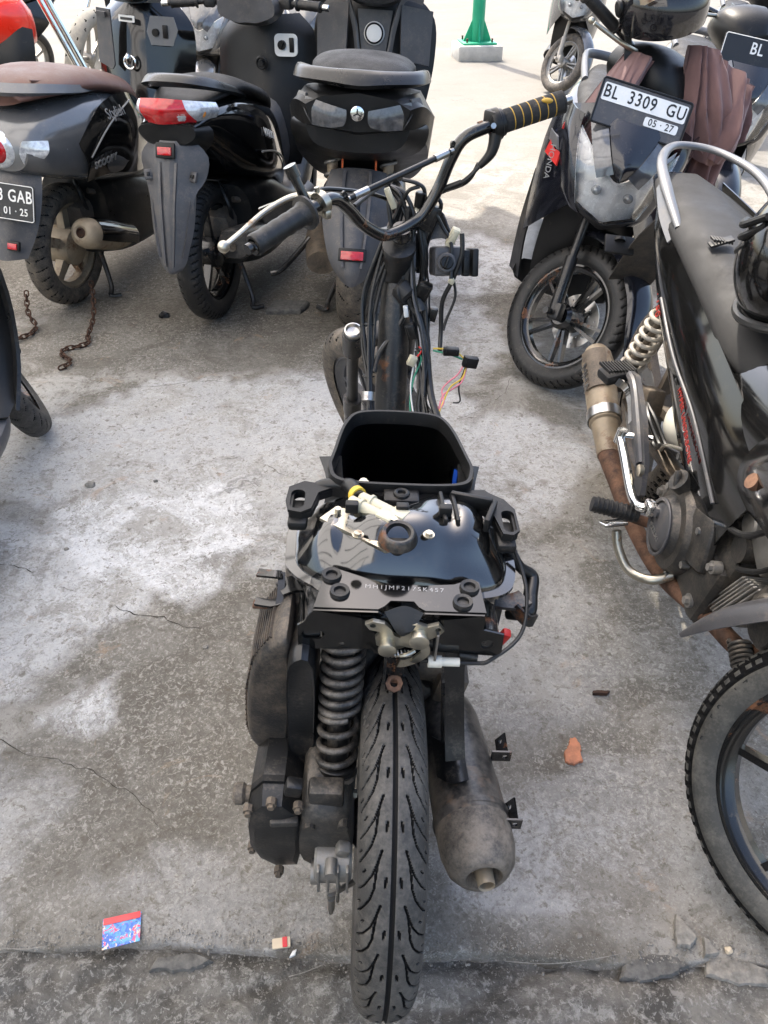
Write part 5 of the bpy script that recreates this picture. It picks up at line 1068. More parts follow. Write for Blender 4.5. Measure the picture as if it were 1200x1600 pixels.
# jacket
m, n, p = newmat('jacket_cloth'); tc = n('TexCoord').outputs['Object']
c = n.mix(n.noise(tc, 30, 4), (.14, .075, .07), (.2, .11, .1)); m.node_tree.links.new(c, p.inputs['Base Color']); p.inputs['Roughness'].default_value = .85
p.inputs['Sheen Weight'].default_value = .3; m.node_tree.links.new(n.bump(n.noise(tc, 700, 2), .3, .001), p.inputs['Normal'])
J = thing('jacket', 'dusky brown cloth jacket draped around the scooter handlebar beside the helmet', 'jacket', (.82, 2.75, .92))
def drape(g, top, bot, amp, k, ph, rows=30, th=.003, bulge=.04):
    a = spl(top, 24); b = spl(bot, 24); L = min(len(a), len(b)); gg = bmesh.new(); vv = []
    for i in range(rows + 1):
        t = i / rows; row = []
        for j in range(L):
            s = j / (L - 1); P = a[int(j * (len(a) - 1) / (L - 1))].lerp(b[int(j * (len(b) - 1) / (L - 1))], t)
            sw = s + .10 * math.sin(t * 2.6 + ph) * (1 - abs(2 * s - 1))
            f = amp * (.7 + .5 * t) * (.4 * math.sin(sw * k * 6.28 + ph + t) + 2.0 * noise.noise(V((sw * 4 * k + ph + .6 * t, t * 1.1, ph))) + 1.2 * noise.noise(V((sw * 10 + ph + t, t * 1.6 - sw, ph))) + .25 * noise.noise(V((sw * 20, t * 7, ph))))
            P = P + V((.3 * f, -f, .15 * f)) + V((0, -bulge, 0)) * math.sin(t * 3.1) * math.sin(s * 3.14); row.append(gg.verts.new(P))
        vv.append(row)
    for i in range(rows):
        for j in range(L - 1): gg.faces.new((vv[i][j], vv[i + 1][j], vv[i + 1][j + 1], vv[i][j + 1]))
    bmesh.ops.solidify(gg, geom=list(gg.faces), thickness=th); return g.merge(gg)
g = G(); drape(g, [(.1, -.06, .12), (.15, -.09, .12), (.2, -.06, .1)], [(.1, -.1, -.12), (.22, -.15, -.2), (.33, -.06, -.12)], .02, 1.6, .4); obj('body_cloth', g, 'jacket_cloth', J, ang=80)
g = G(); drape(g, [(.2, -.04, -.02), (.28, -.03, .03), (.36, -.01, .0)], [(.14, -.06, -.4), (.2, -.1, -.45), (.25, -.04, -.38)], .022, 1.3, 2.1); obj('sleeve', g, 'jacket_cloth', J, ang=80)
g = G(); drape(g, [(.18, -.09, .1), (.25, -.1, .06), (.33, -.06, .0)], [(.17, -.13, -.16), (.24, -.17, -.19), (.33, -.09, -.14)], .018, 1.2, 4.0, 24); obj('lapel', g, 'jacket_cloth', J, ang=80)
g = G(); drape(g, [(-.08, -.02, .1), (-.04, -.07, .1), (.0, -.08, .08)], [(-.26, -.14, -.1), (-.19, -.17, -.13), (-.1, -.15, -.06)], .012, 1.4, 1.2); obj('sleeve', g, 'jacket_cloth', J, ang=80)
# ---------------------------------------------------------------- scooter at the left edge
Lf = thing('parked_scooter', 'black scooter at the edge with grooved floorboard and front wheel turned, beside the rusty chain', 'scooter', (-1.165, .9, 0), 0, -8, 'parked scooters')
LM = steer_m(1.34, 26.5, 34)
wheel(Lf, (0, 0, .25), .25, .09, .178, None, 'rubber', 'black_steel', nu=120, nv=20)
wheel(Lf, None, .25, .085, .178, tread_slant(.05, .55, .1, True, .25, 1.0, .5), 'tread_rubber', 'black_steel', spokes=5, name='front_wheel', M=LM @ Matrix.Translation((0, 1.256, .25)), nu=420, nv=48)
for sx in (-1, 1):
    g = G(); g.tube([(.085 * sx, 1.256, .25), (.085 * sx, 1.08, .62)], .02, 12, 0); g.xf(LM); obj('fork_leg', g, 'dusty_black', Lf)
q = lambda a, r, x: (x, 1.256 + r * math.cos(R(a)), .25 + r * math.sin(R(a)))
g = G(); g.patch([[q(a, .27, -.06), q(a, .295, -.04), q(a, .3, 0), q(a, .295, .04), q(a, .27, .06)] for a in (20, 60, 100, 140, 168)], .005, 4, 3); g.xf(LM); obj('front_fender', g, 'plastic', Lf)
g = G(); g.patch([[(.0, 1.0, .95), (.14, .99, .93), (.2, 1.06, .88)], [(.0, 1.0, .7), (.15, 1.02, .68), (.21, 1.09, .64)], [(.0, .98, .5), (.14, 1.0, .48), (.205, 1.06, .45)], [(.0, .9, .36), (.15, .93, .34), (.2, .98, .31)], [(.0, .8, .3), (.16, .82, .29), (.2, .86, .27)]], .012, 5, 5); g.patch([[(-.0, 1.0, .95), (-.14, .99, .93), (-.2, 1.06, .88)], [(-.0, 1.0, .7), (-.15, 1.02, .68), (-.21, 1.09, .64)], [(-.0, .98, .5), (-.14, 1.0, .48), (-.205, 1.06, .45)], [(-.0, .9, .36), (-.15, .93, .34), (-.2, .98, .31)], [(-.0, .8, .3), (-.16, .82, .29), (-.2, .86, .27)]], .012, 5, 5); obj('leg_shield', g, 'plastic', Lf)
g = G(); g.hull([(.3, [(0, .28), (.17, .275), (.2, .235), (.14, .16), (0, .14)]), (.6, [(0, .28), (.18, .275), (.215, .23), (.14, .16), (0, .14)]), (.85, [(0, .29), (.17, .285), (.2, .24), (.13, .18), (0, .16)]), (.95, [(0, .34), (.13, .33), (.15, .28), (.1, .22), (0, .2)])], 4, 4); fl = obj('floorboard', g, 'plastic_grey', Lf, ang=30)
for sx in (-1, 1):
    g = G(); g.box((.12 * sx, .66, .283), (.1, .28, .008), (0, 4 * sx, 0), .003); mt = obj('floor_mat', g, 'alloy', fl)
    for k in range(9):
        g = G(); g.box((.08 * sx + .0105 * k * sx, .66, .2885 - .0007 * k), (.004, .26, .004), (0, 4 * sx, 0)); obj('mat_rib', g, 'plastic_grey', mt)
g = G(); g.patch([[(.2, 1.07, .86), (.26, 1.0, .84)], [(.215, 1.1, .62), (.265, 1.04, .6)], [(.205, 1.07, .44), (.24, 1.0, .4)], [(.2, .97, .3), (.22, .9, .27)]], .01, 4, 3); obj('side_edge', g, 'dusty_black', Lf)
g = G(); g.hull([(-.3, [(0, .8), (.08, .77), (0, .65)]), (0, [(0, .78), (.16, .7), (.17, .45), (0, .4)]), (.32, [(0, .7), (.13, .62), (.14, .33), (0, .28)])], 4, 4); obj('rear_body', g, 'gloss_black', Lf)
g = G(); g.hull([(-.28, [(0, .84), (.1, .82), (.1, .78), (0, .77)]), (.1, [(0, .8), (.12, .79), (.14, .74), (0, .73)]), (.45, [(0, .74), (.1, .73), (.11, .68), (0, .67)])], 4, 4); obj('seat', g, 'seat_vinyl', Lf)
g = G(); g.tube([LM @ V(p) for p in ((-.33, .84, 1.03), (-.15, .9, 1.0), (0, .91, .97), (.15, .9, 1.0), (.33, .84, 1.03))], .012, 12); obj('handlebar', g, 'black_steel', Lf)
# ---------------------------------------------------------------- row of scooters seen from behind
def rear_common(T, y0=.35):
    wheel(T, (0, 1.28, .25), .25, .09, .178, None, 'rubber', 'black_steel', nu=90, nv=16, name='front_wheel')
    g = G(); g.hull([(.12, [(0, .5), (.12, .48), (.15, .34), (.1, .2), (0, .18)]), (.35, [(0, .5), (.15, .47), (.18, .32), (.13, .15), (0, .13)]), (.7, [(0, .36), (.16, .34), (.18, .26), (.13, .15), (0, .13)]), (1.0, [(0, .6), (.14, .5), (.16, .35), (.1, .22), (0, .2)])], 4, 4); obj('under_body', g, 'dusty_black', T)
    g = G(); g.strip([(0, .29 * math.cos(R(a)), .25 + .29 * math.sin(R(a))) for a in range(-5, 95, 10)], (1, 0, 0), .12, .006, 3); obj('inner_fender', g, 'plastic', T)
    for k, pts in enumerate([[(.08, .1, .45), (.13, .2, .42), (.1, .32, .38)], [(-.05, .08, .5), (.02, .16, .47), (.09, .26, .45), (.12, .36, .38)], [(.02, .1, .52), (.08, .05, .44), (.06, .12, .34)]]):
        g = G(); g.tube(pts, (.012, .007, .009)[k], 8, 5); obj('engine_hose', g, ('engine_dirty', 'cable', 'rubber')[k], T)
    g = G(); g.box((-.02, .22, .33), (.2, .36, .2), (8, 0, 0), .04); g.cyl((.03, .34, .32), (.13, .34, .32), .075, 20, bev=.01); g.tube([(-.14, -.03, .25), (-.16, .2, .27), (-.15, .42, .25)], [.06, .07, .08], 14, 4, flat=.8); obj('engine', g, 'engine_dirty', T)
    g = G(); g.tube([(.09, .38, .28), (.13, .3, .2), (.14, .18, .22)], .018, 10); obj('exhaust_pipe', g, 'rust', T)
    for sx in (-1, 1):
        g = G(); g.tube([(.05 * sx, .16, .2), (.12 * sx, .1, .05), (.13 * sx, .07, .015), (.17 * sx, .09, .015)], .011, 8); obj('centre_stand', g, 'scuffed_steel', T)
def rear_handlebar(T, y, z, half, paint='plastic', SMx=None):
    I = SMx or Matrix.Identity(4)
    g = G(); g.hull([(y - .08, [(0, z + .03), (.1, z + .02), (.12, z - .04), (.05, z - .07), (0, z - .07)]), (y, [(0, z + .05), (.12, z + .03), (.14, z - .03), (.08, z - .08), (0, z - .09)]), (y + .1, [(0, z + .01), (.09, z), (.09, z - .05), (.05, z - .08), (0, z - .08)])], 4, 4, M=I); o = obj('handlebar_cover', g, paint, T)
    for sx in (-1, 1):
        a, b = I @ V((.12 * sx, y - .03, z)), I @ V((half * sx, y - .09, z - .01)); d = (b - a).normalized()
        g = G(); g.cyl(a, b, .011, 12); g.lathe([(0, .012), (0, .024), (.006, .024), (.01, .018)] + [(.014 + k * .01, .0175 + .0012 * (k % 2)) for k in range(9)] + [(.11, .02), (.114, .012)], b - d * .12, d, 20); g.box(tuple(a + d * .05), (.05, .04, .045), (0, 0, -20 * sx), .01); gp = obj('grip', g, 'rubber', T)
        g = G(); g.cyl(b, b + d * .03, .012, 14, bev=.003); obj('bar_end', g, 'chrome', gp)
        g = G(); g.tube([a + V((0, .05, 0)), (a + b) / 2 + V((0, .06, -.01)), b + V((0, .03, -.01))], [.008, .006, .006], 8); obj('brake_lever', g, 'zinc', T)
GRP = 'parked scooters'
# ---- black scooter with red tail lamp
A = thing('parked_scooter', 'black scooter with red tail lamp and long silver grey mudguard', 'scooter', (-.705, 3.1, 0), -11, .5, GRP)
wheel(A, (0, 0, .268), .268, .1, .182, tread_slant(.03, .7, .2, False, .35), 'rubber', 'black_steel', spokes=5, pair=.0, sw=.024, curve=.02, nu=420, nv=36, hub=.06)
rear_common(A)
g = G(); g.hull([(-.22, [(0, .80), (.06, .795), (.1, .775), (.06, .745), (0, .735)]), (-.1, [(0, .83), (.1, .82), (.135, .77), (.1, .69), (0, .68)]), (.08, [(0, .83), (.13, .81), (.175, .72), (.15, .58), (0, .56)]), (.3, [(0, .79), (.14, .765), (.19, .66), (.17, .5), (0, .48)]), (.52, [(0, .72), (.12, .7), (.16, .6), (.15, .44), (0, .4)]), (.62, [(0, .6), (.1, .58), (.13, .5), (.12, .38), (0, .34)])], 5, 5); bd = obj('rear_body', g, 'gloss_black', A, ang=40)
g = G(); g.patch([[(-.135, -.1, .835), (-.1, -.2, .855), (0, -.245, .865), (.1, -.2, .855), (.135, -.1, .835)], [(-.145, -.1, .81), (-.108, -.215, .825), (0, -.265, .83), (.108, -.215, .825), (.145, -.1, .81)], [(-.13, -.1, .785), (-.09, -.2, .79), (0, -.245, .79), (.09, -.2, .79), (.13, -.1, .785)]], .006, 5, 6); tl = obj('tail_lamp', g, 'clear_lens', A)
g = G(); g.patch([[(-.08, -.228, .862), (0, -.252, .868), (.07, -.232, .862)], [(-.085, -.24, .828), (0, -.272, .832), (.085, -.238, .828)], [(-.065, -.228, .788), (0, -.252, .788), (.1, -.2, .79)]], .006, 4, 5); obj('red_lens', g, 'red_lens', tl)
for sx in (-1, 1):
    g = G(); g.ell((.115 * sx, -.175, .82), (.012, .012, .02), 12, 8); obj('indicator_bulb', g, 'amber', tl)
g = G(); g.hull([(-.235, [(0, .785), (.09, .78), (.1, .75), (.06, .725), (0, .72)]), (-.15, [(0, .785), (.12, .77), (.13, .72), (.08, .68), (0, .68)])], 4, 3); obj('tail_lower', g, 'plastic', A)
g = G()
g.patch([[(-.075, -.2, .735), (-.03, -.235, .735), (.03, -.235, .735), (.075, -.2, .735)], [(-.125, -.2, .68), (-.03, -.26, .68), (.03, -.26, .68), (.125, -.2, .68)], [(-.115, -.22, .61), (-.03, -.29, .6), (.03, -.29, .6), (.115, -.22, .61)], [(-.085, -.27, .56), (-.025, -.315, .54), (.025, -.315, .54), (.085, -.27, .56)], [(-.075, -.3, .46), (-.02, -.345, .44), (.02, -.345, .44), (.075, -.3, .46)], [(-.055, -.34, .36), (-.015, -.375, .34), (.015, -.375, .34), (.055, -.34, .36)], [(-.035, -.35, .325), (-.01, -.37, .315), (.01, -.37, .315), (.035, -.35, .325)]], .006, 3, 3)
mg = obj('mudguard', g, 'plastic_grey', A, ang=14)
for sx in (-1, 1):
    g = G(); g.strip([(.03 * sx, -.264, .67), (.028 * sx, -.296, .6), (.024 * sx, -.322, .53), (.02 * sx, -.35, .44), (.014 * sx, -.38, .345)], (1, 0, 0), (.01, .006), .008, 4); obj('mudguard_rib', g, 'plastic_grey', mg)
    g = G(); g.patch([[(.07 * sx, -.285, .55), (.088 * sx, -.262, .565)], [(.06 * sx, -.325, .45), (.079 * sx, -.298, .46)], [(.045 * sx, -.358, .37), (.058 * sx, -.338, .375)]], .008, 4, 2); obj('mudguard_edge', g, 'plastic_grey', mg)
g = G(); g.box((.0, -.268, .71), (.07, .012, .05), (-20, 0, 0), .004); rfl = obj('reflector_base', g, 'plastic', mg)
g = G(); g.box((.0, -.277, .71), (.05, .008, .026), (-20, 0, 0), .002); obj('reflector', g, 'red_lens', rfl)
for sx in (-1, 1):
    g = G(); g.box((.082 * sx, -.252, .625), (.035, .012, .035), (-25, 0, -25 * sx), .004); bo = obj('bracket_boss', g, 'plastic_grey', mg)
    g = G(); g.box((.082 * sx, -.26, .628), (.012, .01, .012), (-25, 0, -25 * sx), .001); obj('bracket_slot', g, 'deep_black', bo)
g = G(); g.patch([[(.12, .26, .79), (.15, .08, .835), (.13, -.1, .88), (.07, -.19, .905), (0, -.215, .912), (-.07, -.19, .905), (-.13, -.1, .88), (-.15, .08, .835), (-.12, .26, .79)], [(.115, .26, .805), (.14, .08, .855), (.115, -.08, .905), (.06, -.15, .925), (0, -.17, .93), (-.06, -.15, .925), (-.115, -.08, .905), (-.14, .08, .855), (-.115, .26, .805)], [(.1, .26, .8), (.12, .08, .845), (.095, -.06, .89), (.05, -.11, .905), (0, -.125, .91), (-.05, -.11, .905), (-.095, -.06, .89), (-.12, .08, .845), (-.1, .26, .8)]], .02, 3, 5); obj('grab_rail', g, 'satin_black', A)
g = G(); g.hull([(-.14, [(0, .845), (.06, .84), (.08, .82), (0, .81)]), (.0, [(0, .87), (.1, .86), (.125, .83), (0, .81)]), (.15, [(0, .885), (.11, .87), (.14, .83), (0, .8)]), (.3, [(0, .85), (.12, .83), (.145, .79), (0, .77)]), (.48, [(0, .8), (.11, .78), (.13, .73), (0, .71)]), (.62, [(0, .76), (.07, .74), (.09, .68), (0, .66)])], 5, 5); obj('seat', g, 'seat_vinyl', A, ang=60)
text('body_lettering', 'VARIO', .042, 'ink_white', bd, fmat((.196, .27, .66), (0, 1, -.35), (-.3, .3, 1)), .001)
g = G(); g.tube([(.199, .16, .62), (.2, .3, .59), (.185, .45, .53), (.16, .56, .45)], .004, 6); obj('body_trim', g, 'ink_grey', bd)
g = G(); g.hull([(-.13, [(0, .395), (.035, .385), (.05, .345), (.035, .305), (0, .3)]), (-.1, [(0, .405), (.045, .39), (.06, .345), (.045, .3), (0, .29)]), (.12, [(0, .36), (.045, .345), (.06, .3), (.045, .26), (0, .25)]), (.2, [(0, .33), (.03, .32), (.04, .29), (.03, .26), (0, .25)])], 4, 4, M=Matrix.Translation((.15, 0, 0))); mf2 = obj('muffler', g, 'muffler_black', A)
g = G(); g.lathe([(0, .018), (.012, .017), (.01, .012), (.001, .011)], (.15, -.13, .345), (0, -1, .1), 18); obj('tail_pipe', g, 'engine_dirty', mf2)
# inside of the front shield
def inner_shield(T, y, hw, z0, z1, paint, curve=.05):
    g = G(); rows = []
    for z, k, dy in ((z0, .7, -.1), (z0 + (z1 - z0) * .3, .9, -.02), (z0 + (z1 - z0) * .6, 1, .03), (z0 + (z1 - z0) * .85, .95, .06), (z1, .6, .08)):
        rows.append([(-hw * k, y + dy + curve * 1.2, z), (-hw * k * .6, y + dy - curve * .1, z), (0, y + dy - curve, z), (hw * k * .6, y + dy - curve * .1, z), (hw * k, y + dy + curve * 1.2, z)])
    g.patch(rows, .035, 5, 5); return obj('leg_shield', g, paint, T, ang=40)
ls = inner_shield(A, .83, .235, .42, 1.0, 'plastic')
g = G(); g.plate(rrect(.1, .085, .02), .012, frame((.12, .815, .895), (1, .1, 0), (0, .1, 1))); sw_ = obj('ignition_plate', g, 'ink_white', ls)
g = G(); g.cyl((.105, .81, .897), (.105, .79, .897), .018, 16); g.box((.105, .785, .897), (.006, .01, .03), (0, 30, 0)); obj('key_knob', g, 'plastic', sw_)
g = G(); g.box((.147, .803, .897), (.02, .01, .055), (0, 0, 5), .003); obj('shutter_switch', g, 'plastic', sw_)
g = G(); g.ring((.015, .775, .83), (0, 1, .1), .022, .006, 20); g.cyl((.015, .79, .83), (.015, .755, .83), .012, 12); obj('bag_hook', g, 'plastic', ls)
g = G(); g.hull([(.6, [(0, .5), (.07, .48), (.09, .35), (0, .3)]), (.76, [(0, .7), (.09, .66), (.12, .45), (0, .35)])], 4, 3); g.hull([(.42, [(0, .33), (.18, .32), (.2, .24), (0, .2)]), (.85, [(0, .34), (.18, .33), (.2, .25), (0, .2)])], 4, 3); obj('floorboard', g, 'plastic_grey', A)
rear_handlebar(A, .75, 1.06, .33, 'plastic_grey')
# ---- matte scooter in the middle
Nn = thing('parked_scooter', 'matte black maxi scooter with smoked tail lamps and grey mudguard behind the stripped scooter', 'scooter', (-.12, 3.03, 0), -2, 3.0, GRP)
wheel(Nn, (0, 0, .258), .258, .135, .165, tread_slant(.075, .5, .07, False, .15, 1.0, .4), 'rubber_dirty', 'black_steel', spokes=5, sw=.022, nu=420, nv=40)
rear_common(Nn)
g = G(); g.hull([(-.27, [(0, .9), (.12, .885), (.17, .86), (.15, .8), (0, .785)]), (-.2, [(0, .91), (.17, .895), (.215, .86), (.19, .78), (0, .75)]), (-.02, [(0, .9), (.2, .87), (.255, .8), (.24, .7), (0, .66)]), (.25, [(0, .86), (.2, .83), (.26, .74), (.25, .58), (0, .52)]), (.5, [(0, .76), (.15, .74), (.2, .64), (.2, .45), (0, .4)]), (.62, [(0, .66), (.1, .64), (.13, .55), (.12, .4), (0, .36)])], 3, 5, smooth_ring=False); nb = obj('rear_body', g, 'plastic', Nn, ang=24)
for sx in (-1, 1):
    g = G(); g.patch([[(.035 * sx, -.298, .855), (.1 * sx, -.287, .868), (.172 * sx, -.25, .88)], [(.035 * sx, -.302, .825), (.1 * sx, -.295, .83), (.178 * sx, -.255, .845)], [(.045 * sx, -.296, .806), (.09 * sx, -.292, .798), (.15 * sx, -.27, .8)]], .008, 4, 4); obj('tail_lamp', g, 'dark_lens', Nn)
    g = G(); g.patch([[(.172 * sx, -.24, .888), (.2 * sx, -.19, .885)], [(.18 * sx, -.24, .845), (.215 * sx, -.18, .845)], [(.16 * sx, -.25, .8), (.185 * sx, -.2, .8)]], .006, 3, 3); obj('tail_strip', g, 'silver_paint', Nn)
    g = G(); g.cyl((.105 * sx, .02, .62), (.1 * sx, -.03, .42), .02, 14); sk = obj('rear_shock', g, 'tan_paint', Nn)
    g = G(); g.coil((.105 * sx, .03, .66), (.102 * sx, -.01, .5), .027, .006, 4, 18, 8); obj('spring', g, 'alloy', sk)
    g = G(); g.strip([(.06 * sx, -.07, .66), (.062 * sx, -.09, .56)], (0, 1, 0), .02, .006, 0); obj('orange_label', g, 'orange', Nn)
g = G(); g.lathe([(0, .022), (.004, .022), (.005, .019), (.004, .001)], (0, -.292, .845), (0, -1, .1), 24); em = obj('emblem', g, 'chrome', Nn)
g = G()
for k in range(3):
    a = R(90 + 120 * k); g.strip([(0, -.2975, .8455), (.014 * math.cos(a), -.2975, .8455 + .014 * math.sin(a))], (-math.sin(a), 0, math.cos(a)), .004, .002, 0)
obj('emblem_forks', g, 'ink_black', em)
g = G(); g.hull([(-.24, [(0, .79), (.15, .8), (.17, .78), (.13, .73), (0, .715)]), (-.12, [(0, .79), (.2, .8), (.24, .76), (.19, .69), (0, .66)])], 4, 3); obj('tail_lower', g, 'plastic', Nn)
g = G(); g.patch([[(.235, .1, .9), (.235, -.06, .91), (.2, -.2, .925), (.1, -.275, .93), (0, -.295, .925), (-.1, -.275, .93), (-.2, -.2, .925), (-.235, -.06, .91), (-.235, .1, .9)], [(.225, .1, .92), (.22, -.06, .945), (.185, -.175, .955), (.09, -.24, .96), (0, -.255, .962), (-.09, -.24, .96), (-.185, -.175, .955), (-.22, -.06, .945), (-.225, .1, .92)], [(.195, .1, .915), (.185, -.05, .94), (.15, -.14, .948), (.08, -.19, .952), (0, -.2, .953), (-.08, -.19, .952), (-.15, -.14, .948), (-.185, -.05, .94), (-.195, .1, .915)]], .02, 3, 5); obj('grab_rail', g, 'satin_black', Nn)
g = G(); g.hull([(-.2, [(0, .945), (.08, .94), (.12, .915), (0, .9)]), (-.08, [(0, .975), (.12, .965), (.16, .925), (0, .88)]), (.1, [(0, .975), (.14, .96), (.175, .91), (0, .86)]), (.28, [(0, .92), (.14, .905), (.17, .86), (0, .82)]), (.5, [(0, .86), (.12, .845), (.15, .79), (0, .76)]), (.66, [(0, .82), (.08, .8), (.1, .74), (0, .7)])], 5, 5); obj('seat', g, 'seat_vinyl', Nn, ang=60)
g = G(); g.patch([[(-.1, -.1, .62), (-.04, -.14, .64), (.04, -.14, .64), (.1, -.1, .62)], [(-.12, -.18, .55), (-.045, -.24, .56), (.045, -.24, .56), (.12, -.18, .55)], [(-.115, -.25, .47), (-.04, -.31, .47), (.04, -.31, .47), (.115, -.25, .47)], [(-.085, -.32, .37), (-.03, -.375, .365), (.03, -.375, .365), (.085, -.32, .37)], [(-.04, -.36, .315), (-.012, -.385, .305), (.012, -.385, .305), (.04, -.36, .315)]], .006, 4, 4); mg = obj('mudguard', g, 'plastic_grey', Nn, ang=14)
for sx in (-1, 1):
    g = G(); g.strip([(.045 * sx, -.16, .635), (.048 * sx, -.248, .555), (.043 * sx, -.318, .47), (.032 * sx, -.38, .37)], (1, 0, 0), (.012, .008), .009, 4); obj('mudguard_rib', g, 'plastic_grey', mg)
g = G(); g.box((0, -.362, .41), (.1, .014, .045), (-33, 0, 0), .005); rbz = obj('reflector_base', g, 'plastic', mg)
g = G(); g.box((0, -.371, .41), (.08, .01, .03), (-33, 0, 0), .003); obj('reflector', g, 'red_lens', rbz)
g = G(); g.box((0, -.262, .545), (.035, .01, .06), (-40, 0, 0), .006); obj('mudguard_slot', g, 'deep_black', mg)
ls = inner_shield(Nn, .86, .27, .5, 1.08, 'plastic', .04)
g = G(); g.plate([(-.075, .07), (.075, .07), (.05, -.1), (.03, -.115), (-.03, -.115), (-.05, -.1)], .01, frame((0, .845, .955), (1, 0, 0), (0, .15, 1))); obj('console', g, 'plastic_grey', ls)
g = G(); g.strip([(-.12, .83, 1.07), (-.085, .825, .97), (-.06, .815, .85), (0, .81, .83), (.06, .815, .85), (.085, .825, .97), (.12, .83, 1.07), (.2, .86, 1.06)], (0, -.1, 1), .02, .012, 5); obj('console_trim', g, 'silver_paint', ls)
g = G(); g.lathe([(0, .045), (.012, .043), (.014, .034), (.028, .032), (.03, .001)], (0, .835, .94), (0, -1, .12), 28); kn = obj('ignition_knob', g, 'ink_white', ls)
g = G(); g.ring((0, .815, .943), (0, -1, .12), .036, .004, 28); obj('knob_ring', g, 'plastic', kn)
g = G(); g.plate(rrect(.05, .035, .015), .004, frame((0, .79, .8), (1, 0, 0), (0, .15, 1))); obj('smart_key_badge', g, 'blue_print', ls)
for sx in (-1, 1):
    g = G(); g.plate([(-.05, .1), (.09, .08), (.08, -.12), (-.05, -.1)] if sx > 0 else [(-.09, .08), (.05, .1), (.05, -.1), (-.08, -.12)], .012, frame((.16 * sx, .83, .95), (1, .28 * sx, 0), (0, .15, 1))); obj('glove_box_lid', g, 'plastic_grey', ls)
g = G(); g.hull([(.5, [(0, .62), (.1, .6), (.13, .4), (0, .35)]), (.86, [(0, .8), (.12, .76), (.15, .45), (0, .35)])], 4, 3); obj('centre_tunnel', g, 'plastic', Nn)
rear_handlebar(Nn, .8, 1.13, .34, 'plastic')
g = G(); g.tube([(-.2, .1, .3), (-.3, .02, .2), (-.35, 0, .18)], .011, 8); obj('side_stand', g, 'black_steel', Nn)
g = G(); g.hull([(-.1, [(0, .36), (.05, .34), (.06, .3), (0, .25)]), (.2, [(0, .33), (.05, .31), (.06, .27), (0, .22)])], 4, 3, M=Matrix.Translation((.17, 0, 0))); obj('muffler', g, 'muffler_black', Nn)
# ---- rounded scooter with brown seat
C = thing('parked_scooter', 'grey and black rounded scooter with brown seat and dark plate, rear wheel chained', 'scooter', (-1.36, 3.25, 0), -13, 4, GRP)
cwh = wheel(C, (0, 0, .245), .245, .105, .17, tread_slant(.045, .5, .1, False, .1), 'rubber_dirty', 'tan_paint', spokes=5, sw=.04, spt=.022, nu=420, nv=36, hub=.075, hubw=.12)
rear_common(C)
g = G(); g.hull([(-.3, [(0, .74), (.08, .73), (.12, .68), (.08, .63), (0, .62)]), (-.22, [(0, .8), (.12, .78), (.17, .7), (.14, .6), (0, .59)]), (0, [(0, .83), (.16, .81), (.225, .69), (.2, .54), (0, .53)]), (.22, [(0, .82), (.17, .8), (.24, .68), (.22, .5), (0, .48)]), (.42, [(0, .76), (.15, .73), (.2, .62), (.19, .46), (0, .42)]), (.56, [(0, .64), (.1, .61), (.13, .52), (.12, .4), (0, .36)])], 5, 5); cb = obj('rear_body', g, 'dark_grey_paint', C, ang=50)
g = G(); g.patch([[(.205, -.1, .69), (.222, .05, .79), (.222, .22, .81), (.2, .38, .76), (.155, .52, .68)], [(.235, -.1, .62), (.248, .05, .69), (.262, .22, .69), (.232, .38, .66), (.18, .52, .57)], [(.215, -.1, .555), (.226, .05, .55), (.24, .22, .515), (.215, .4, .49), (.165, .53, .45)]], .006, 5, 6); csp = obj('side_panel', g, 'gloss_black', C)
text('body_lettering', 'SCOOPY', .036, 'ink_grey', csp, fmat((.247, .0, .61), (.06, 1, .02), (.15, 0, 1)), .002, 1.1, .0008)
text('body_lettering', 'Stylish', .055, 'ink_grey', csp, fmat((.258, .1, .765), (-.02, 1, -.05), (-.4, .0, 1)), .001)
g = G(); g.tube([(.238, -.08, .64), (.25, .02, .71), (.25, .12, .75), (.24, .25, .78)], .003, 6); obj('panel_line', g, 'ink_grey', csp)
g = G(); g.ell((-.0, -.29, .69), (.075, .03, .068), 28, 14); tl = obj('tail_lamp', g, 'clear_lens', C)
g = G(); g.ell((-.0, -.308, .69), (.048, .024, .046), 24, 12); obj('red_lens', g, 'red_lens', tl)
for sx in (-1, 1):
    g = G(); g.patch([[(.07 * sx + .04, -.3, .73), (.16 * sx + .01, -.235, .725)], [(.06 * sx + .04, -.315, .69), (.165 * sx + .01, -.25, .69)], [(.06 * sx + .04, -.3, .65), (.13 * sx + .01, -.255, .655)]], .008, 4, 4); obj('indicator', g, 'clear_lens', C)
g = G(); g.patch([[(.17, .14, .825), (.19, -.02, .845), (.16, -.17, .865), (.08, -.25, .87), (0, -.27, .87), (-.08, -.25, .87), (-.16, -.17, .865), (-.19, -.02, .845), (-.17, .14, .825)], [(.165, .14, .845), (.18, -.02, .87), (.15, -.15, .89), (.075, -.22, .895), (0, -.24, .895), (-.075, -.22, .895), (-.15, -.15, .89), (-.18, -.02, .87), (-.165, .14, .845)]], .018, 3, 6); obj('grab_rail', g, 'silver_paint', C)
g = G(); g.hull([(-.24, [(0, .87), (.06, .865), (.09, .84), (0, .82)]), (-.14, [(0, .905), (.11, .895), (.15, .85), (0, .82)]), (.05, [(0, .91), (.14, .895), (.18, .84), (0, .81)]), (.22, [(0, .885), (.15, .865), (.19, .81), (0, .78)]), (.4, [(0, .84), (.14, .82), (.175, .75), (0, .72)]), (.54, [(0, .78), (.09, .76), (.12, .68), (0, .66)])], 5, 5); stc = obj('seat', g, 'seat_brown', C, ang=60)
g = G(); g.tube([(.1, -.17, .897), (.155, .0, .872), (.165, .15, .855), (.155, .3, .832), (.12, .42, .812)], .004, 6); obj('seat_piping', g, 'seat_brown', stc)
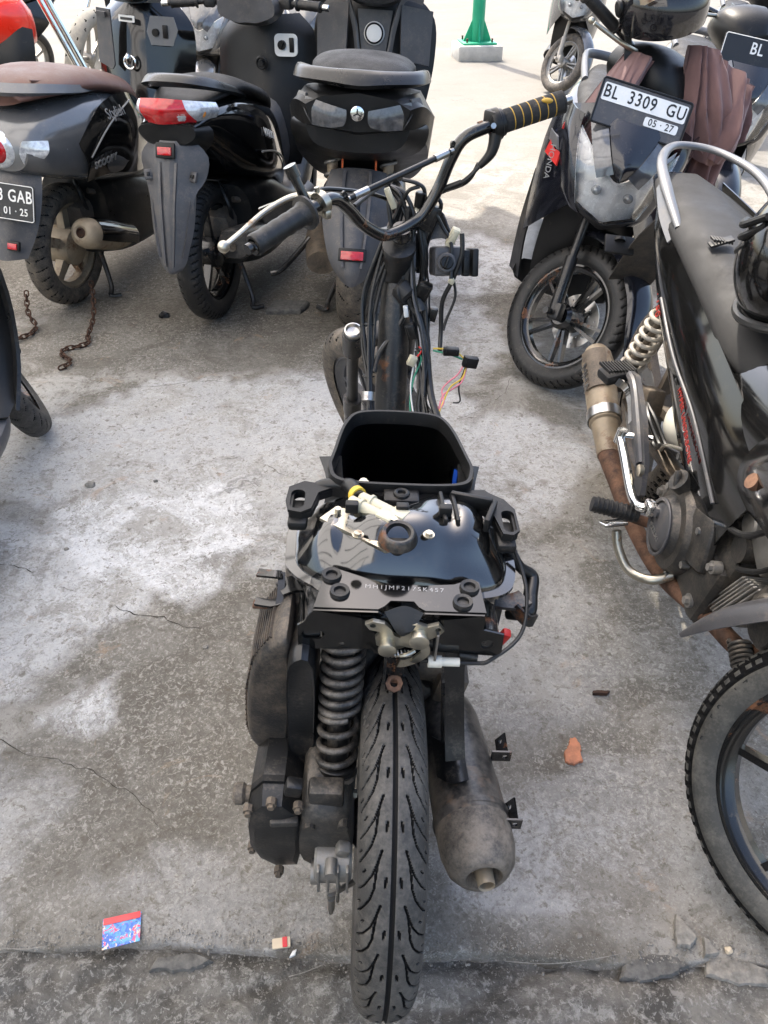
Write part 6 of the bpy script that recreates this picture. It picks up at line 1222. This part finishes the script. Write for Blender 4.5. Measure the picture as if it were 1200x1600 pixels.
g = G(); g.patch([[(-.11, -.22, .62), (0, -.27, .63), (.11, -.22, .62)], [(-.12, -.27, .52), (0, -.33, .53), (.12, -.27, .52)], [(-.11, -.32, .42), (0, -.38, .42), (.11, -.32, .42)], [(-.08, -.37, .33), (0, -.41, .325), (.08, -.37, .33)]], .006, 4, 4); cm = obj('mudguard', g, 'plastic_grey', C, ang=30)
plate_thing(C, fmat((.02, -.365, .535), (1, .0, 0), (0, .3, 1)), .27, .125, '      33 GAB', '01 · 25', 'plate_black', 'ink_white', False, .058, .06)
g = G(); g.box((.055, -.4, .385), (.05, .014, .035), (-20, 0, 0), .004); rfl = obj('reflector_base', g, 'plastic', cm)
g = G(); g.box((.055, -.408, .386), (.036, .01, .022), (-20, 0, 0), .002); obj('reflector', g, 'red_lens', rfl)
m0, m1 = V((.185, -.16, .375)), V((.185, .2, .24)); dm2 = (m1 - m0).normalized()
g = G(); g.lathe([(.012, .014), (0, .018), (-.004, .028), (0, .04), (.02, .054), (.05, .06), (.25, .058), (.34, .04), (.38, .025)], m0, dm2, 32); cmf = obj('muffler', g, 'tan_paint', C)
g = G(); g.lathe([(.008, .011), (.0, .013), (-.006, .016), (-.002, .02)], m0, dm2, 18, cap=False); g.cyl(m0 + dm2 * .004, m0 + dm2 * .006, .0125); obj('tail_pipe', g, 'rust_dark', cmf)
g = G(); u, v, d = basis(dm2); rows = [[m0 + d * s + (V((1, 0, 0)) * math.cos(a) + V((0, .35, .93)) * math.sin(a)) * (.068 - abs(s - .18) * .04) for a in (-.3, .2, .7, 1.2, 1.8, 2.4)] for s in (.06, .12, .2, .3, .36)]
g.patch(rows, .004, 4, 4); obj('heat_shield', g, 'gloss_black', cmf)
ls = inner_shield(C, .8, .24, .45, 1.04, 'clean_black', .06)
g = G(); g.plate([(-.04, .06), (.06, .06), (.075, .01), (.05, -.05), (-.045, -.05), (-.06, 0)], .012, frame((.13, .805, .94), (1, .3, 0), (0, .12, 1))); ip = obj('ignition_plate', g, 'silver_paint', ls)
g = G(); g.cyl((.115, .79, .94), (.115, .775, .94), .015, 14); g.box((.155, .795, .945), (.022, .01, .05), (0, 0, 10), .003); obj('key_knob', g, 'plastic', ip)
g = G(); g.ring((0, .735, .82), (0, -1, .1), .026, .006, 24); g.ell((0, .725, .835), (.012, .02, .024), 14, 8); obj('bag_hook', g, 'chrome', ls)
g = G(); g.plate([(-.05, .11), (.03, .11), (.045, -.1), (.03, -.12), (-.05, -.1)], .006, frame((-.12, .775, .9), (1, -.3, 0), (0, .12, 1))); g.strip([(-.15, .77, .99), (-.105, .76, .99)], (0, 0, 1), .02, .01, 0); obj('pocket_cover', g, 'plastic_grey', ls)
g = G(); g.plate(rrect(.075, .025, .004), .003, frame((0, .752, .985), (1, 0, 0), (0, .15, 1))); nbm = obj('name_badge', g, 'ink_white', ls)
g = G(); g.plate(rrect(.055, .01, .002), .003, frame((0, .749, .985), (1, 0, 0), (0, .15, 1))); obj('badge_mark', g, 'ink_black', nbm)
rear_handlebar(C, .78, 1.13, .33, 'clean_black')
g = G(); g.plate(rrect(.07, .05, .004), .003, frame((.02, .695, 1.115), (1, 0, 0), (0, .5, 1))); obj('paper_sticker', g, 'ink_white', C)
# ---------------------------------------------------------------- scooters and bikes in the sun behind
def far_scooter(label, loc, head, lean, paint, fork, st, rimm='alloy', stripes=False):
    T = thing('parked_scooter', label, 'scooter', loc, head, lean, GRP)
    M = steer_m(1.34, 26.5, st)
    wheel(T, (0, 0, .25), .25, .08, .178, None, 'rubber', rimm, nu=90, nv=16)
    wheel(T, None, .25, .08, .178, None, 'rubber_dirty', rimm, spokes=5, pair=.02, sw=.012, name='front_wheel', disc=-.05, M=M @ Matrix.Translation((0, 1.256, .25)), nu=140, nv=24)
    front_scooter(T, M, paint, fork); scooter_front_body(T, M, paint, stripes); return T
FS = far_scooter('silver grey scooter standing alone in the sun near the green post', (1.9, 9.25, 0), 165, -9, 'dark_grey_paint', 'spring_white', 48)
FB = far_scooter('dark blue scooter behind the draped jacket, facing outward', (2.5, 6.75, 0), 165, -9, 'navy_paint', 'spring_white', 25)
FC = far_scooter('dark blue scooter with black number plate beside the silver grab rail', (1.55, 4.75, 0), 170, -9, 'navy_paint', 'dusty_black', 10, 'black_steel')
plate_thing(FC, fmat((.0, 1.21, .91), (-1, 0, -.02), (0, -.4, .9)), .275, .125, 'BL', '', 'plate_black', 'ink_white', False, .06)
FD = far_scooter('grey scooter standing behind the black and matte scooters, facing outward', (-.45, 7.2, 0), 172, -9, 'silver_paint', 'dusty_black', 20)
far_scooter('black scooter in the far row behind the red tank motorcycle', (-3.3, 8.2, 0), 150, -9, 'clean_black', 'dusty_black', 20)
far_scooter('dark grey scooter in the far row behind the black inner shields', (-1.25, 7.3, 0), 176, -9, 'dark_grey_paint', 'dusty_black', 12)
# red motorcycle
RM = thing('red_motorcycle', 'motorcycle with bright red fuel tank and black seat behind the brown seat scooter', 'motorcycle', (-2.78, 4.6, 0), -60, -6)
wheel(RM, (0, 0, .3), .3, .11, .216, None, 'rubber_dirty', 'black_steel', nu=120, nv=20)
wheel(RM, (0, 1.32, .3), .3, .1, .216, None, 'rubber_dirty', 'black_steel', name='front_wheel', nu=120, nv=20, disc=.07)
g = G(); g.hull([(.36, [(0, .86), (.09, .84), (.12, .78), (.09, .7), (0, .68)]), (.5, [(0, .99), (.12, .97), (.17, .88), (.13, .74), (0, .7)]), (.7, [(0, 1.04), (.14, 1.01), (.2, .9), (.15, .75), (0, .7)]), (.88, [(0, 1.0), (.12, .97), (.16, .88), (.12, .76), (0, .72)]), (.95, [(0, .92), (.07, .9), (.09, .84), (.05, .78), (0, .76)])], 5, 5); obj('fuel_tank', g, 'red_paint', RM, ang=60)
g = G(); g.hull([(-.35, [(0, .9), (.07, .89), (.09, .86), (0, .84)]), (0, [(0, .86), (.12, .85), (.14, .8), (0, .78)]), (.38, [(0, .84), (.1, .83), (.11, .76), (0, .74)])], 4, 4); obj('seat', g, 'seat_vinyl', RM)
for sx in (-1, 1):
    g = G(); g.patch([[(.12 * sx, .7, .82), (.16 * sx, .82, .84), (.15 * sx, .92, .82)], [(.15 * sx, .68, .7), (.19 * sx, .8, .68), (.17 * sx, .9, .7)], [(.13 * sx, .7, .5), (.16 * sx, .78, .48), (.14 * sx, .86, .52)]], .006, 4, 4); obj('side_fairing', g, 'plastic', RM)
    g = G(); g.tube([(.1 * sx, 1.32, .3), (.1 * sx, 1.2, .55)], .026, 12, 0); g.tube([(.1 * sx, 1.2, .5), (.1 * sx, 1.02, 1.02)], .019, 12, 0); obj('fork_leg', g, 'chrome', RM)
    g = G(); g.cyl((.22 * sx, .93, 1.08), (.35 * sx, .86, 1.06), .018, 14); obj('grip', g, 'rubber', RM)
g = G(); g.box((0, .62, .45), (.24, .42, .36), (0, 0, 0), .05); obj('engine', g, 'alloy_dark', RM)
g = G(); g.tube([(-.25, .92, 1.08), (-.1, 1.0, 1.05), (.1, 1.0, 1.05), (.25, .92, 1.08)], .012, 10); obj('handlebar', g, 'chrome', RM)
# trail bike showing its pale front tyre
TB = thing('trail_motorcycle', 'motorcycle showing a pale dusty front tyre between red tank and black inner shield', 'motorcycle', (-1.98, 8.77, 0), 155, -9)
wheel(TB, (0, 0, .31), .31, .11, .22, None, 'rubber_dirty', 'alloy', nu=120, nv=20)
mat('pale_rubber', (.2, .19, .165), .8, var=.2, dust=.6, dcol=(.32, .29, .24), up=.1)
TM = steer_m(1.5, 27, 20)
wheel(TB, None, .37, .13, .26, tread_slant(.06, .6, .12, False, .15), 'pale_rubber', 'alloy', name='front_wheel', M=TM @ Matrix.Translation((0, 1.4, .37)), nu=200, nv=28)
for sx in (-1, 1):
    g = G(); g.tube([(.1 * sx, 1.4, .37), (.1 * sx, 1.02, 1.1)], .022, 12, 0); g.xf(TM); obj('fork_leg', g, 'chrome', TB)
g = G(); g.hull([(-.3, [(0, .9), (.08, .88), (0, .8)]), (.3, [(0, .88), (.13, .85), (.12, .6), (0, .4)]), (.95, [(0, 1.02), (.15, .95), (.12, .6), (0, .4)])], 4, 4); obj('body', g, 'plastic', TB)
g = G(); g.tube([TM @ V(p) for p in ((-.38, .9, 1.15), (0, 1.0, 1.1), (.38, .9, 1.15))], .014, 10); obj('handlebar', g, 'black_steel', TB)
# green post on its block
GP = thing('green_post', 'green steel post with gusset plates bolted on a concrete block', 'post', (1.05, 10.1, 0))
g = G(); g.box((0, 0, .07), (.5, .5, .16), (0, 0, 6), .02); obj('concrete_block', g, 'pale_concrete', GP)
g = G(); g.cyl((0, 0, .15), (0, 0, 4.0), .07, 32); obj('pole', g, 'green_paint', GP)
g = G(); g.box((0, 0, .16), (.38, .38, .022), (0, 0, 6), .004); bpz = obj('base_plate', g, 'green_paint', GP)
for k in range(4):
    a = R(6 + 90 * k - 45 + 45); g = G(); u = V((math.cos(a), math.sin(a), 0)); g.plate([(.066, 0), (.16, 0), (.07, .2)], .014, lambda x, y, z: u * x + V((0, 0, .172 + y)) + V((-u.y, u.x, 0)) * (z - .007)); obj('gusset', g, 'green_paint', bpz)
    a += R(45); g = G(); g.cyl((.2 * math.cos(a), .2 * math.sin(a), .16), (.2 * math.cos(a), .2 * math.sin(a), .21), .011, 10); obj('anchor_bolt', g, 'rust', bpz)
# ---------------------------------------------------------------- chain on the brown-seat scooter
def gz(x, y): return .006 * noise.noise(V((x * 1.7, y * 1.7, 0))) + .0035 * noise.noise(V((x * 7, y * 7, 4)))
g = G(); g.tube([(.011 * math.cos(R(a)) + (.007 if math.cos(R(a)) > 0 else -.007), .0085 * math.sin(R(a)), 0) for a in range(15, 375, 30)], .0032, 6, 0, closed=True); link0 = obj('chain_link', g, 'rust_dark'); LM_ = link0.data; bpy.data.objects.remove(link0)
def chain(label, pts):
    o = thing('chain', label, 'chain', pts[-1]); P = spl(pts, 40); acc = 0; last = P[0]; k = 0
    for i in range(1, len(P)):
        acc += (P[i] - P[i - 1]).length
        if acc >= .024:
            acc = 0; d = (P[i] - last).normalized(); u, v, _ = basis(d); 
            if k % 2: u, v = v, -u
            l = bpy.data.objects.new('chain_link', LM_); COL.objects.link(l); l.parent = o
            c = (P[i] + last) / 2 - V(pts[-1]); l.matrix_local = Matrix(((d.x, u.x, v.x, c.x), (d.y, u.y, v.y, c.y), (d.z, u.z, v.z, c.z), (0, 0, 0, 1))); last = P[i]; k += 1
    return o
chain('rusty chain hanging from the tan wheel rim and curled on the concrete', [(-1.23, 3.13, .13), (-1.2, 3.03, .09), (-1.19, 2.95, .04), (-1.19, 2.86, .014), (-1.17, 2.8, .012), (-1.2, 2.77, .012), (-1.25, 2.74, .012), (-1.235, 2.69, .012), (-1.2, 2.66, .012), (-1.19, 2.62, .012), (-1.22, 2.58, .012)])
chain('rusty chain lying under the tyre of the brown seat scooter', [(-1.5, 3.1, .1), (-1.47, 3.0, .05), (-1.43, 2.95, .015), (-1.43, 2.88, .012), (-1.47, 2.83, .012), (-1.5, 2.78, .012)])
# ---------------------------------------------------------------- litter, stones, broken edge
def shard(name, label, cat, loc, pts, th, m, rot=0, tilt=(0, 0), group=None, rough=1):
    rn = random.Random(len(label) * 7 + 3); c_, s_ = math.cos(R(rot)), math.sin(R(rot)); P = [(x * c_ - y * s_, x * s_ + y * c_) for x, y in pts]; out = []
    size = max(abs(v) for p in P for v in p)
    for i in range(len(P)):
        a, b = P[i], P[(i + 1) % len(P)]
        for k in range(5):
            t = k / 5; j = size * .045 * rough * (k > 0); out.append((a[0] + (b[0] - a[0]) * t + rn.uniform(-j, j), a[1] + (b[1] - a[1]) * t + rn.uniform(-j, j)))
    g = G(); rs = []
    for kx, z in ((.97, -.004), (1.0, th * .35), (.97, th * .75), (.88, th), (.6, th * 1.04), (.3, th * 1.06), (.02, th * 1.05)):
        rs.append([V((x * kx, y * kx, z + (tilt[0] * x + tilt[1] * y) * kx + th * .16 * rough * noise.noise(V((x * 55 * kx, y * 55 * kx, th * 900))))) for x, y in out])
    g.rings(rs); o = obj(name, g, m, ang=28); o.location = loc; return tag(o, label, cat, group)
mat('card_blue', (.06, .16, .5), .35, var=.5, vs=60, coat=.4); mat('card_pink', (.55, .1, .25), .35, var=.4, vs=80, coat=.4); mat('card_red', (.62, .03, .04), .35, var=.15, coat=.4); mat('card_cream', (.6, .5, .36), .5, var=.15)
mat('chip_stone', (.22, .205, .178), .9, var=.45, vs=60, bump=.9, bs=160); mat('terracotta', (.42, .17, .09), .85, var=.3, vs=60, bump=.4, bs=200); mat('dark_stone', (.11, .105, .095), .9, var=.5, vs=60, bump=.9, bs=160)
cd = thing('trading_card', 'small blue and pink printed card with a red top edge lying on the concrete', 'card', (-.445, .583, .004), 13)
g = G(); g.plate([(-.031, -.026), (.03, -.0245), (.032, .024), (-.032, .0255)], .0012, lambda x, y, z: V((x, y, z + .004 * math.cos(x * 60) + .002))); obj('card_sheet', g, 'card_blue', cd)
m, n, p = newmat('card_print'); tc = n('TexCoord').outputs['Object']
c = n.mix(n.rng(n.noise(tc, 60, 3, .6, .8), .4, .6), (.05, .13, .5), (.12, .4, .62)); c = n.mix(n.rng(n.noise(tc, 75, 2, .5, 1.), .56, .62), c, (.6, .08, .2)); c = n.mix(n.rng(n.noise(tc, 110, 2, .5, 1.5), .6, .66), c, (.7, .55, .4)); c = n.mix(n.rng(n.noise(tc, 90, 2, .5, 2.), .36, .3), c, (.03, .02, .08))
m.node_tree.links.new(c, p.inputs['Base Color']); p.inputs['Roughness'].default_value = .35
cd.children[0].data.materials[0] = m
g = G(); g.plate(rrect(.0615, .011, .001, 0, .0195), .0006, lambda x, y, z: V((x, y, z + .004 * math.cos(x * 60) + .0033))); obj('red_band', g, 'card_red', cd)
sc_ = thing('cigarette_scrap', 'torn cream and red scrap of cigarette pack on the dirt', 'scrap', (-.172, .562, .004), 8)
g = G(); g.plate(rrect(.03, .016, .002), .004, lambda x, y, z: V((x, y, z))); obj('paper', g, 'card_cream', sc_)
g = G(); g.plate(rrect(.008, .0162, .001, .006, 0), .001, lambda x, y, z: V((x, y, z + .0042))); obj('red_band', g, 'card_red', sc_)
shard('paper_scrap', 'tiny white torn paper beside the cigarette pack scrap', 'scrap', (-.152, .548, .002), [(-.006, -.006), (.004, -.003), (.007, .005), (0, .003)], .001, 'ink_white', 10)
shard('terracotta_chip', 'flat orange terracotta chip lying alone on the concrete', 'chip', (.39, .935, .004), [(-.018, -.03), (.0, -.034), (.018, -.022), (.014, -.005), (.016, .012), (.006, .032), (-.006, .03), (-.01, .01), (-.02, -.008)], .006, 'terracotta', -8)
shard('rust_flake', 'small dark rusty flake between muffler and motorcycle', 'flake', (.48, 1.085, .004), [(-.02, -.004), (.012, -.006), (.02, .002), (.0, .004), (-.018, .003)], .005, 'rust_dark')
def rock(name, label, cat, loc, r, m, seed, flat=.6, rot=0, group=None):
    g = G(); g.ell((0, 0, 0), (1, 1, 1), 12, 8)
    for v in g.bm.verts:
        d = v.co.normalized(); k = 1 + .35 * noise.noise(d * 1.4 + V((seed, 0, 0))) + .2 * noise.noise(d * 3 + V((0, seed, 0))); v.co = V((d.x * r[0] * k, d.y * r[1] * k, d.z * r[2] * k))
    o = obj(name, g, m, ang=20); o.location = (loc[0], loc[1], r[2] * .55 + loc[2]); o.rotation_euler = (0, 0, R(rot)); return tag(o, label, cat, group)
g_ = 'broken concrete chips by the kerb'
shard('concrete_chip', 'pointed pale concrete chip standing taller beside a smaller chip', 'chip', (.505, .578, .0), [(-.016, -.02), (.006, -.024), (.02, -.012), (.01, .006), (-.004, .03), (-.012, .012)], .014, 'chip_stone', 0, (.25, .1), g_)
shard('concrete_chip', 'small triangular concrete chip beside the pointed pale one', 'chip', (.54, .555, .0), [(-.012, -.012), (.014, -.012), (.008, .01), (.0, .016)], .01, 'chip_stone', 10, (0, .1), g_)
shard('broken_slab', 'long broken grey slab lifted along the kerb crack', 'slab', (.445, .53, -.022), [(-.06, -.012), (-.02, -.02), (.03, -.014), (.062, -.002), (.05, .012), (.01, .02), (-.045, .014)], .018, 'dark_stone', 4, (0, .1), 'broken kerb slabs')
shard('broken_slab', 'flat pale broken slab at the kerb below the front tyre', 'slab', (.58, .523, -.02), [(-.05, -.01), (.0, -.022), (.05, -.016), (.055, .01), (.01, .02), (-.045, .016)], .017, 'chip_stone', -6, (0, .05), 'broken kerb slabs')
shard('broken_slab', 'pale chunk of slab at the kerb beside the motorcycle tyre', 'slab', (.675, .528, -.024), [(-.04, -.016), (.03, -.02), (.05, .0), (.03, .022), (-.035, .016)], .026, 'chip_stone', 0, (0, .05), 'broken kerb slabs')
shard('broken_slab', 'low dark sliver of stone in the kerb seam below the card', 'slab', (-.34, .538, -.02), [(-.05, -.01), (.02, -.014), (.055, 0), (.03, .012), (-.04, .01)], .014, 'dark_stone', 3, (0, .05), 'broken kerb slabs')
rock('pebble', 'tiny yellowish pebble near the kerb slabs', 'pebble', (.575, .552, 0), (.007, .006, .005), 'card_cream', 3)
for i, (x, y, s, lb) in enumerate([(-.88, 1.86, .016, 'grey pebble on the pale worn concrete'), (-.69, 1.88, .008, 'tiny dark pebble on the pale worn concrete'), (-.86, 1.57, .007, 'tiny tan pebble by the dark concrete edge'), (.33, .575, .006, 'white speck of stone near the kerb crack'), (.245, 1.2, .006, 'dark grain of stone beside the muffler'), (-.42, 1.22, .007, 'whitish pebble on the dark damp concrete')]):
    rock('pebble', lb, 'pebble', (x, y, 0), (s, s * .8, s * .6), 'chip_stone' if i != 1 else 'dark_stone', i * 3.1)
def twig(label, pts, r, m):
    g = G(); g.tube(pts, r, 6, 4); return tag(obj('twig', g, m), label, 'twig')
twig('pale dry stem curved along the kerb near the concrete chips', [(.2, .535, .003), (.27, .53, .006), (.34, .537, .004), (.4, .548, .003)], .0007, 'chip_stone')
twig('thin dry twig lying left of the rear tyre', [(-.1, .53, .003), (-.13, .518, .004), (-.155, .512, .003)], .0008, 'chip_stone')
twig('thin pale stem beside the printed card', [(-.56, .56, .003), (-.6, .553, .005), (-.65, .556, .003)], .0008, 'chip_stone')
rock('plastic_debris', 'crumpled black plastic scrap near the silver mudguard wheel', 'scrap', (-.93, 3.07, 0), (.024, .018, .016), 'deep_black', 9)
shard('dark_plate', 'flat dark slab lying under the matte scooter', 'slab', (-.42, 3.15, .003), [(-.09, -.05), (.06, -.06), (.1, .03), (-.05, .06)], .02, 'dark_stone', 5)
# loose grit
vs = []; fs = []; rnd = random.Random(11)
def add_stone(x, y, z, s):
    b = len(vs); q = rnd.random() * 6
    for k in range(5):
        a = q + k * 1.2566; rr_ = s * (.7 + .5 * rnd.random()); vs.append((x + rr_ * math.cos(a), y + rr_ * math.sin(a), z - s * .2))
    vs.append((x + s * .2 * rnd.random(), y, z + s * (.5 + .4 * rnd.random())))
    for k in range(5): fs.append((b + k, b + (k + 1) % 5, b + 5))
for i in range(2600):
    x = rnd.uniform(-.75, .85); y = edge_y(x) + rnd.gauss(.012, .018); add_stone(x, y, gz(x, y) - (.008 if y < edge_y(x) else .0), .0006 + .0022 * rnd.random() ** 3)
for i in range(2600):
    x = rnd.uniform(-1.3, 1.0); y = rnd.uniform(.56, 2.6); add_stone(x, y, gz(x, y), .0006 + .0022 * rnd.random() ** 4)
me = bpy.data.meshes.new('grit'); me.from_pydata(vs, [], fs); gt = obj('grit', me, 'chip_stone', smooth=False); gt['kind'] = 'stuff'; gt['label'] = 'loose grit and sand grains scattered on the concrete'; gt['category'] = 'grit'
